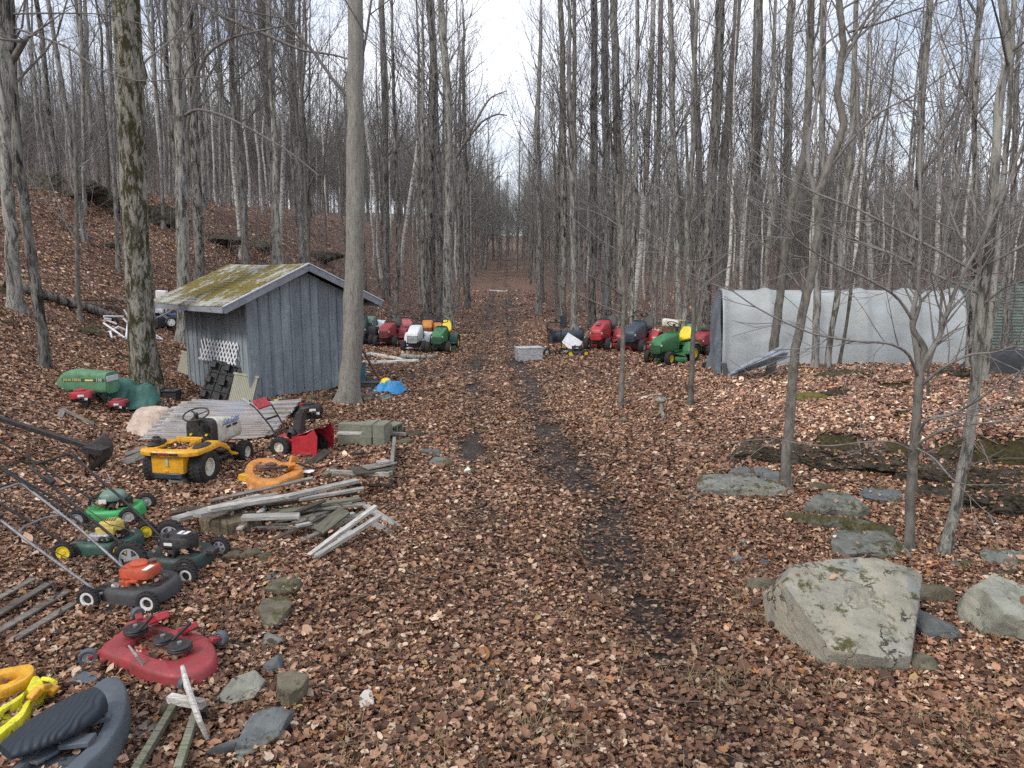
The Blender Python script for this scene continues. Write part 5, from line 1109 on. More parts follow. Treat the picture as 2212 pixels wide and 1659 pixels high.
log('mossy rotten log lying below the ledge stones', [(1700, 1118, .04), (1780, 1130, .06), (1850, 1138, .08), (1930, 1158, .08)], .07, .1, bark_moss if False else rk_moss)
log('thin fallen branch on the slope left of the mossy trunk', [(255, 462, .2), (225, 440, .25), (200, 458, .1)], .03, .01, bark_grey)
# grey plank bundle leaning on the shelter
for i, (a, b, za, zb, lb) in enumerate([((1572, 815), (1700, 770), .02, .45, 'lowest'), ((1578, 808), (1702, 762), .1, .55, 'second'), ((1590, 800), (1705, 758), .2, .62, 'third'), ((1600, 796), (1690, 752), .3, .7, 'topmost')]):
    plank(a, b, .13, .03, mat('faded_blue_board', (.27, .31, .36), .7, 0, .35, 5, .2), f'faded blue grey board leaning on the tarp shelter, {lb} of four', za, zb, .6, group='boards leaning on the shelter')
plank((1570, 815), (1562, 785), .12, .05, mat('blue_grey_post', (.12, .15, .18), .7), 'short dark post at the left end of the blue grey boards', .0, .35)
# ------------------------------------------------------------------ machine materials
blk_pl = mat('black_plastic', (.02, .02, .022), .45, 0, .35, 9, .5, dirtc=(.09, .07, .055)); blk_met = mat('black_metal', (.025, .025, .027), .4, .2, .3, 9, .4)
rubber = mat('tyre_rubber', (.016, .016, .018), .8, 0, .3, 12, .45, .003, (.08, .06, .05)); steel = mat('bare_steel', (.32, .32, .33), .4, .8, .3, 12, .4)
rim_cream = mat('cream_rim', (.62, .6, .5), .5, 0, .15, 8, .35); rim_grey = mat('grey_rim', (.34, .35, .37), .5, 0, .15, 8, .3); rim_yel = mat('yellow_rim', (.78, .58, .02), .45, 0, .15, 8, .3); rim_white = mat('white_rim', (.68, .68, .66), .5, 0, .15, 8, .3)
red_p = mat('red_paint', (.42, .018, .03), .35, 0, .3, 5, .3, coat=.4); red_f = mat('faded_red_paint', (.33, .035, .045), .45, 0, .35, 5, .55); pink_f = mat('sun_bleached_red', (.42, .12, .13), .7, 0, .35, 5, .45)
yel_p = mat('yellow_paint', (.72, .36, .012), .42, 0, .25, 6, .42, coat=.2); yel_s = mat('bright_yellow_plastic', (.82, .62, .03), .4, 0, .15, 6, .15); yel_l = mat('lemon_plastic', (.72, .68, .03), .5, 0, .2, 5, .4, .006)
org_p = mat('weathered_orange_paint', (.60, .24, .045), .55, 0, .3, 4, .45); cream_p = mat('dirty_cream_paint', (.62, .61, .52), .45, 0, .2, 3, .42, dirtc=(.16, .14, .07)); white_p = mat('white_plastic', (.72, .73, .75), .5, 0, .15, 5, .2)
grn_p = mat('tractor_green', (.02, .17, .05), .35, 0, .3, 5, .2, coat=.4); grn_f = mat('dusty_green', (.10, .24, .13), .6, 0, .3, 4, .35); grn_l = mat('lime_green_plastic', (.02, .36, .09), .45, 0, .3, 6, .5, coat=.2); grn_d = mat('dark_green_paint', (.018, .07, .05), .45, 0, .3, 5, .35)
navy_p = mat('dark_blue_paint', (.022, .04, .062), .35, 0, .3, 5, .25, coat=.4); grey_p = mat('grey_blue_plastic', (.085, .105, .125), .5, 0, .25, 5, .3); org_b = mat('bright_orange_plastic', (.52, .08, .03), .5, 0, .35, 7, .5); eng_g = mat('pale_green_plastic', (.13, .22, .17), .4, 0, .3, 6, .3)
lens = mat('clouded_headlight', (.55, .58, .6), .2, 0, .15, 6, .2); rust = mat('rusty_metal', (.14, .075, .05), .85, 0, .5, 10, .4); tan_w = mat('tan_rust_paint', (.32, .17, .10), .7, 0, .4, 6, .5); decal_w = mat('decal_white', (.7, .7, .7), .5, 0, .05, 5, .1); decal_y = mat('decal_yellow', (.75, .65, .2), .5, 0, .05, 5, .1); blue_t = mat('blue_lettering', (.02, .08, .3), .5, 0, .05, 5, .1); red_t = mat('red_lettering', (.5, .05, .05), .5, 0, .1, 5, .1)
TY = lambda c, ry=(0, 0, 0): Matrix.Translation(c) @ Euler(ry).to_matrix().to_4x4() @ Matrix.Rotation(-pi / 2, 4, 'X')
def wheel(parent, c, R_, w_, rimm, lug=0, rr=.55, yaw=0, hub='dish', tm=None):
    """axis along y; tyre with rim as its sub-part"""
    M = TY((0, 0, 0)); mb = MB(); q_ = rr * R_; hw = w_ / 2
    pr = [(q_, -hw * .8), (q_ + .01, -hw * .9), (R_ * .8, -hw), (R_ * .93, -hw * .9), (R_, -hw * .6), (R_ * 1.01, 0), (R_, hw * .6), (R_ * .93, hw * .9), (R_ * .8, hw), (q_ + .01, hw * .9), (q_, hw * .8)]
    mb.lathe(pr, 32, M)
    if lug:
        for i in range(lug):
            for s in (-1, 1):
                a = (i + (.5 if s > 0 else 0)) * 2 * pi / lug; mb.box((cos(a) * R_ * 1.005, s * hw * .38, sin(a) * R_ * 1.005), (.014, hw * .72, R_ * .16), Euler((0, -a, s * .0)).to_matrix() @ Matrix.Rotation(s * .45, 3, 'X'))
    o = mb.build('wheel', tm or rubber, parent, 40); o.location = c; o.rotation_euler = (0, 0, yaw)
    mr = MB(); e_ = hw * .78
    for s in (-1, 1):
        if hub == 'dish': mr.lathe([(q_ * 1.03, s * e_), (q_ * .9, s * e_), (q_ * .82, s * e_ * .5), (q_ * .35, s * e_ * .45), (q_ * .3, s * e_ * .8), (.002, s * e_ * .8)], 24, M)
        elif hub == 'ring': mr.lathe([(q_ * 1.03, s * e_), (q_ * .66, s * e_ * .95), (q_ * .6, s * e_ * .3)], 24, M)
        elif hub == 'star':
            mr.lathe([(q_ * 1.04, s * e_), (q_ * .88, s * e_), (q_ * .84, s * e_ * .5)], 28, M); mr.lathe([(q_ * .3, s * e_ * .4), (q_ * .3, s * e_), (.002, s * e_ * 1.05)], 16, M)
            for k in range(5): a = k * 2 * pi / 5 + .3; mr.box((cos(a) * q_ * .55, s * e_ * .85, sin(a) * q_ * .55), (q_ * .72, hw * .2, q_ * .36), (0, -a, 0), taper=1)
    mr.build('rim', rimm, o, 40)
    if hub == 'ring':
        MB().lathe([(q_ * .6, hw * .3), (.002, hw * .3), (.002, -hw * .3), (q_ * .6, -hw * .3)], 20, M).build('hub', blk_pl, o, 40)
    return o
def steering(parent, c, R_, tilt, m=None, col_len=.22):
    mb = MB(); Mx = Matrix.Rotation(tilt, 4, 'Y'); mb.wheel_ring(R_, .013, (0, 0, 0), Mx.copy(), 32, 8)
    for a in (pi, pi / 4 + .1, -pi / 4 - .1):
        v = Mx.to_3x3() @ Vector((cos(a) * R_, sin(a) * R_, 0)); mb.beam((0, 0, -.01), tuple(v), .028, .012)
    k = mb.mark(); mb.lathe([(.03, -.04), (.038, 0), (.03, .02), (.001, .024)], 14, Mx); o = mb.build('steering_wheel', m or blk_pl, parent, 40); o.location = c
    d = Mx.to_3x3() @ Vector((0, 0, -1)); MB().tube([c, tuple(Vector(c) + d * col_len)], .022, 10).build('steering_column', blk_pl, parent)
def seat(parent, x, z, m, s=.9, lean=.38):
    mb = MB(); rings = []
    for t in np.linspace(0, 1, 9):
        px = x + .22 - .42 * t; hh = .05 + .015 * cos(t * 6); w2 = .21 * s * (1 - .25 * abs(t - .5) ** 2 * 4 * .6)
        rings.append([(px, a, z + b + .03 * (1 - t) ** 3 * 0) for a, b in ssq(w2, hh, 18, 3.2)])
    mb.loft(rings); mb2 = MB(); rings = []
    for t in np.linspace(0, 1, 9):
        w2 = .215 * s * (1 - .5 * t ** 4); zz = z + .0 + .33 * t; px = x - .2 - lean * .33 * t
        rings.append([(px + b, a, zz) for a, b in ssq(w2, .045 * (1 - .3 * t), 18, 3)])
    mb2.loft(rings); mb.merge(mb2); return mb.build('seat', m, parent, 50)
def hood(parent, m, x0, x1, hw, z0, zr, zf, e=4.0, taper=.85, nose=.06, n=10, cutz=None):
    mb = MB(); rings = []
    for i, t in enumerate(list(np.linspace(0, .9, n)) + [.96, .99, 1.0]):
        xx = x0 + (x1 - x0) * t; zt = zr + (zf - zr) * t ** 1.6; f = 1 - (max(0, (t - .86) / .14) ** 2.2) * nose / .2; w2 = hw * (1 + (taper - 1) * t) * (.93 + .07 * f) * f ** .35
        zt = z0 + (zt - z0) * f ** .5; rings.append([(xx, a, (z0 + zt) / 2 + b) for a, b in ssq(w2, (zt - z0) / 2, 28, e)])
    mb.loft(rings); return mb.build('hood', m, parent, 50)
def fenders(parent, m, xr, R_, y0, y1, ztop, name='fender_body', seatpan=True):
    mb = MB()
    for s in (-1, 1):
        ang = np.linspace(R(-5), R(175), 15); o_ = [(xr + cos(a) * (R_ + .085) * 1.08, .02 + R_ + sin(a) * (ztop - R_ - .0)) for a in ang]
        o_ = [(x_, min(z_, ztop)) for x_, z_ in o_]; i_ = [(xr + (x_ - xr) * .93, z_ - .022) for x_, z_ in o_]
        rings = [[(a[0], s * y0, a[1]), (a[0], s * (y1 - .03), a[1]), (a[0] * 1 + (xr - a[0]) * .04, s * y1, a[1] - .03), (b[0], s * (y1 - .03), b[1]), (b[0], s * y0, b[1])] for a, b in zip(o_, i_)]
        mb.loft(rings)
    if seatpan: mb.box((xr + .02, 0, ztop - .03), (.62, 2 * y0 + .02, .06)); mb.box((xr - .3, 0, ztop - .16), (.04, 2 * y0, .26))
    return mb.build(name, m, parent, 45, .006)
def rider(label, loc, head, hoodm, fendm, seatm=None, rimm=rim_white, grille=blk_pl, light=True, dash=blk_pl, sc_=1.0, stripe=None, group=None, seat_on=True, name='riding_mower', deck=None, hz=(.80, .70), tipz=0, deckm=None, wheelcap=None, hl=(.12, .92), e=6.0):
    t = thing(name, label, 'riding mower', loc, (0, tipz, head), group, sc_)
    MB().box((.12, 0, .27), (1.35, .34, .10)).box((.72, 0, .2), (.06, .62, .05)).build('frame', blk_met, t)
    x0, x1 = hl
    hood(t, hoodm, x0, x1, .215, .32, hz[0] - .02, hz[1] - .07, e)
    # rounded grille and headlights
    mb = MB(); zf = hz[1] - .07
    for k in range(5): mb.box((x1 - .012, 0, .36 + k * .042), (.05, .33, .014))
    mb.box((x1 - .03, 0, .44), (.035, .35, .22)); mb.build('grille', grille, t)
    if light:
        mb = MB(); rings = [[(x1 - .045 + .045 * cos(a * 1.5), b_, zf - .13 + c_) for b_, c_ in ((a * .19, -.03), (a * .19, .03))] for a in np.linspace(-1, 1, 9)]
        V = [p for r_ in rings for p in r_]; F = [[i * 2, i * 2 + 2, i * 2 + 3, i * 2 + 1] for i in range(8)]; mb.add(V, F); mb.box((x1 - .03, 0, zf - .13), (.05, .37, .065)); mb.build('headlight', lens, t, 50, .01)
    if stripe:
        mb = MB(); 
        for s in (-1, 1): mb.add([(x0 + .05, s * .03, hz[0] - .016), (x1 - .12, s * .03, hz[1] - .05), (x1 - .12, s * .09, hz[1] - .052), (x0 + .05, s * .09, hz[0] - .018)], [[0, 1, 2, 3] if s < 0 else [3, 2, 1, 0]])
        mb.box(((x0 + x1) / 2 - .04, 0, (hz[0] + hz[1]) / 2 - .01), (x1 - x0 - .25, .13, .02), (0, math.atan2(hz[0] - hz[1], x1 - x0) * .8, 0)); mb.build('hood_stripe', stripe, t, 40, .005)
    mb = MB(); rings = [[(x0 - .02 - .10 * q_, a, .30 + (hz[0] + .03 - .30) * .5 + b) for a, b in ssq(.235 * (1 - .1 * q_), (hz[0] - .27) / 2 * (1 - .05 * q_), 24, 4)] for q_ in (0, .5, 1)]; mb.loft(rings); mb.build('dashboard', dash, t, 50)
    steering(t, (x0 - .15, 0, hz[0] + .2), .19, R(-30), col_len=.3)
    fenders(t, fendm, -.5, .255, .2, .47, .55)
    MB().box((-.03, .33, .27), (.5, .24, .035)).box((-.03, -.33, .27), (.5, .24, .035)).box((-.03, 0, .33), (.5, .4, .05)).build('footrest', fendm, t, 30, .01)
    if seatm is not None and seat_on: seat(t, -.45, .64, seatm); MB().box((-.47, 0, .575), (.3, .3, .06)).build('seat_bracket', blk_met, t)
    for s in (-1, 1):
        wheel(t, (-.5, s * .36, .25), .25, .22, rimm, 18); wheel(t, (.7, s * .33, .19), .19, .15, rimm, 0)
    mb = MB(); th = np.linspace(0, 2 * pi, 36, endpoint=False); mb.loft([[(.08 + cos(a) * .34 * f, sin(a) * .48 * f, z) for a in th] for z, f in ((.07, 1), (.16, 1), (.19, .93), (.195, .5))]); mb.build('mower_deck', deckm or fendm, t, 50)
    return t
def gpos(u, v, dz=0): p = at(u, v); return (p.x, p.y, p.z + dz)
GR = 'ride-on mowers parked on the right side of the track'
tR = rider('red ride-on mower with a black striped hood, parked leftmost on the right side', gpos(1306, 752), R(-114), red_p, red_p, blk_pl, rim_white, stripe=mat('dark_stripe', (.09, .07, .075), .5, 0, .2, 5, .2), group=GR, hz=(.88, .72), sc_=1.22, grille=red_p)
tB = rider('dark blue hooded ride-on mower with red fenders beside the thin young tree', gpos(1382, 756), R(-120), navy_p, red_p, blk_pl, rim_grey, group=GR, hz=(.88, .72), sc_=1.2, dash=navy_p)
tG = rider('green ride-on mower with a bright yellow seat and yellow wheels', gpos(1452, 782), R(-133), grn_p, grn_p, yel_s, rim_yel, group=GR, hz=(.86, .74), sc_=1.1, dash=grn_p)
tR2 = rider('red ride-on mower half hidden behind the green one with the yellow seat', gpos(1528, 765), R(-125), red_f, red_f, None, rim_grey, group=GR, hz=(.82, .70), sc_=1.08)
MB().box((.40, 0, .855), (.3, .4, .012)).build('hood_lid', grn_d, tR2)
tR3 = rider('old mower barely visible behind the red mower by the shelter', (at(1500, 745).x, at(1500, 745).y + .6, at(1500, 745).z), R(-100), grn_f, grn_d, blk_pl, rim_yel, group=GR, sc_=1.0)
GL = 'ride-on mowers parked in a row behind the shed'
rider('dark green ride-on mower parked right behind the shed corner', gpos(782, 742), R(-82), grn_d, blk_pl, blk_pl, rim_grey, group=GL, hz=(.86, .74), sc_=1.15, grille=blk_pl)
rider('greenish grey mower with a white panel in the back of the row', gpos(805, 722), R(-90), eng_g, white_p, None, rim_white, group=GL)
rider('maroon ride-on mower with a wide black grille in the parked row', gpos(846, 745), R(-96), red_f, red_f, blk_pl, rim_grey, group=GL, sc_=1.12, light=True, hz=(.8, .72))
rider('sun-bleached pink mower behind the maroon one', gpos(874, 732), R(-70), pink_f, pink_f, None, rim_white, group=GL, sc_=1.1, light=False)
rider('white hooded ride-on mower with black vents in the parked row', gpos(902, 756), R(-92), white_p, white_p, None, rim_white, group=GL, sc_=1.1, light=False, hz=(.86, .72))
rider('rusty orange mower with a black seat behind the white one', gpos(925, 735), R(-85), org_p, rust, blk_pl, rim_white, group=GL, sc_=1.08, light=False)
rider('green ride-on mower with a yellow seat at the right end of the parked row', gpos(956, 758), R(-95), grn_p, grn_d, yel_s, rim_yel, group=GL, sc_=1.08, hz=(.82, .74))
rider('blue and rust mower with a black seat behind the green one of the left row', gpos(948, 738), R(-80), org_p, blk_pl, blk_pl, rim_grey, group=GL, sc_=1.0, light=False)

# ---- the yellow tractor seen from behind
p = at(402, 1040); yt = thing('riding_mower', 'yellow seatless ride-on mower with a white hood, seen from behind', 'riding mower', (p.x + .03, p.y + .42, p.z), R(82), None, .90)
MB().box((.12, 0, .27), (1.3, .34, .10)).box((.70, 0, .2), (.06, .62, .06)).build('frame', blk_met, yt)
hood(yt, cream_p, .16, .96, .235, .40, .84, .70, 4.5, .9)
mb = MB(); rings = [[(.14 - .12 * q_, a, .62 + b) for a, b in ssq(.235 * (1 - .06 * q_), .245 * (1 - .07 * q_), 28, 5)] for q_ in (0, .4, .8, 1)]; mb.loft(rings); mb.box((.08, 0, .40), (.14, .40, .22)); mb.box((.0, 0, .55), (.03, .34, .05))
for k in range(3): mb.box((.0, -.08, .36 + k * .05), (.02, .2, .018))
mb.build('dashboard', blk_pl, yt, 45)
for s in (-.13, .13): MB().lathe([(.018, 0), (.018, .03), (.001, .032)], 12, Matrix.Translation((.01, s, .62)) @ Matrix.Rotation(-pi / 2, 4, 'Y')).build('knob', yel_s, yt)
MB().box((.0, -.12, .72), (.02, .10, .09)).build('dash_opening', mat('dark_recess', (.008, .008, .008), .9), yt)  # solid block on the dash; the opening's inner shade is its near-black colour
steering(yt, (-.04, 0, .95), .19, R(-22), col_len=.2)
mb = MB()
for x_ in (.48, .68): mb.box((x_, -.225, .66), (.13, .03, .035))
mb.build('hood_vent', blk_pl, yt, 30, .006)
MB().box((.55, -.235, .715), (.5, .012, .01)).build('decal_line', blue_t, yt)
text_part('lettering', 'Cub Cadet', .105, blue_t, yt, face_M((.55, -.243, .765), (1, 0, 0), (0, 0, 1)), .2)
fb = MB()   # rear fender band wrapping the tail
out = [(-.86, -.30), (-.86, .30)]
pth = [(.02, -.475), (-.2, -.475), (-.55, -.475), (-.78, -.46), (-.87, -.36), (-.90, -.15), (-.90, .15), (-.87, .36), (-.78, .46), (-.55, .475), (-.2, .475), (.02, .475)]
rings = []
for i, (x_, y_) in enumerate(pth):
    c_ = np.array([-.42, 0]); d_ = np.array([x_, y_]) - c_; inn = c_ + d_ * (.72 if 2 < i < 9 else .6); dr = (.10 if i in (0, 11) else 0)
    rings.append([(x_, y_, .50 - dr), (x_ * 1.0, y_, .55 - dr), (c_[0] + d_[0] * .96, c_[1] + d_[1] * .96, .575 - dr * .8), (inn[0], inn[1], .58 - dr * .6), (inn[0], inn[1], .565 - dr * .6), (c_[0] + d_[0] * .97, c_[1] + d_[1] * .97, .49 - dr)])
fb.loft(rings); fb.box((-.42, .33, .56), (.55, .2, .03)); fb.box((-.42, -.33, .56), (.55, .2, .03)); fb.build('fender_body', yel_p, yt, 40, .004)
MB().box((-.52, 0, .47), (.6, .42, .05)).build('leafy_tray', mat('brown_litter', (.15, .08, .05), .9, 0, .6, 30, .5, .01), yt)
MB().box((-.30, 0, .60), (.03, .36, .05)).box((-.42, -.2, .60), (.28, .03, .05)).box((-.25, .0, .63), (.05, .42, .02)).build('seat_bracket', yel_p, yt, 30, .005)
for s in (-1, 1): MB().lathe([(.10, 0), (.11, .03), (.09, .06), (.001, .065)], 20, Matrix.Translation((-.52, s * .36, .57)) @ Matrix.Diagonal((1.9, .8, 1 if s > 0 else .6, 1))).build('fender_pad', blk_pl, yt, 40)
MB().lathe([(.07, 0), (.075, .05), (.05, .07), (.05, .09), (.001, .1)], 16, Matrix.Translation((-.56, .34, .62))).build('fuel_cap', blk_pl, yt, 40)
MB().box((-.74, 0, .36), (.2, .50, .27)).build('rear_panel', yel_p, yt, 30, .012)
MB().box((-.845, 0, .41), (.012, .045, .15)).build('level_window', mat('cloudy_window', (.4, .45, .3), .3), yt, 30, .004)
MB().box((-.845, .02, .265), (.02, .06, .012)).build('catch', yel_p, yt); MB().box((-.74, 0, .19), (.22, .44, .08)).build('rear_frame', navy_p, yt, 30, .01)
MB().box((-.902, 0, .53), (.01, .42, .04)).build('name_strip', blk_pl, yt, 30, .003)
text_part('lettering', 'SERIES 1000', .036, red_t, yt, face_M((-.909, 0, .53), (0, -1, 0), (0, 0, 1)), .1)
for s in (-1, 1):
    MB().box((-.05, s * .30, .27), (.5, .18, .03)).build('footrest', yel_p if s > 0 else blk_pl, yt, 30, .006); wheel(yt, (-.5, s * .36, .255), .262, .25, rim_cream, 26, .52); wheel(yt, (.70, s * .35, .18), .185, .16, rim_cream, 20, .5)
MB().bar([(.05, -.45, .42), (.12, -.45, .30), (.35, -.45, .24), (.38, -.30, .26)], .018, 8).build('step_rail', yel_p, yt); MB().box((.2, -.3, .36), (.3, .14, .05)).build('footrest_pad', blk_pl, yt, 30, .01)

# ---- push mowers
def push(label, loc, head, deckm, engf, rimm, hubt='dish', wr=(.10, .10), hm=blk_met, deck_d=.06, handle=(1.22, .92, .22), hkink=.5, chute=True, group='push mowers lying together at the lower left', hend=None, es=.8):
    t = thing('push_mower', label, 'push mower', loc, (0, 0, head), group)
    mb = MB(); th = np.linspace(0, 2 * pi, 44, endpoint=False)
    def pl(a): return (.30 * np.sign(cos(a)) * abs(cos(a)) ** .75 + .02, .25 * np.sign(sin(a)) * abs(sin(a)) ** .8)
    mb.loft([[(pl(a)[0] * f, pl(a)[1] * f, z) for a in th] for z, f in ((.045, 1.02), (.12, 1.0), (.155, .95), (.165, .86), (.15, .74), (.16, .55), (.16, .1))])
    mb.build('deck', deckm, t, 50)
    nk = set(o.name for o in t.children); engf(t)
    for o in t.children:
        if o.name not in nk: o.scale = (es,) * 3; o.location = (0, 0, .17 * (1 - es) - .01)
    xf, xr = .26, -.28
    for s in (-1, 1):
        wheel(t, (xf, s * .27, wr[0]), wr[0], .05, rimm, 22, .62, 0, hubt); wheel(t, (xr, s * (.29 if wr[1] > .13 else .27), wr[1]), wr[1], .05, rimm, 22, .66, 0, hubt)
    L, Z, hw = handle; mb = MB(); P = [(-.27, -.2, .14), (-.27 - (L - .27) * hkink, -hw, .12 + (Z - .12) * hkink * 1.05), (-L, -hw, Z), (-L, hw, Z), (-.27 - (L - .27) * hkink, hw, .12 + (Z - .12) * hkink * 1.05), (-.27, .2, .14)]
    mb.bar(P, .0125, 8); f_ = .62; mb.bar([(-.27 - (L - .27) * f_, -hw, .12 + (Z - .12) * f_ * 1.02), (-.33 - (L - .27) * f_, -hw * .5, .10 + (Z - .12) * f_ * 1.1), (-.33 - (L - .27) * f_, hw * .5, .10 + (Z - .12) * f_ * 1.1), (-.27 - (L - .27) * f_, hw, .12 + (Z - .12) * f_ * 1.02)], .009, 6)
    mb.build('handle', hm, t, 50)
    mb = MB(); mb.bar([(-L + .12, -hw, Z - .08), (-L - .02, -hw * .9, Z + .1), (-L - .02, hw * .9, Z + .1), (-L + .12, hw, Z - .08)], .0055, 6); mb.build('control_bail', blk_met, t)
    MB().box((-L + .2, -hw, Z - .12), (.1, .05, .05), (0, .6, 0)).build('control_box', blk_pl, t, 30, .008)
    rr_ = np.random.RandomState(int(abs(loc[0] * 100))); mb = MB(); a = np.array([-L + .2, -hw, Z - .14]); b = np.array([-.05, -.08, .3]); Q = np.array([a + (b - a) * s_ + rr_.randn(3) * .015 + [0, -.02, -.1 * sin(pi * s_)] for s_ in np.linspace(0, 1, 9)]); mb.tube(Q, .004, 5); mb.build('control_cable', blk_met, t)
    return t
def engine_block(t, m=blk_met, h=.16):
    mb = MB()
    for k in range(6): mb.box((.05, 0, .17 + k * .022), (.30, .24, .012))
    mb.box((.0, 0, .22), (.2, .2, .14)).box((.18, .0, .22), (.12, .14, .12)); mb.lathe([(.05, 0), (.05, .09), (.02, .1)], 12, Matrix.Translation((.06, -.14, .2)) @ Matrix.Rotation(pi / 2, 4, 'X')); mb.build('engine', m, t, 40)
def eng_green(t):
    engine_block(t); mb = MB(); mb.loft([[(.0 + cos(a) * .19 * f, sin(a) * .15 * f, z) for a in np.linspace(0, 2 * pi, 28, endpoint=False)] for z, f in ((.27, 1), (.31, 1.02), (.35, .93), (.385, .75), (.39, .2))]); mb.build('engine_shroud', eng_g, t, 50)
    MB().lathe([(.045, 0), (.045, .05), (.03, .06), (.001, .06)], 16, Matrix.Translation((-.14, -.04, .33))).build('fuel_cap', blk_pl, t); MB().box((-.08, -.155, .27), (.1, .02, .06)).build('warning_sticker', decal_w, t)
def eng_yellow(t):
    engine_block(t); mb = MB(); mb.loft([[(.02 + cos(a) * .2 * f, sin(a) * .15 * f, z) for a in np.linspace(0, 2 * pi, 24, endpoint=False)] for z, f in ((.22, .95), (.30, 1), (.335, .9), (.34, .3))]); mb.build('engine_shroud', blk_pl, t, 50)
    mb = MB(); mb.loft([[(.08 + cos(a) * .15 * f, -.03 + sin(a) * .12 * f, z) for a in np.linspace(0, 2 * pi, 24, endpoint=False)] for z, f in ((.27, 1), (.36, .95), (.39, .75), (.395, .2))]); mb.box((.06, -.13, .28), (.22, .08, .10)); mb.build('engine_cover', mat('aged_yellow_plastic', (.55, .42, .10), .5, 0, .3, 7, .35), t, 50, .006)
    mb = MB()
    for k in range(6): mb.box((-.02 + k * .03, -.04, .397), (.01, .09, .006), (0, 0, .2))
    mb.build('cover_vent', blk_pl, t)
    MB().box((.0, -.17, .22), (.26, .12, .09)).build('crumpled_foil', mat('silver_foil', (.5, .5, .5), .35, .7, .4, 20, .2, .02), t, 60, .02)
    MB().box((-.18, -.12, .13), (.28, .22, .1)).build('rear_cover', mat('dark_grey_green_plastic', (.04, .055, .05), .5), t, 30, .02)
def eng_black(t):
    engine_block(t, blk_met); mb = MB(); mb.loft([[(.02 + a, b, z) for a, b in ssq(.2 * f, .155 * f, 28, 5)] for z, f in ((.25, 1), (.35, 1), (.372, .93), (.376, .3))]); mb.build('engine_shroud', blk_pl, t, 45)
    MB().box((.06, .05, .381), (.13, .10, .006), (0, 0, 0)).build('sticker', decal_w, t); text_part('lettering', 'PRO', .05, blk_pl, t, face_M((.06, .05, .386), (0, -1, 0), (1, 0, 0)))
    mb = MB()
    for k in range(5): mb.box((.16 - k * .0, -.1 + k * .035, .377), (.10, .012, .008))
    mb.build('shroud_vent', mat('vent_black', (.008,) * 3, .8), t); MB().lathe([(.04, 0), (.04, .04), (.001, .042)], 14, Matrix.Translation((-.09, -.09, .375))).build('fuel_cap', blk_pl, t); MB().box((-.02, -.16, .3), (.11, .008, .035)).build('sticker', decal_w, t)
    MB().box((.36, .02, .16), (.2, .1, .03)).box((.46, .02, .18), (.1, .12, .06)).build('front_guard', blk_pl, t, 30, .01)
def eng_orange(t):
    mb = MB(); mb.loft([[(.02 + a, b, z) for a, b in ssq(.2 * f, .15 * f, 28, 5)] for z, f in ((.24, .97), (.33, 1), (.35, .92), (.354, .3))]); mb.lathe([(.10, 0), (.10, .025), (.075, .045), (.001, .047)], 24, Matrix.Translation((.0, .02, .35))); mb.build('engine_shroud', org_b, t, 45)
    MB().box((.0, -.05, .2), (.22, .14, .10)).box((-.08, -.16, .2), (.09, .06, .06)).box((.05, -.17, .23), (.10, .05, .03)).lathe([(.035, 0), (.035, .06), (.001, .062)], 12, Matrix.Translation((-.02, -.17, .17))).build('engine', org_b, t, 40, .006)
    MB().lathe([(.04, 0), (.045, .04), (.001, .042)], 14, Matrix.Translation((.12, .09, .352))).build('fuel_cap', rust, t); MB().lathe([(.045, 0), (.05, .05), (.03, .09)], 14, Matrix.Translation((-.2, -.18, .16)) @ Matrix.Rotation(pi / 2, 4, 'Y')).build('muffler', steel, t)
    MB().box((.165, -.06, .354), (.06, .15, .004)).build('decal', decal_w, t); text_part('lettering', '22', .07, red_t, t, face_M((.35, -.05, .165), (0.4, -1, 0), (1, .4, 0)))
PM = {
 'a': ('lime green push mower with a pale green engine, farthest of the group', (248, 1120), 8, grn_l, eng_green, rim_grey, 'dish', (.10, .10), blk_met, dict(handle=(1.36, .98, .24))),
 'b': ('dark green push mower with a yellow engine cover and yellow wheels', (235, 1190), 2, grn_d, eng_yellow, rim_yel, 'dish', (.10, .10), blk_met, dict(handle=(1.35, .96, .24))),
 'c': ('black high-wheeled push mower with large grey spoked rear wheels', (388, 1222), -10, mat('blackish_green_deck', (.014, .035, .032), .5, 0, .3, 6, .5), eng_black, rim_grey, 'star', (.10, .165), blk_met, dict(es=.76, handle=(1.30, .98, .24))),
 'd': ('push mower with a bright orange engine and a silver handle, nearest of the group', (305, 1290), -8, mat('dark_grey_deck', (.04, .045, .05), .6, 0, .3, 6, .5), eng_orange, rim_white, 'ring', (.095, .095), steel, dict(es=.74, handle=(1.28, .90, .24))),
}
for k, (lb, uv, hd, dm, ef, rm, ht, wr, hm, kw) in PM.items():
    pp = gpos(*uv); t = push(lb, pp, R(hd), dm, ef, rm, ht, wr, hm, **kw)

for k, (u, v, m_) in enumerate(((130, 1060, rim_grey), (215, 1235, blk_pl), (330, 1190, blk_pl), (150, 1150, blk_met))):
    rc = np.random.RandomState(k + 60); p = at(u, v); Q = [np.array([0, 0, .03])]; a = rc.rand() * 6
    for i in range(16): a += rc.randn() * .7; Q.append(Q[-1] + np.array([cos(a) * .07, sin(a) * .07, 0])); Q[-1][2] = .03 + abs(.12 * sin(i * .5 + k))
    solo('cable', MB().tube(Q, .0045, 5), m_, ['pale wire tangled behind the lime green mower', 'black cable curled between the orange and yellow engine mowers', 'black cable lying beside the black high-wheeled mower', 'dark wire under the handles of the left mowers'][k], 'cable', tuple(p))
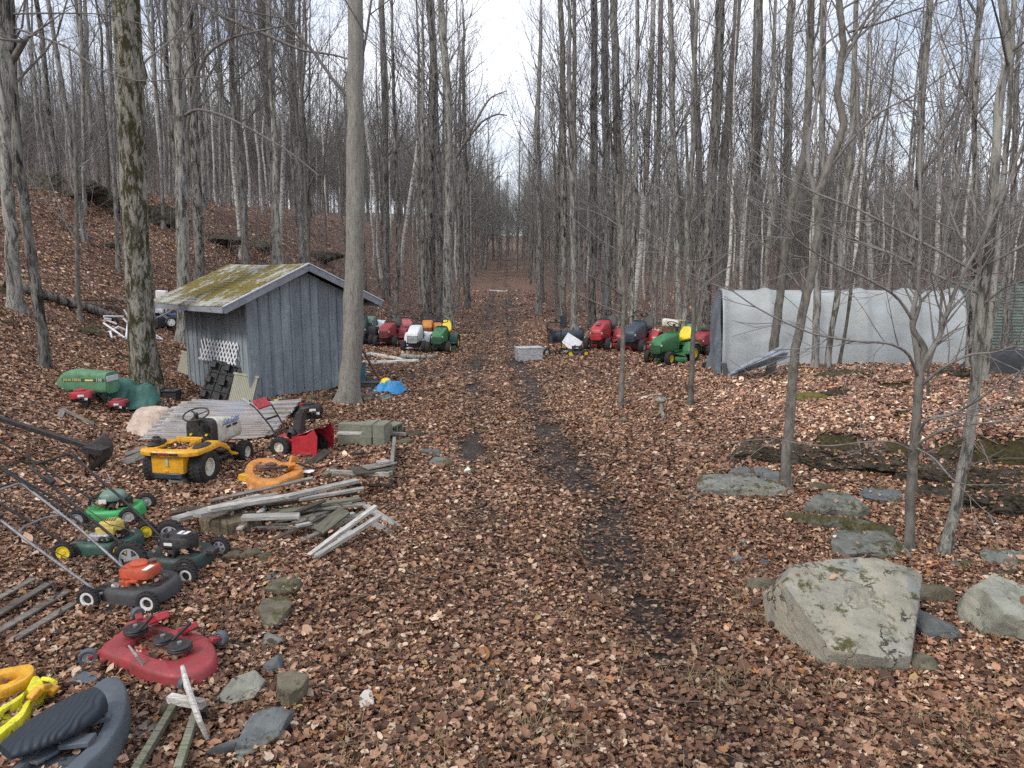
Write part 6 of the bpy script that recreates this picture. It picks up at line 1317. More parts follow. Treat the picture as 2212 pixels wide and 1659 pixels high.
# ---- snow blower
p = at(640, 980); sb = thing('snow_blower', 'red snow blower with black chute and handles', 'snow blower', tuple(p), R(-14), None, .84)
mb = MB(); sidep = [(.10, .02), (.52, .02), (.60, .10), (.62, .42), (.56, .55), (.40, .44), (.12, .40)]
for s in (-1, 1): mb.prism(sidep, -.008, .008, Matrix.Translation((0, s * .31, 0)) @ Matrix.Rotation(pi / 2, 4, 'X'))
arc = [(.14, .03), (.10, .12), (.10, .30), (.16, .40), (.36, .47), (.56, .55)]
V = [(x_, y_, z_) for x_, z_ in arc for y_ in (-.31, .31)]; mb.add(V, [[i * 2, i * 2 + 1, i * 2 + 3, i * 2 + 2] for i in range(5)]); V = [(x_ + .012, y_, z_ - .01) for x_, z_ in arc for y_ in (-.31, .31)]; mb.add(V, [[i * 2, i * 2 + 2, i * 2 + 3, i * 2 + 1] for i in range(5)])
mb.build('auger_housing', red_p, sb, 30)
mb = MB(); mb.tube([(.36, -.3, .2), (.36, .3, .2)], .02, 8)
for s in (-1, 1):
    th = np.linspace(0, 4 * pi, 50); V = []
    for a in th: yy = s * (.04 + .25 * a / (4 * pi)); V += [(.36 + cos(a) * .03, yy, .2 + sin(a) * .03), (.36 + cos(a) * .16, yy, .2 + sin(a) * .16)]
    mb.add(V, [[i * 2, i * 2 + 1, i * 2 + 3, i * 2 + 2] for i in range(49)])
mb.build('auger', blk_met, sb, 60)
MB().box((.38, -.321, .10), (.24, .012, .05)).build('skid_shoe', red_f, sb, 30, .004); MB().box((.40, -.15, .495), (.06, .22, .008), (0, -.35, 0)).build('decal', decal_w, sb); MB().box((.50, .0, .535), (.1, .62, .006), (0, -.42, 0)).build('black_band', blk_pl, sb)
MB().lathe([(.14, -.04), (.15, 0), (.15, .16), (.1, .2)], 24, Matrix.Translation((.12, 0, .26)) @ Matrix.Rotation(-pi / 2, 4, 'Y')).build('impeller_housing', red_p, sb)
mb = MB(); mb.lathe([(.08, 0), (.08, .08)], 20, Matrix.Translation((.08, 0, .40))); rings = [[(.08 + dx_ + a, b, z) for a, b in ((-w1, -w2), (w1, -w2), (w1, w2), (-w1, w2))] for dx_, z, w1, w2 in ((0, .46, .08, .08), (.01, .6, .08, .085), (.06, .76, .075, .09), (.15, .88, .06, .095))]; mb.loft(rings); mb.build('discharge_chute', mat('grey_black_chute', (.035, .04, .042), .5, 0, .3, 6, .4), sb, 40, .01)
MB().box((-.13, 0, .25), (.38, .26, .2)).box((-.05, 0, .36), (.2, .22, .08)).build('engine_body', red_p, sb, 30, .03); MB().box((-.02, -.06, .40), (.16, .14, .14)).lathe([(.08, 0), (.09, .1), (.05, .14)], 18, Matrix.Translation((.0, -.05, .40)) @ Matrix.Rotation(pi / 2, 4, 'X')).build('engine_cover', blk_pl, sb, 40, .01)
for s in (-1, 1): wheel(sb, (-.16, s * .26, .18), .185, .13, rim_cream, 16, .5)
mb = MB()
for s in (-1, 1): mb.bar([(-.22, s * .16, .24), (-.40, s * .19, .56), (-.62, s * .24, .86), (-.80, s * .24, .98)], .014, 8)
mb.beam((-.47, -.2, .66), (-.47, .2, .66), .03, .03); mb.build('handle', blk_met, sb, 50)
MB().box((-.66, 0, .92), (.05, .36, .2), (0, -.75, 0)).build('control_panel', red_p, sb, 30, .01); MB().box((-.68, 0, .945), (.03, .1, .04), (0, -.75, 0)).build('gear_plate', blk_pl, sb)
for s in (-1, 1): MB().tube([(-.74, s * .24, .95), (-.90, s * .24, 1.04)], .02, 10).build('grip', rim_grey if s < 0 else blk_pl, sb)
# ---- loose engines
def loose_engine(label, u, v, m, cap, rz, sc_=1.0, pipe=False, group='loose engines lying on the leaves'):
    t = thing('loose_engine', label, 'engine', gpos(u, v), rz, group, sc_); engine_block(t, blk_met); mb = MB(); mb.loft([[(a, b, z) for a, b in ssq(.22 * f, .18 * f, 28, 4)] for z, f in ((.2, 1), (.3, 1), (.34, .92), (.345, .4))]); mb.lathe([(.11, 0), (.11, .03), (.09, .04), (.001, .04)], 24, Matrix.Translation((-.04, .03, .34))); mb.build('engine_shroud', m, t, 45)
    MB().box((0, 0, .10), (.26, .2, .2)).build('crankcase', blk_met, t, 30, .02); MB().lathe([(.035, 0), (.04, .05), (.001, .055)], 12, Matrix.Translation((-.17, -.10, .34))).build('fuel_cap', cap, t); MB().box((.04, -.186, .26), (.12, .008, .05)).box((.13, -.186, .19), (.08, .008, .05)).build('sticker', decal_w, t); return t
loose_engine('black loose engine with a yellow cap behind the snow blower handles', 622, 905, blk_pl, yel_s, R(-5), 1.0)
loose_engine('dark loose engine with a red cap behind the snow blower chute', 672, 910, blk_met, red_p, R(15), .95)
loose_engine('red engine half under green cloth next to the green hood', 180, 878, red_p, blk_pl, R(10), .85)
loose_engine('red engine peeking out under the front edge of the green tarp', 258, 893, red_f, blk_pl, R(0), .75)
t = thing('battery', 'small black battery box with blue strip on the leaves below the mossy trunk', 'battery', gpos(372, 866), R(-6)); MB().box((0, 0, .11), (.3, .2, .2)).build('case', blk_pl, t, 30, .008); MB().box((0, 0, .225), (.34, .24, .03)).build('lid', blk_pl, t, 30, .006); MB().box((-.05, -.08, .243), (.12, .03, .004)).box((.08, .05, .243), (.10, .03, .004)).build('lid_label', mat('blue_label', (.10, .30, .48), .5), t)

# ---- green hood with lettering
p = at(170, 868); gh = thing('tractor_hood', 'faded green tractor hood lying on the leaves at the left', 'hood', (p.x, p.y + .35, p.z + .12), R(-4), None, 1.0)
mb = MB(); rings = []
for t_ in list(np.linspace(0, 1, 12)):
    xx = -.52 + 1.0 * t_; f = 1 - max(0, (.3 - t_) / .3) ** 2 * .45; w2 = .21 * (f ** .6); zt = .46 * f + .0 - .06 * t_
    rings.append([(xx, a, zt / 2 + b) for a, b in ssq(w2, zt / 2, 28, 4.5)])
mb.loft(rings); mb.build('shell', grn_f, gh, 45)
MB().box((.485, 0, .28), (.02, .36, .11)).build('headlight_panel', lens, gh, 30, .01); MB().box((.05, -.208, .265), (.82, .012, .055)).build('decal_strip', mat('dark_green_decal', (.03, .08, .04), .6), gh)
text_part('lettering', 'JOHN DEERE', .062, decal_y, gh, face_M((-.16, -.217, .265), (1, 0, 0), (0, 0, 1))); text_part('lettering', '170', .075, decal_w, gh, face_M((.36, -.217, .265), (1, 0, 0), (0, 0, 1))); MB().box((.17, -.216, .265), (.16, .006, .03)).build('decal_dash', decal_y, gh)
# ---- cloths
def drape(label, u, v, w_, d_, h_, m, seed, rz=0, name='tarp', cat='tarp', lumps=(), edge=.03, dz=0, group=None, wr=.05):
    p = at(u, v); c_, s_ = cos(rz), sin(rz)
    def fn(U, V):
        x = (U - .5) * w_; y = (V - .5) * d_; z = 0 * x
        for lx, ly, lr, lh in lumps: r_ = np.sqrt(((x - lx) / lr) ** 2 + ((y - ly) / (lr * .8)) ** 2); z = np.maximum(z, lh * (1 - sstep(.45, 1.15, r_)))
        z = z + wr * fbm(x * 4, y * 4, seed) + wr * .7 * np.abs(fbm(x * 9 + y * 3, y * 8 - x * 2, seed + 3)); ed = 1 + .10 * fbm(U * 6, V * 6, seed + 9) * 2
        return np.stack([x * ed, y * (1 + .12 * fbm(U * 5, V * 3, seed + 4) * 2), z + edge], -1)
    mb = MB().grid(fn, 60, 46); o = solo(name, mb, m, label, cat, (p.x, p.y, p.z + dz), rz, group, 180); sm = o.modifiers.new('solid', 'SOLIDIFY'); sm.thickness = .004; return o
grn_t = mat('green_tarp_cloth', (.035, .13, .105), .5, 0, .3, 4, .3, .004); blue_tp = mat('bright_blue_tarp', (.03, .25, .55), .4, 0, .25, 5, .15, .004); dblue = mat('dark_blue_cloth', (.02, .07, .2), .6, 0, .3, 5, .3); tan_c = mat('pinkish_canvas', (.55, .44, .36), .85, 0, .2, 3, .35, .005)
drape('dark green tarp draped over machine parts left of the clear sheets', 274, 878, 1.3, .85, .4, grn_t, 3, R(-8), lumps=[(-.2, .1, .5, .5), (.25, .1, .42, .38)], wr=.14)
drape('greyish green cloth lying between green hood and green tarp', 222, 858, .85, .5, .3, mat('greyish_green_cloth', (.10, .19, .16), .6, 0, .3, 4, .4), 5, R(-15), lumps=[(-.05, 0, .4, .3)], wr=.13)
drape('bright blue crumpled tarp on the stones right of the shed', 842, 850, .8, .5, .25, blue_tp, 7, R(-20), lumps=[(.1, 0, .3, .24), (-.2, .05, .22, .16)], wr=.14)
drape('small dark blue tarp scrap left of the cloth-covered pile', 312, 935, .35, .3, .1, dblue, 8, R(50), lumps=[(0, 0, .12, .08)], wr=.06)
drape('dark blue scrap behind the pinkish canvas', 345, 900, .5, .2, .1, dblue, 9, R(0), lumps=[(0, 0, .2, .08)], wr=.06)
drape('pinkish canvas cover at the left end of the clear corrugated sheets', 322, 935, 1.05, .9, .4, tan_c, 11, R(-12), lumps=[(.12, .0, .5, .42)], wr=.06, name='canvas_cover', cat='cloth')
drape('white crumpled plastic bag in front of the green tarp', 264, 888, .22, .16, .1, white_p, 13, 0, lumps=[(0, 0, .1, .1)], wr=.08, name='plastic_bag', cat='bag')
drape('torn white plastic film on the boards right of the orange deck', 585, 1048, .7, .16, .04, white_p, 14, R(14), wr=.05, edge=.06, name='plastic_film', cat='plastic')
drape('torn white plastic film farther up the lumber pile', 645, 1032, .42, .14, .04, white_p, 15, R(-10), wr=.05, edge=.10, name='plastic_film', cat='plastic')
drape('blue scrap lying on the right front of the lumber boards', 545, 1078, .3, .06, .04, dblue, 16, R(10), wr=.04, edge=.1)
drape('small clear plastic bag beside the rotten stump', 495, 1158, .2, .14, .05, mat('clear_film', (.5, .52, .54), .25, 0, .2, 8, .2), 17, 0, lumps=[(0, 0, .08, .07)], wr=.05, name='plastic_bag', cat='bag')
# ---- clear corrugated sheets
q = NT('clear_corrugated'); n1 = q.noise(q.co((.4, 5, 1)), 2.2, 8, .7, .6); c = q.ramp(n1, [(.3, (.10, .085, .075)), (.45, (.26, .24, .225)), (.6, (.40, .395, .40)), (.8, (.55, .56, .60))]); blo = q.ramp(q.noise(q.co(), 2.0, 5), [(.4, 0), (.6, .6)]); c = q.mix(blo, c, (.42, .35, .30)); c = q.mix(q.ramp(q.noise(q.co((1, 1, 1)), 1.2, 3), [(.5, 0), (.7, .55)]), c, (.30, .36, .46))
cor_m = q.out(c, .22, 0, .6); q.b.inputs['Alpha'].default_value = .8
pa, pb_, pc_ = at(308, 950, .12), at(578, 948, .06), at(330, 880, .55)
shc = thing('corrugated_sheets', 'leaning pile of clear corrugated sheets behind the yellow mower', 'sheets', tuple((pa + pb_) / 2), 0)
for k in range(3):
    a = Vector((pa.x + .12 * k - .05, pa.y + .03 * k, pa.z + .018 * k)); b = Vector((pb_.x - .1 * (2 - k) + .05, pb_.y + .03 * k, pb_.z + .018 * k)); up = (pc_ - pa); up = Vector((.22 + .05 * k, .62, .40 + .03 * k))
    o0 = shc.location
    def fn(U, V, a=a, b=b, up=up, k=k):
        n_ = Vector(b - a).cross(up).normalized(); w = .016 * np.sin(V * 2 * pi * 8) * (.6 + 1.2 * vnoise(U * 5, V * 2, k)); bend = .08 * np.sin(U * pi * 1.6 + k) + .10 * fbm(U * 3, V * 2, k + 4); P = [a[i] - o0[i] + (b[i] - a[i]) * U + up[i] * (1.05 + .0 * k) * V + n_[i] * (w + bend * .6 * V) for i in range(3)]
        return np.stack([P[0] + .02 * fbm(U * 20, V * 9, k), P[1], P[2]], -1)
    ob = MB().grid(fn, 50, 110).build('sheet', cor_m, shc, 180); sm = ob.modifiers.new('solid', 'SOLIDIFY'); sm.thickness = .003
plank((388, 1000), (470, 955), .10, .03, w_pale, 'pale board leaning under the clear sheets behind the yellow mower', .1, .3)
mb = MB(); mb.loft([[(cos(t) * r * (1 + .1 * sin(t * 5)), sin(t) * r, z) for t in np.linspace(0, 2 * pi, 24, endpoint=False)] for z, r in ((-.05, .14), (.16, .13), (.18, .11), (.181, .01))]); solo('chopping_block', mb, mat('pale_bark_wood', (.42, .30, .19), .8, 0, .4, 9, .3), 'pale peeled log block under the clear sheets', 'log', gpos(440, 968) if False else gpos(458, 955), 0)

# ---- plough blade on its long beam
P0, P1 = at(-60, 885, .25), at(212, 972, .42); bl = thing('plough_blade', 'rusty curved plough blade on a long black beam at the left edge', 'plough', tuple(P1), 0)
MB().beam(tuple(P0 - P1), (0, 0, 0), .06, .07).beam((-.15, 0, .02), (.12, -.02, -.02), .18, .10).build('beam', blk_met, bl, 30, .006)
bc = at(208, 1020, 0); d = at(243, 975, .2) - at(185, 1015, .1); ang = math.atan2(d.y, d.x)
def bfn(U, V):
    w_ = .62; x = (U - .5) * w_; a = (V - .45) * 1.5; y = -.11 * (np.cos(a) - 1) * 3.0; z = .40 * V; zz = z + .10 * U; return np.stack([x * cos(ang) - y * sin(ang) + (bc.x - P1.x) + .03, x * sin(ang) + y * cos(ang) + (bc.y - P1.y) + .12, zz + (bc.z - P1.z) - .02], -1)
ob = MB().grid(bfn, 16, 16).build('blade', mat('rusty_grey_blade', (.075, .066, .055), .7, .2, .35, 5, .4), bl, 180); sm = ob.modifiers.new('solid', 'SOLIDIFY'); sm.thickness = .01
MB().lathe([(.06, -.05), (.06, .05)], 20, Matrix.Translation((-.02, -.06, -.08)) @ Matrix.Rotation(pi / 2, 4, 'X')).lathe([(.04, -.05), (.04, .05)], 20, Matrix.Translation((-.02, -.06, -.08)) @ Matrix.Rotation(pi / 2, 4, 'X')).build('pivot_ring', rust, bl); MB().beam((-1.25, .35, -.35), (-1.2, .38, .0), .05, .05).build('support', rust, bl)

# ---- mower decks (shell rings) from their plan outlines
EXL = []     # regions that get extra leaves: polygon (world xy), z
def deck(label, outer, zt, hgt_, m, name='mower_deck', inner=.55, hole=True, cat='mower deck', ctr=None, skirt=1.03, leafz=None, rz=None):
    W = [at(u, v, zt) for u, v in outer]; base = sum(W, Vector()) / len(W); gz = H(base.x, base.y); P = np.array([(w_.x - base.x, w_.y - base.y) for w_ in W])
    n = len(P); s = np.linspace(0, n, n * 5, endpoint=False); Q = []
    for t_ in s:       # catmull-rom
        i = int(t_); f = t_ - i; a, b, c_, d_ = P[(i - 1) % n], P[i % n], P[(i + 1) % n], P[(i + 2) % n]; Q.append(.5 * ((2 * b) + (-a + c_) * f + (2 * a - 5 * b + 4 * c_ - d_) * f * f + (-a + 3 * b - 3 * c_ + d_) * f ** 3))
    Q = np.array(Q); cc = np.array(ctr) if ctr is not None else Q.mean(0); mb = MB(); D = Q - cc
    lv = [(skirt, -hgt_), (1.0, -.03), (.975, -.008), (.94, 0), (inner + .04, 0), (inner, -.015), (inner - .02, -.05), (.02, -.055)]
    mb.loft([[(cc[0] + d_[0] * f, cc[1] + d_[1] * f, z) for d_ in D] for f, z in lv], cap=False)
    t = thing(name, label, cat, (base.x, base.y, gz + zt), 0); mb.build('shell', m, t, 45); EXL.append((np.array([cc + d_ * (inner - .03) for d_ in D]) + np.array([base.x, base.y]), gz + zt - .05)); return t
def pulley(t, uv, zt, r, h=.03, m=blk_met, bolt=True):
    w_ = at(*uv, dz=zt) - t.location; M = Matrix.Translation(tuple(w_)); o = MB().lathe([(r * .9, -h), (r, -h), (r, -h * .6), (r * .86, -h * .3), (r, 0), (r * .95, .006), (r * .5, .004), (r * .3, .008), (.001, .008)], 28, M).build('pulley', m, t, 40)
    if bolt: MB().lathe([(.018, 0), (.018, .025), (.001, .027)], 8, M).build('bolt', steel, o)
def caster(t, uv, zt, r, rz, m=rim_grey, arm=None, am=None):
    w_ = at(*uv, dz=zt) - t.location; wheel(t, tuple(w_), r, .05, m, 0, .55, rz, 'dish', grey_p if m is rim_grey else rubber)
    if arm: a = at(*arm, dz=zt + .02) - t.location; MB().beam(tuple(w_), tuple(a), .05, .03).build('wheel_arm', am, t, 30, .005)
rd = deck('weathered red mower deck with three black pulleys lying in the leaves', [(217, 1392), (262, 1358), (272, 1340), (300, 1332), (326, 1333), (362, 1352), (410, 1362), (450, 1374), (468, 1402), (460, 1430), (427, 1450), (373, 1457), (318, 1447), (268, 1424), (222, 1406)], .13, .12, red_f, inner=.52)
for uv, r in (((293, 1356), .085), ((352, 1378), .07), ((388, 1393), .085)): pulley(rd, uv, .19, r)
caster(rd, (191, 1420), .07, .065, R(20), arm=(222, 1408), am=red_f); caster(rd, (478, 1378), .12, .055, R(-20), arm=(455, 1382), am=red_f); caster(rd, (400, 1476), .06, .05, R(60), arm=(405, 1455), am=red_f); caster(rd, (297, 1325), .12, .05, R(50), arm=(302, 1338), am=red_f)
def tpart(t, nm, pts, wd, th_, m, bev=.004):
    P = [at(u, v, h) - t.location for u, v, h in pts]; mb = MB()
    for a, b in zip(P, P[1:]): mb.beam(tuple(a), tuple(b), wd, th_)
    return mb.build(nm, m, t, 40, bev)
tpart(rd, 'lift_arm', [(300, 1362, .2), (330, 1330, .28)], .02, .02, blk_met); tpart(rd, 'lift_arm', [(372, 1384, .2), (412, 1345, .26)], .02, .02, blk_met)
tpart(rd, 'bracket', [(332, 1338, .16), (352, 1330, .24)], .10, .06, red_p, .01); tpart(rd, 'bracket', [(395, 1362, .15), (418, 1352, .22)], .08, .05, red_p, .01); tpart(rd, 'drive_belt', [(300, 1347, .19), (345, 1362, .19), (368, 1372, .18)], .012, .008, blk_pl, 0)
plank((470, 1402), (492, 1390), .06, .05, w_grey, 'short grey wood block under the right wheel of the red deck', 0, .02)
od = deck('orange and tan mower deck ring next to the yellow tractor', [(528, 1018), (536, 1000), (556, 990), (590, 990), (612, 998), (636, 996), (654, 1006), (650, 1020), (625, 1032), (600, 1042), (565, 1044), (536, 1036)], .15, .13, org_p, inner=.66, ctr=(-.04, .04))
pulley(od, (572, 1008), .18, .09, m=rust); pulley(od, (586, 1002), .2, .07, m=rust); tpart(od, 'lift_arm', [(585, 1012, .2), (620, 1008, .22)], .04, .03, blk_met)
tpart(od, 'bracket', [(622, 1020, .1), (632, 1002, .26)], .09, .05, org_p, .01); tpart(od, 'bracket', [(632, 1002, .2), (636, 985, .3)], .05, .12, org_p, .01); tpart(od, 'wheel_bracket', [(520, 1030, .12), (537, 1032, .12)], .10, .09, yel_p, .01); tpart(od, 'belt_guard', [(640, 1000, .24), (660, 1008, .14)], .02, .02, blk_met)
# ---- plastic shells at the lower left corner
def shell(label, name, cat, uv, dims, rz, m, prof_, seed=0, tilt=(0, 0), dz=0):
    p = at(*uv); mb = MB(); mb.loft(prof_(dims)); return solo(name, mb, m, label, cat, (p.x, p.y, p.z + dz), (tilt[0], tilt[1], rz), None, 45)
yf = deck('orange yellow curved fender plate at the left edge', [(-40, 1475), (-20, 1450), (40, 1438), (68, 1434), (76, 1446), (62, 1462), (30, 1480), (-10, 1495), (-40, 1498)], .12, .10, yel_p, 'fender_plate', inner=.4, cat='fender')
yf2 = deck('lemon yellow cracked plastic shell under the orange fender plate', [(-60, 1600), (-30, 1545), (20, 1515), (55, 1490), (75, 1458), (92, 1466), (98, 1490), (70, 1512), (50, 1545), (15, 1572), (-30, 1610)], .10, .08, yel_l, 'plastic_shell', inner=.5, cat='shell')
mb = MB(); Pq = [at(u, v, h) - yf2.location for u, v, h in ((66, 1512, .12), (85, 1488, .16), (105, 1486, .12), (122, 1494, .10))]
for a, b in zip(Pq, Pq[1:]): mb.beam(tuple(a), tuple(b), .06, .05)
mb.build('curved_strip', yel_p, yf2, 40, .01); MB().bar([tuple(at(u, v, h) - yf2.location) for u, v, h in ((92, 1466, .12), (108, 1468, .13), (122, 1476, .10))], .014, 8).build('tab', yel_l, yf2)
gf = deck('grey blue plastic tractor body shell at the bottom left', [(-90, 1760), (-30, 1700), (40, 1640), (110, 1575), (165, 1520), (205, 1480), (235, 1463), (262, 1466), (275, 1490), (270, 1530), (240, 1590), (180, 1650), (100, 1720), (0, 1790)], .22, .16, grey_p, 'body_shell', inner=.6, cat='body shell')
mb = MB(); rings = []; a0, a1 = at(10, 1625, .27), at(215, 1512, .31)
dirv = (a1 - a0); L = dirv.length; dn = dirv.normalized(); sd = Vector((dn.y, -dn.x, 0)).normalized()
for t_ in np.linspace(0, 1, 14):
    c_ = a0 + dirv * t_; w2 = .17 * (sin(pi * min(1, max(.06, t_ * .8 + .12))) ** .5) * (.75 + .35 * t_); hh = .028 + .045 * t_
    rings.append([tuple(c_ - gf.location + sd * a + Vector((0, 0, b))) for a, b in ssq(w2, hh, 22, 2.6)])
mb.loft(rings); q = NT('ribbed_black_seat'); wv = q.n('ShaderNodeTexWave'); wv.inputs['Scale'].default_value = 9; wv.inputs['Distortion'].default_value = 5; wv.inputs['Detail'].default_value = 0; q.L(q.co((1, 1, 1)), wv.inputs['Vector']); q.bump(wv.outputs[1], .012, .6); seat_m = q.out((.028, .035, .045), .6, 0, .3)
mb.build('seat_pad', seat_m, gf, 60)
tpart(gf, 'cross_strut', [(188, 1560, .22), (240, 1545, .22)], .07, .03, grey_p); tpart(gf, 'cross_strut', [(135, 1605, .22), (200, 1598, .22)], .09, .03, grey_p); tpart(gf, 'panel', [(50, 1640, .2), (120, 1600, .2)], .22, .02, grey_p); tpart(gf, 'panel', [(165, 1540, .2), (235, 1480, .2)], .16, .02, grey_p)
t = solo('plastic_scrap', MB().box((0, 0, .03), (.16, .12, .05), (0, .1, 0)), grey_p, 'small grey plastic scrap behind the body shell', 'scrap', gpos(190, 1478), R(-10), None, 30, .01)
t = solo('metal_plate', MB().box((0, 0, .03), (.26, .14, .012), (.12, .05, 0)).box((.17, .04, .04), (.14, .05, .03)), blk_met, 'black metal plate in the leaves below the orange mower', 'plate', gpos(252, 1320), R(25), None, 30, .004)
# loose wheel beside the orange mower and on the dark panel
wt = thing('loose_wheel', 'black wheel with a white ring hub beside the metal plate', 'wheel', gpos(228, 1305), R(-10)); wheel(wt, (0, 0, .06), .1, .06, rim_white, 20, .62, 0, 'ring')
wt = thing('loose_wheel', 'small wheel with spokes lying on the leaf-filled board box', 'wheel', gpos(775, 1018, .26), R(0)); wt.rotation_euler = (R(78), 0, R(20)); wheel(wt, (0, 0, 0), .1, .04, rim_white, 0, .62, 0, 'star')
wt = thing('loose_wheel', 'dark wheel half buried in the leaves behind the orange engine mower', 'wheel', gpos(390, 1258, .05), R(30)); wheel(wt, (0, 0, 0), .11, .05, rim_grey, 20, .62, 0, 'ring')
t = solo('paper_cup', MB().lathe([(.03, -.045), (.042, .045), (.038, .045), (.028, -.04)], 20, Matrix.Rotation(R(70), 4, 'Y')), white_p, 'crushed white paper cup lying alone left of the track', 'cup', gpos(1008, 1024, .04), R(40))

# ---- things around the shed
# local frame of the shed wall: p(x along gable, y back)
def shedp(x, y, z=0): v_ = shed.matrix_basis @ Vector((x, y, 0)); v_.z = 0; return Vector((v_.x, v_.y, H(v_.x, v_.y) + z))
bpy.context.view_layer.update(); SM = shed.matrix_world.copy()
def on_wall(x, y, z): w_ = SM @ Vector((x, y, 0)); return Vector((w_.x, w_.y, H(w_.x, w_.y) + z))
lt = MB(); a, b = Vector((0, 0, 0)), 0; LW, LH = 1.7, .5
for k in range(-4, 12):
    for s in (-1, 1):
        x0 = k * .15; pts = []
        for zz in np.linspace(0, LH, 30):
            xx = x0 + s * zz * .75
            if 0 <= xx <= LW and zz >= 0: pts.append((xx, zz))
        if len(pts) > 2: lt.beam((pts[0][0], s * .005, pts[0][1]), (pts[-1][0], s * .005, pts[-1][1]), .008 if False else .012, .034)
p = on_wall(-HW - .12, .35, 0); o = solo('lattice_panel', lt, white_p, 'white diagonal lattice panel leaning on the shed side wall', 'lattice', tuple(p), 0, None, 20)
o.rotation_euler = (R(12), 0, math.atan2(e.y, e.x) + pi / 2); o.scale = (1, 1, 1); o.location.z = .78
q = NT('ribbed_beige_panel'); wv = q.n('ShaderNodeTexWave'); wv.inputs['Scale'].default_value = 8.5; wv.wave_profile = 'TRI'; q.L(q.co(), wv.inputs['Vector']); c = q.mix(q.ramp(q.noise(q.co((1, 1, .5)), 3, 6), [(.45, 0), (.65, .7)]), q.ramp(wv.outputs[1], [(0, (.16, .15, .10)), (.35, (.33, .32, .24)), (1, (.40, .39, .31))]), (.24, .25, .15)); q.bump(wv.outputs[1], .01, .8); rib_m = q.out(c, .6)
def lean_panel(label, x, y, wd, ht, rz, tilt, m, name, cat, top=None, dz=0.0, extra=None, th_=.04, roll=0):
    p = on_wall(x, y, 0); t = thing(name, label, cat, (p.x, p.y, p.z + dz), (tilt, roll, rz)); MB().box((0, 0, ht / 2), (wd, th_, ht)).build('panel', m, t, 30, .004)
    if top: MB().box((0, 0, ht - .01), (wd + .05, th_ + .03, .05)).build('top_rail', top, t, 30, .004)
    if extra: extra(t)
    return t
wa = math.atan2(e.y, e.x) + pi / 2
def lean_at(label, u, v, wd, ht, rz, tilt, m, name, cat, top=None, extra=None, th_=.04, roll=0):
    p = at(u, v); t = thing(name, label, cat, (p.x, p.y, p.z - .02), (tilt, roll, rz)); MB().box((0, 0, ht / 2), (wd, th_, ht)).build('panel', m, t, 30, .004)
    if top: MB().box((0, 0, ht - .01), (wd + .05, th_ + .03, .05)).build('top_rail', top, t, 30, .004)
    if extra: extra(t)
    return t
pf = math.atan2(e.y, e.x) - pi / 2     # panel facing out of the side wall, width along it
lean_at('ribbed beige panel leaning against the back part of the shed wall', 410, 815, .8, .62, pf + .45, R(-18), rib_m, 'ribbed_panel', 'panel', mat('beige_rail', (.36, .35, .27), .6), roll=R(8), extra=lambda t: MB().bar([(-.1, -.03, .4), (-.1, -.06, .4), (.1, -.06, .4), (.1, -.03, .4)], .008, 6).build('handle', blk_met, t))
lean_at('ribbed beige panel leaning near the front corner of the shed', 518, 872, .5, .66, pf + .75, R(-20), rib_m, 'ribbed_panel', 'panel', mat('beige_rail_b', (.36, .35, .27), .6), roll=R(10))
bp = mat('black_recycled_plastic', (.014, .014, .016), .5, 0, .4, 8, .15, .01)
p = at(468, 868); t = thing('plastic_pallet', 'black moulded plastic pallet leaning against the shed wall', 'pallet', (p.x, p.y, p.z - .02), (R(-24), R(12), pf + .6)); mb = MB(); mb.box((0, 0, .46), (.82, .035, .92))
for ix in range(3):
    for iz in range(3): mb.box((-.32 + .32 * ix, -.06, .12 + .34 * iz), (.14, .10, .15), taper=.8)
for ix in range(5): mb.box((-.36 + .18 * ix, -.025, .46), (.03, .03, .9))
for iz in range(5): mb.box((0, -.03, .05 + .2 * iz), (.8, .03, .035))
mb.build('deck_board', bp, t, 30, .008)
# bin, helmet and odds at the right corner
p = on_wall(HW + .32, .25, 0); tb = thing('blue_bin', 'teal plastic bin standing at the right corner of the shed', 'bin', tuple(p), .3); MB().lathe([(.13, 0), (.17, .5), (.18, .5), (.18, .53), (.16, .53), (.12, .02), (.001, .02)], 24).build('body', mat('teal_plastic', (.03, .13, .20), .5), tb); 
solo('hard_hat', MB().ball((0, 0, .02), (.13, .11, .11), 20).lathe([(.15, 0), (.155, .01), (.12, .02)], 24), yel_s, 'yellow hard hat on the blue tarp', 'helmet', gpos(834, 842, .16), 0)
solo('dark_tray', MB().box((0, 0, .06), (.5, .3, .1)).box((0, 0, .12), (.54, .34, .02)), blk_pl, 'dark plastic tray between shed corner and blue tarp', 'tray', gpos(798, 840, .05), R(-12), None, 30, .01)
solo('blue_tray', MB().box((0, 0, .04), (.4, .25, .05)), mat('deep_blue_plastic', (.01, .04, .3), .5), 'deep blue plastic tray under the dark tray', 'tray', gpos(790, 850, .0), R(-5), None, 30, .01)
plank((775, 812), (818, 826), .16, .02, w_dark, 'dark board right of the shed corner', .15, .1); plank((780, 800), (798, 806), .10, .03, white_p, 'white offcut lying right of the shed corner', .02, .02)
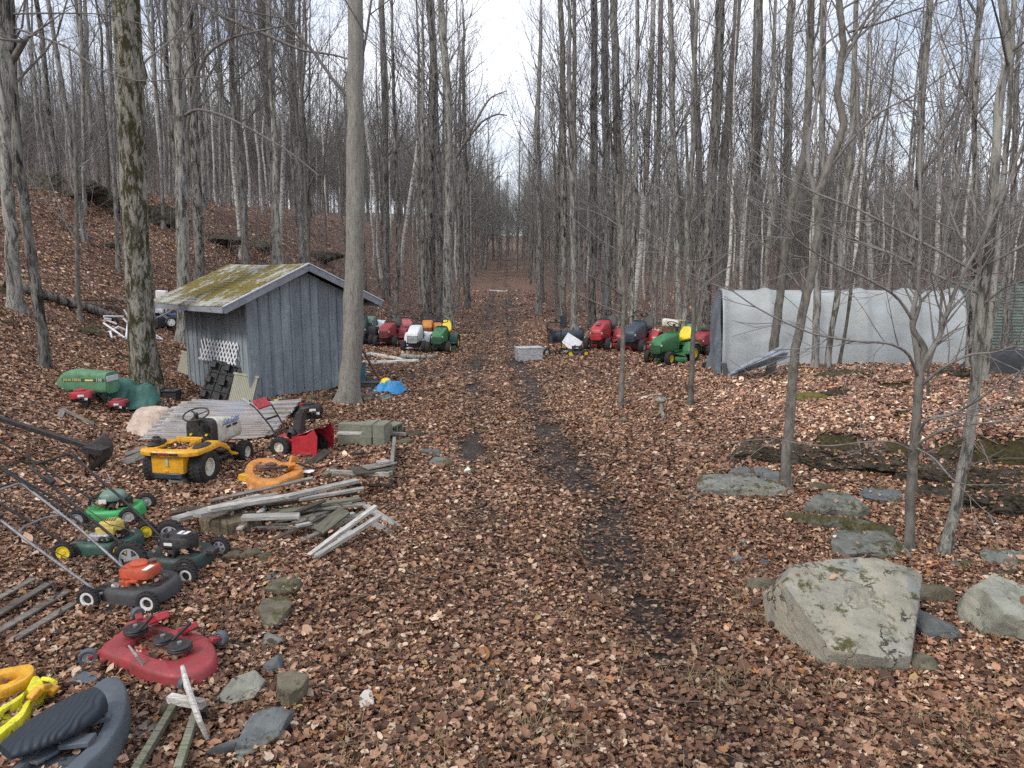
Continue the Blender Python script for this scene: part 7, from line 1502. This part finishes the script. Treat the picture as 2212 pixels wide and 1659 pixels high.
# ---- right side objects
t = thing('hand_truck', 'black tubular hand truck standing tilted left of the mowers', 'hand truck', gpos(1200, 768), R(25)); mb = MB(); mb.bar([(-.24, 0, .12), (-.3, .05, 1.12), (.22, .05, 1.12), (.24, 0, .12)], .02, 8)
for zz in (.45, .8): mb.tube([(-.25, .02, zz), (.23, .02, zz)], .014, 6)
mb.bar([(-.3, -.02, .12), (.6, -.1, .2), (.75, -.12, .1)], .018, 8); mb.build('frame', blk_met, t, 50); wheel(t, (-.30, .06, .12), .13, .07, rim_white, 0); wheel(t, (.28, .06, .12), .13, .07, rim_white, 0)
MB().box((.5, -.15, .14), (.5, .3, .06)).build('footplate', mat('white_black_plate', (.3, .32, .3), .5), t, 30, .01)
t = push('black push mower with yellow wheels beside the hand truck', gpos(1245, 768), R(10), blk_pl, eng_black, rim_yel, handle=(1.0, .95, .2), group=None)
t['label'] = 'low black push mower with yellow wheels beside the hand truck'
solo('yellow_canister', MB().box((0, 0, .11), (.14, .12, .2)).box((.02, 0, .24), (.06, .05, .06)), yel_s, 'small yellow canister next to the white board', 'canister', gpos(1217, 758), .3, None, 30, .02)
t = solo('white_board', MB().box((0, 0, .28), (.62, .03, .5), (0, R(35), 0)), white_p, 'white square board tipped on its corner behind the yellow wheeled mower', 'board', gpos(1236, 756), R(5), None, 30, .003); t.rotation_euler = (R(-25), 0, R(5))
t = thing('snow_plough', 'black snow thrower housing with raised chute behind the hand truck', 'snow thrower', gpos(1225, 742), R(10), None, 1.15); mb = MB(); V = []
for a in np.linspace(-.3, 2.2, 10):
    for y_ in (-.55, .55): V.append((y_, .28 - .28 * sin(a + .2), .28 - .3 * cos(a)))
mb.add(V, [[i * 2, i * 2 + 1, i * 2 + 3, i * 2 + 2] for i in range(9)])
for s in (-.55, .55): mb.box((s, .1, .26), (.015, .5, .5))
mb.build('housing', navy_p, t, 40); MB().box((-.1, .2, .75), (.16, .1, .5), (.3, -.35, 0)).build('chute', mat('dark_blue_grey_chute', (.06, .075, .10), .5), t, 30, .01)
q = NT('milky_box'); c = q.ramp(q.noise(q.co((1, 1, 3)), 9, 6, .7), [(.3, (.22, .22, .22)), (.6, (.46, .48, .49)), (.8, (.62, .64, .65))]); q.bump(q.noise(q.co(), 12, 6), .02, .8); milk = q.out(c, .35)
t = thing('plastic_tote', 'cloudy clear plastic tote full of wrapping beside the track', 'tote', gpos(1142, 779), R(14)); MB().box((0, 0, .21), (.78, .5, .42), taper=1.06).build('tub', milk, t, 30, .02); MB().box((0, 0, .43), (.84, .56, .03)).build('rim', mat('clear_grey_rim', (.5, .52, .54), .3), t, 30, .01)
solo('cyan_scrap', MB().prism([(-.2, -.07), (.2, 0), (-.15, .09)], 0, .03), mat('cyan_plastic', (.10, .45, .50), .5), 'cyan plastic scrap at the right side of the clear tote', 'scrap', gpos(1168, 762, .12), .1)
t = solo('white_sheeting', MB().box((0, 0, .08), (1.3, .35, .06), (0, .06, 0)).box((.5, -.3, .05), (.8, .2, .05)), white_p, 'white panels lying beside the track far up the slope', 'panel', gpos(1073, 630), R(-10), None, 30, .01)
t = thing('mower_hood', 'upturned cream mower hood resting behind the green mower', 'hood', gpos(1448, 735, .55), R(-30)); hood(t, cream_p, -.3, .35, .2, 0, .34, .26); MB().box((.45, 0, .28), (.5, .12, .04)).build('bracket', mat('yellowed_plate', (.5, .42, .2), .6), t, 30, .01)
solo('crate_under_hood', MB().box((0, 0, .28), (.6, .5, .56)), rust, 'rusty box under the cream mower hood', 'box', gpos(1448, 735), R(-30), None, 30, .01)
t = thing('loose_wheel', 'black tyre lying at the left end of the tarp shelter', 'wheel', gpos(1537, 796, .1), 0); t.rotation_euler = (R(80), 0, 0); wheel(t, (0, 0, 0), .26, .2, rim_grey, 18)
# ---- white pipes and junk near the mossy trunk
t = thing('pipe_frame', 'heap of white plastic pipe frames on the slope left of the mossy trunk', 'pipes', tuple(at(278, 715)), 0)
def pipe(a, b, za, zb, r=.028): MB().tube([tuple(at(*a, dz=za) - t.location), tuple(at(*b, dz=zb) - t.location)], r, 10).build('pipe', white_p, t, 50)
for a, b, za, zb in (((224, 683), (266, 684), .2, .25), ((226, 690), (252, 700), .1, .1), ((224, 698), (270, 730), .2, .12), ((272, 735), (276, 700), .02, .3), ((268, 668), (284, 698), .4, .05), ((266, 688), (292, 712), .3, .1), ((242, 731), (238, 716), .02, .1), ((240, 714), (256, 706), .12, .2), ((256, 706), (290, 722), .2, .1), ((330, 720), (352, 734), .12, .03), ((330, 728), (346, 734), .06, .02), ((226, 688), (240, 690), .25, .28)): pipe(a, b, za, zb)
JG = 'junk heaped between the mossy trunk and the shed'
def bike(label, u, v, m, rz):
    t = thing('toy_stroller', label, 'stroller', gpos(u, v), rz, JG); wheel(t, (-.3, -.2, .14), .15, .05, rim_white, 0, .7, 0, 'star'); wheel(t, (.35, .2, .14), .15, .05, rim_white, 0, .7, 0, 'star'); wheel(t, (.35, -.2, .14), .15, .05, rim_white, 0, .7, 0, 'star')
    mb = MB()
    for s in (-.18, .18): mb.bar([(-.35, s, .15), (.3, s, .45), (.5, s, .8)], .014, 6); mb.tube([(.35, s, .15), (-.15, s, .6)], .012, 6)
    mb.tube([(.5, -.18, .8), (.5, .18, .8)], .014, 6); mb.build('frame', m, t, 50); return t
bike('folded grey stroller frame with white wheels in the junk heap', 345, 706, rim_grey, R(20)); bike('dark stroller frame at the right side of the junk heap', 372, 700, blk_met, R(120))
for lb, u, v, d_, m, z in (('white plastic tub on top of the junk heap', 340, 668, (.5, .4, .3), white_p, .25), ('yellow plastic spool in the junk heap', 371, 664, (.2, .2, .25), yel_s, .35), ('blue board lying in the junk heap', 360, 676, (.9, .3, .06), dblue, .3), ('dark box in the back of the junk heap', 385, 655, (.7, .5, .5), blk_pl, .15), ('white metal bracket in the junk heap', 352, 652, (.4, .15, .4), white_p, .4), ('grey metal tray low in the junk heap', 366, 694, (.8, .4, .08), rim_grey, .2), ('black crate in the left of the junk heap', 338, 692, (.4, .4, .3), blk_pl, .0)):
    solo('junk_piece', MB().box((0, 0, d_[2] / 2), d_, (.08, .05, 0), taper=.92), m, lb, 'junk', gpos(u, v + 14, z * .45), R(u * 7 % 50 - 25), JG, 30, .02)
plank((178, 650), (262, 652), .14, .04, w_dark, 'dark board pile behind the white pipes, upper', .25, .25); plank((180, 656), (256, 664), .14, .04, w_grey, 'grey board behind the white pipes, lower', .15, .15); plank((238, 640), (292, 664), .14, .03, w_pale, 'pale board slanting down behind the mossy trunk', .3, .15)

for o_, w2, h2, zz in ((yt, .3, .25, .52),) + tuple((o, .24, .2, .17) for o in bpy.data.objects if o.name.startswith('push_mower')):
    if o_.name.startswith('push_mower') and o_['label'].startswith('low black'): continue
    M_ = Matrix.Translation(o_.location) @ o_.rotation_euler.to_matrix().to_4x4() @ Matrix.Scale(o_.scale[0], 4); cx_ = -.5 if o_ is yt else 0
    EXL.append((np.array([tuple(M_ @ Vector((cx_ + w2 * cos(a), h2 * sin(a), 0)))[:2] for a in np.linspace(0, 6.28, 12, endpoint=False)]), o_.location.z + zz * o_.scale[0]))
# ---- leaves fallen on things
rx = np.random.RandomState(21); X, Y, Z = [], [], []
def inside(px, py, P):
    c_ = np.zeros(len(px), bool); j = len(P) - 1
    for i in range(len(P)):
        c_ ^= ((P[i, 1] > py) != (P[j, 1] > py)) & (px < (P[j, 0] - P[i, 0]) * (py - P[i, 1]) / (P[j, 1] - P[i, 1] + 1e-12) + P[i, 0]); j = i
    return c_
EXL.append((np.array([tuple(at(u, v, .15))[:2] for u, v in ((708, 1052), (842, 1058), (852, 985), (740, 985))]), H(*tuple(at(780, 1010))[:2]) + .17))
for P, z in EXL:
    lo_p, hi_p = P.min(0), P.max(0); ar = np.prod(hi_p - lo_p); n = int(ar * (900 if ar > .35 else 500)); px = rx.uniform(lo_p[0], hi_p[0], n); py = rx.uniform(lo_p[1], hi_p[1], n); k = inside(px, py, P); X += list(px[k]); Y += list(py[k]); Z += [z] * int(k.sum())
for u0, u1, v0, v1, n, z in ((400, 800, 1075, 1150, 260, .16), (190, 330, 850, 870, 40, .25), (560, 700, 1040, 1080, 40, .1), (1560, 1700, 1040, 1075, 30, .16)):
    for _ in range(n): p = at(rx.uniform(u0, u1), rx.uniform(v0, v1), z * rx.rand()); X.append(p.x); Y.append(p.y); Z.append(p.z)
def on_mesh(o, dens_, nz=.8, zoff=0.0):
    me = o.data; n_ = len(me.polygons); no = np.empty(n_ * 3); ce = np.empty(n_ * 3); ar_ = np.empty(n_); me.polygons.foreach_get('normal', no); me.polygons.foreach_get('center', ce); me.polygons.foreach_get('area', ar_)
    M_ = np.array(o.rotation_euler.to_matrix()); no = no.reshape(-1, 3) @ M_.T; ce = ce.reshape(-1, 3) @ M_.T + np.array(o.location); k_ = np.where(no[:, 2] > nz)[0]
    if not len(k_): return
    tot = ar_[k_].sum(); m_ = rx.poisson(tot * dens_); 
    if m_ == 0: return
    i_ = rx.choice(k_, m_, p=ar_[k_] / tot); X.extend(ce[i_, 0] + rx.randn(m_) * .01); Y.extend(ce[i_, 1] + rx.randn(m_) * .01); Z.extend(ce[i_, 2] + zoff)
for o in list(bpy.data.objects):
    if o.parent is None and o.type == 'MESH' and o.name.split('.')[0] in ('stone', 'ledge_rock', 'outcrop_rock', 'big_boulder', 'fibrous_stump'):
        kd_ = o.name.split('.')[0]; on_mesh(o, {'ledge_rock': 330, 'outcrop_rock': 120, 'stone': 26, 'big_boulder': 4}.get(kd_, 60), {'ledge_rock': .72}.get(kd_, .85))
        d_ = o.dimensions; rr_ = max(d_.x, d_.y) / 2; m_ = int(120 * rr_ * (1 if kd_ != 'outcrop_rock' else .3)); a_ = rx.rand(m_) * 2 * pi; q_ = rr_ * rx.uniform(.75, 1.12, m_); X.extend(o.location.x + np.cos(a_) * q_ * d_.x / max(d_.x, d_.y)); Y.extend(o.location.y + np.sin(a_) * q_ * d_.y / max(d_.x, d_.y)); gz_ = hgt(np.array(X[-m_:]), np.array(Y[-m_:])); Z.extend(gz_ + rx.rand(m_) * .045)
for o in [c_ for c_ in shed.children if c_.name.startswith('roof')]: pass
X, Y, Z = map(np.array, (X, Y, Z)); V_, F_, C_ = leaf_mesh(np.random.RandomState(4), X, Y, Z, 0 * X, 0 * X, 0 * X, [0, 1, 2], .058, .02, 0 * X)
lo2 = MB().add(V_, F_).build('fallen_leaves', leaf_m, None, 0); ca = lo2.data.color_attributes.new('Col', 'FLOAT_COLOR', 'POINT'); ca.data.foreach_set('color', np.c_[np.clip(C_, 0, 1), np.ones(len(C_))].astype(np.float32).ravel())
tag(lo2, 'brown leaves caught on the boards, mower decks and junk', 'leaves', kind='stuff')
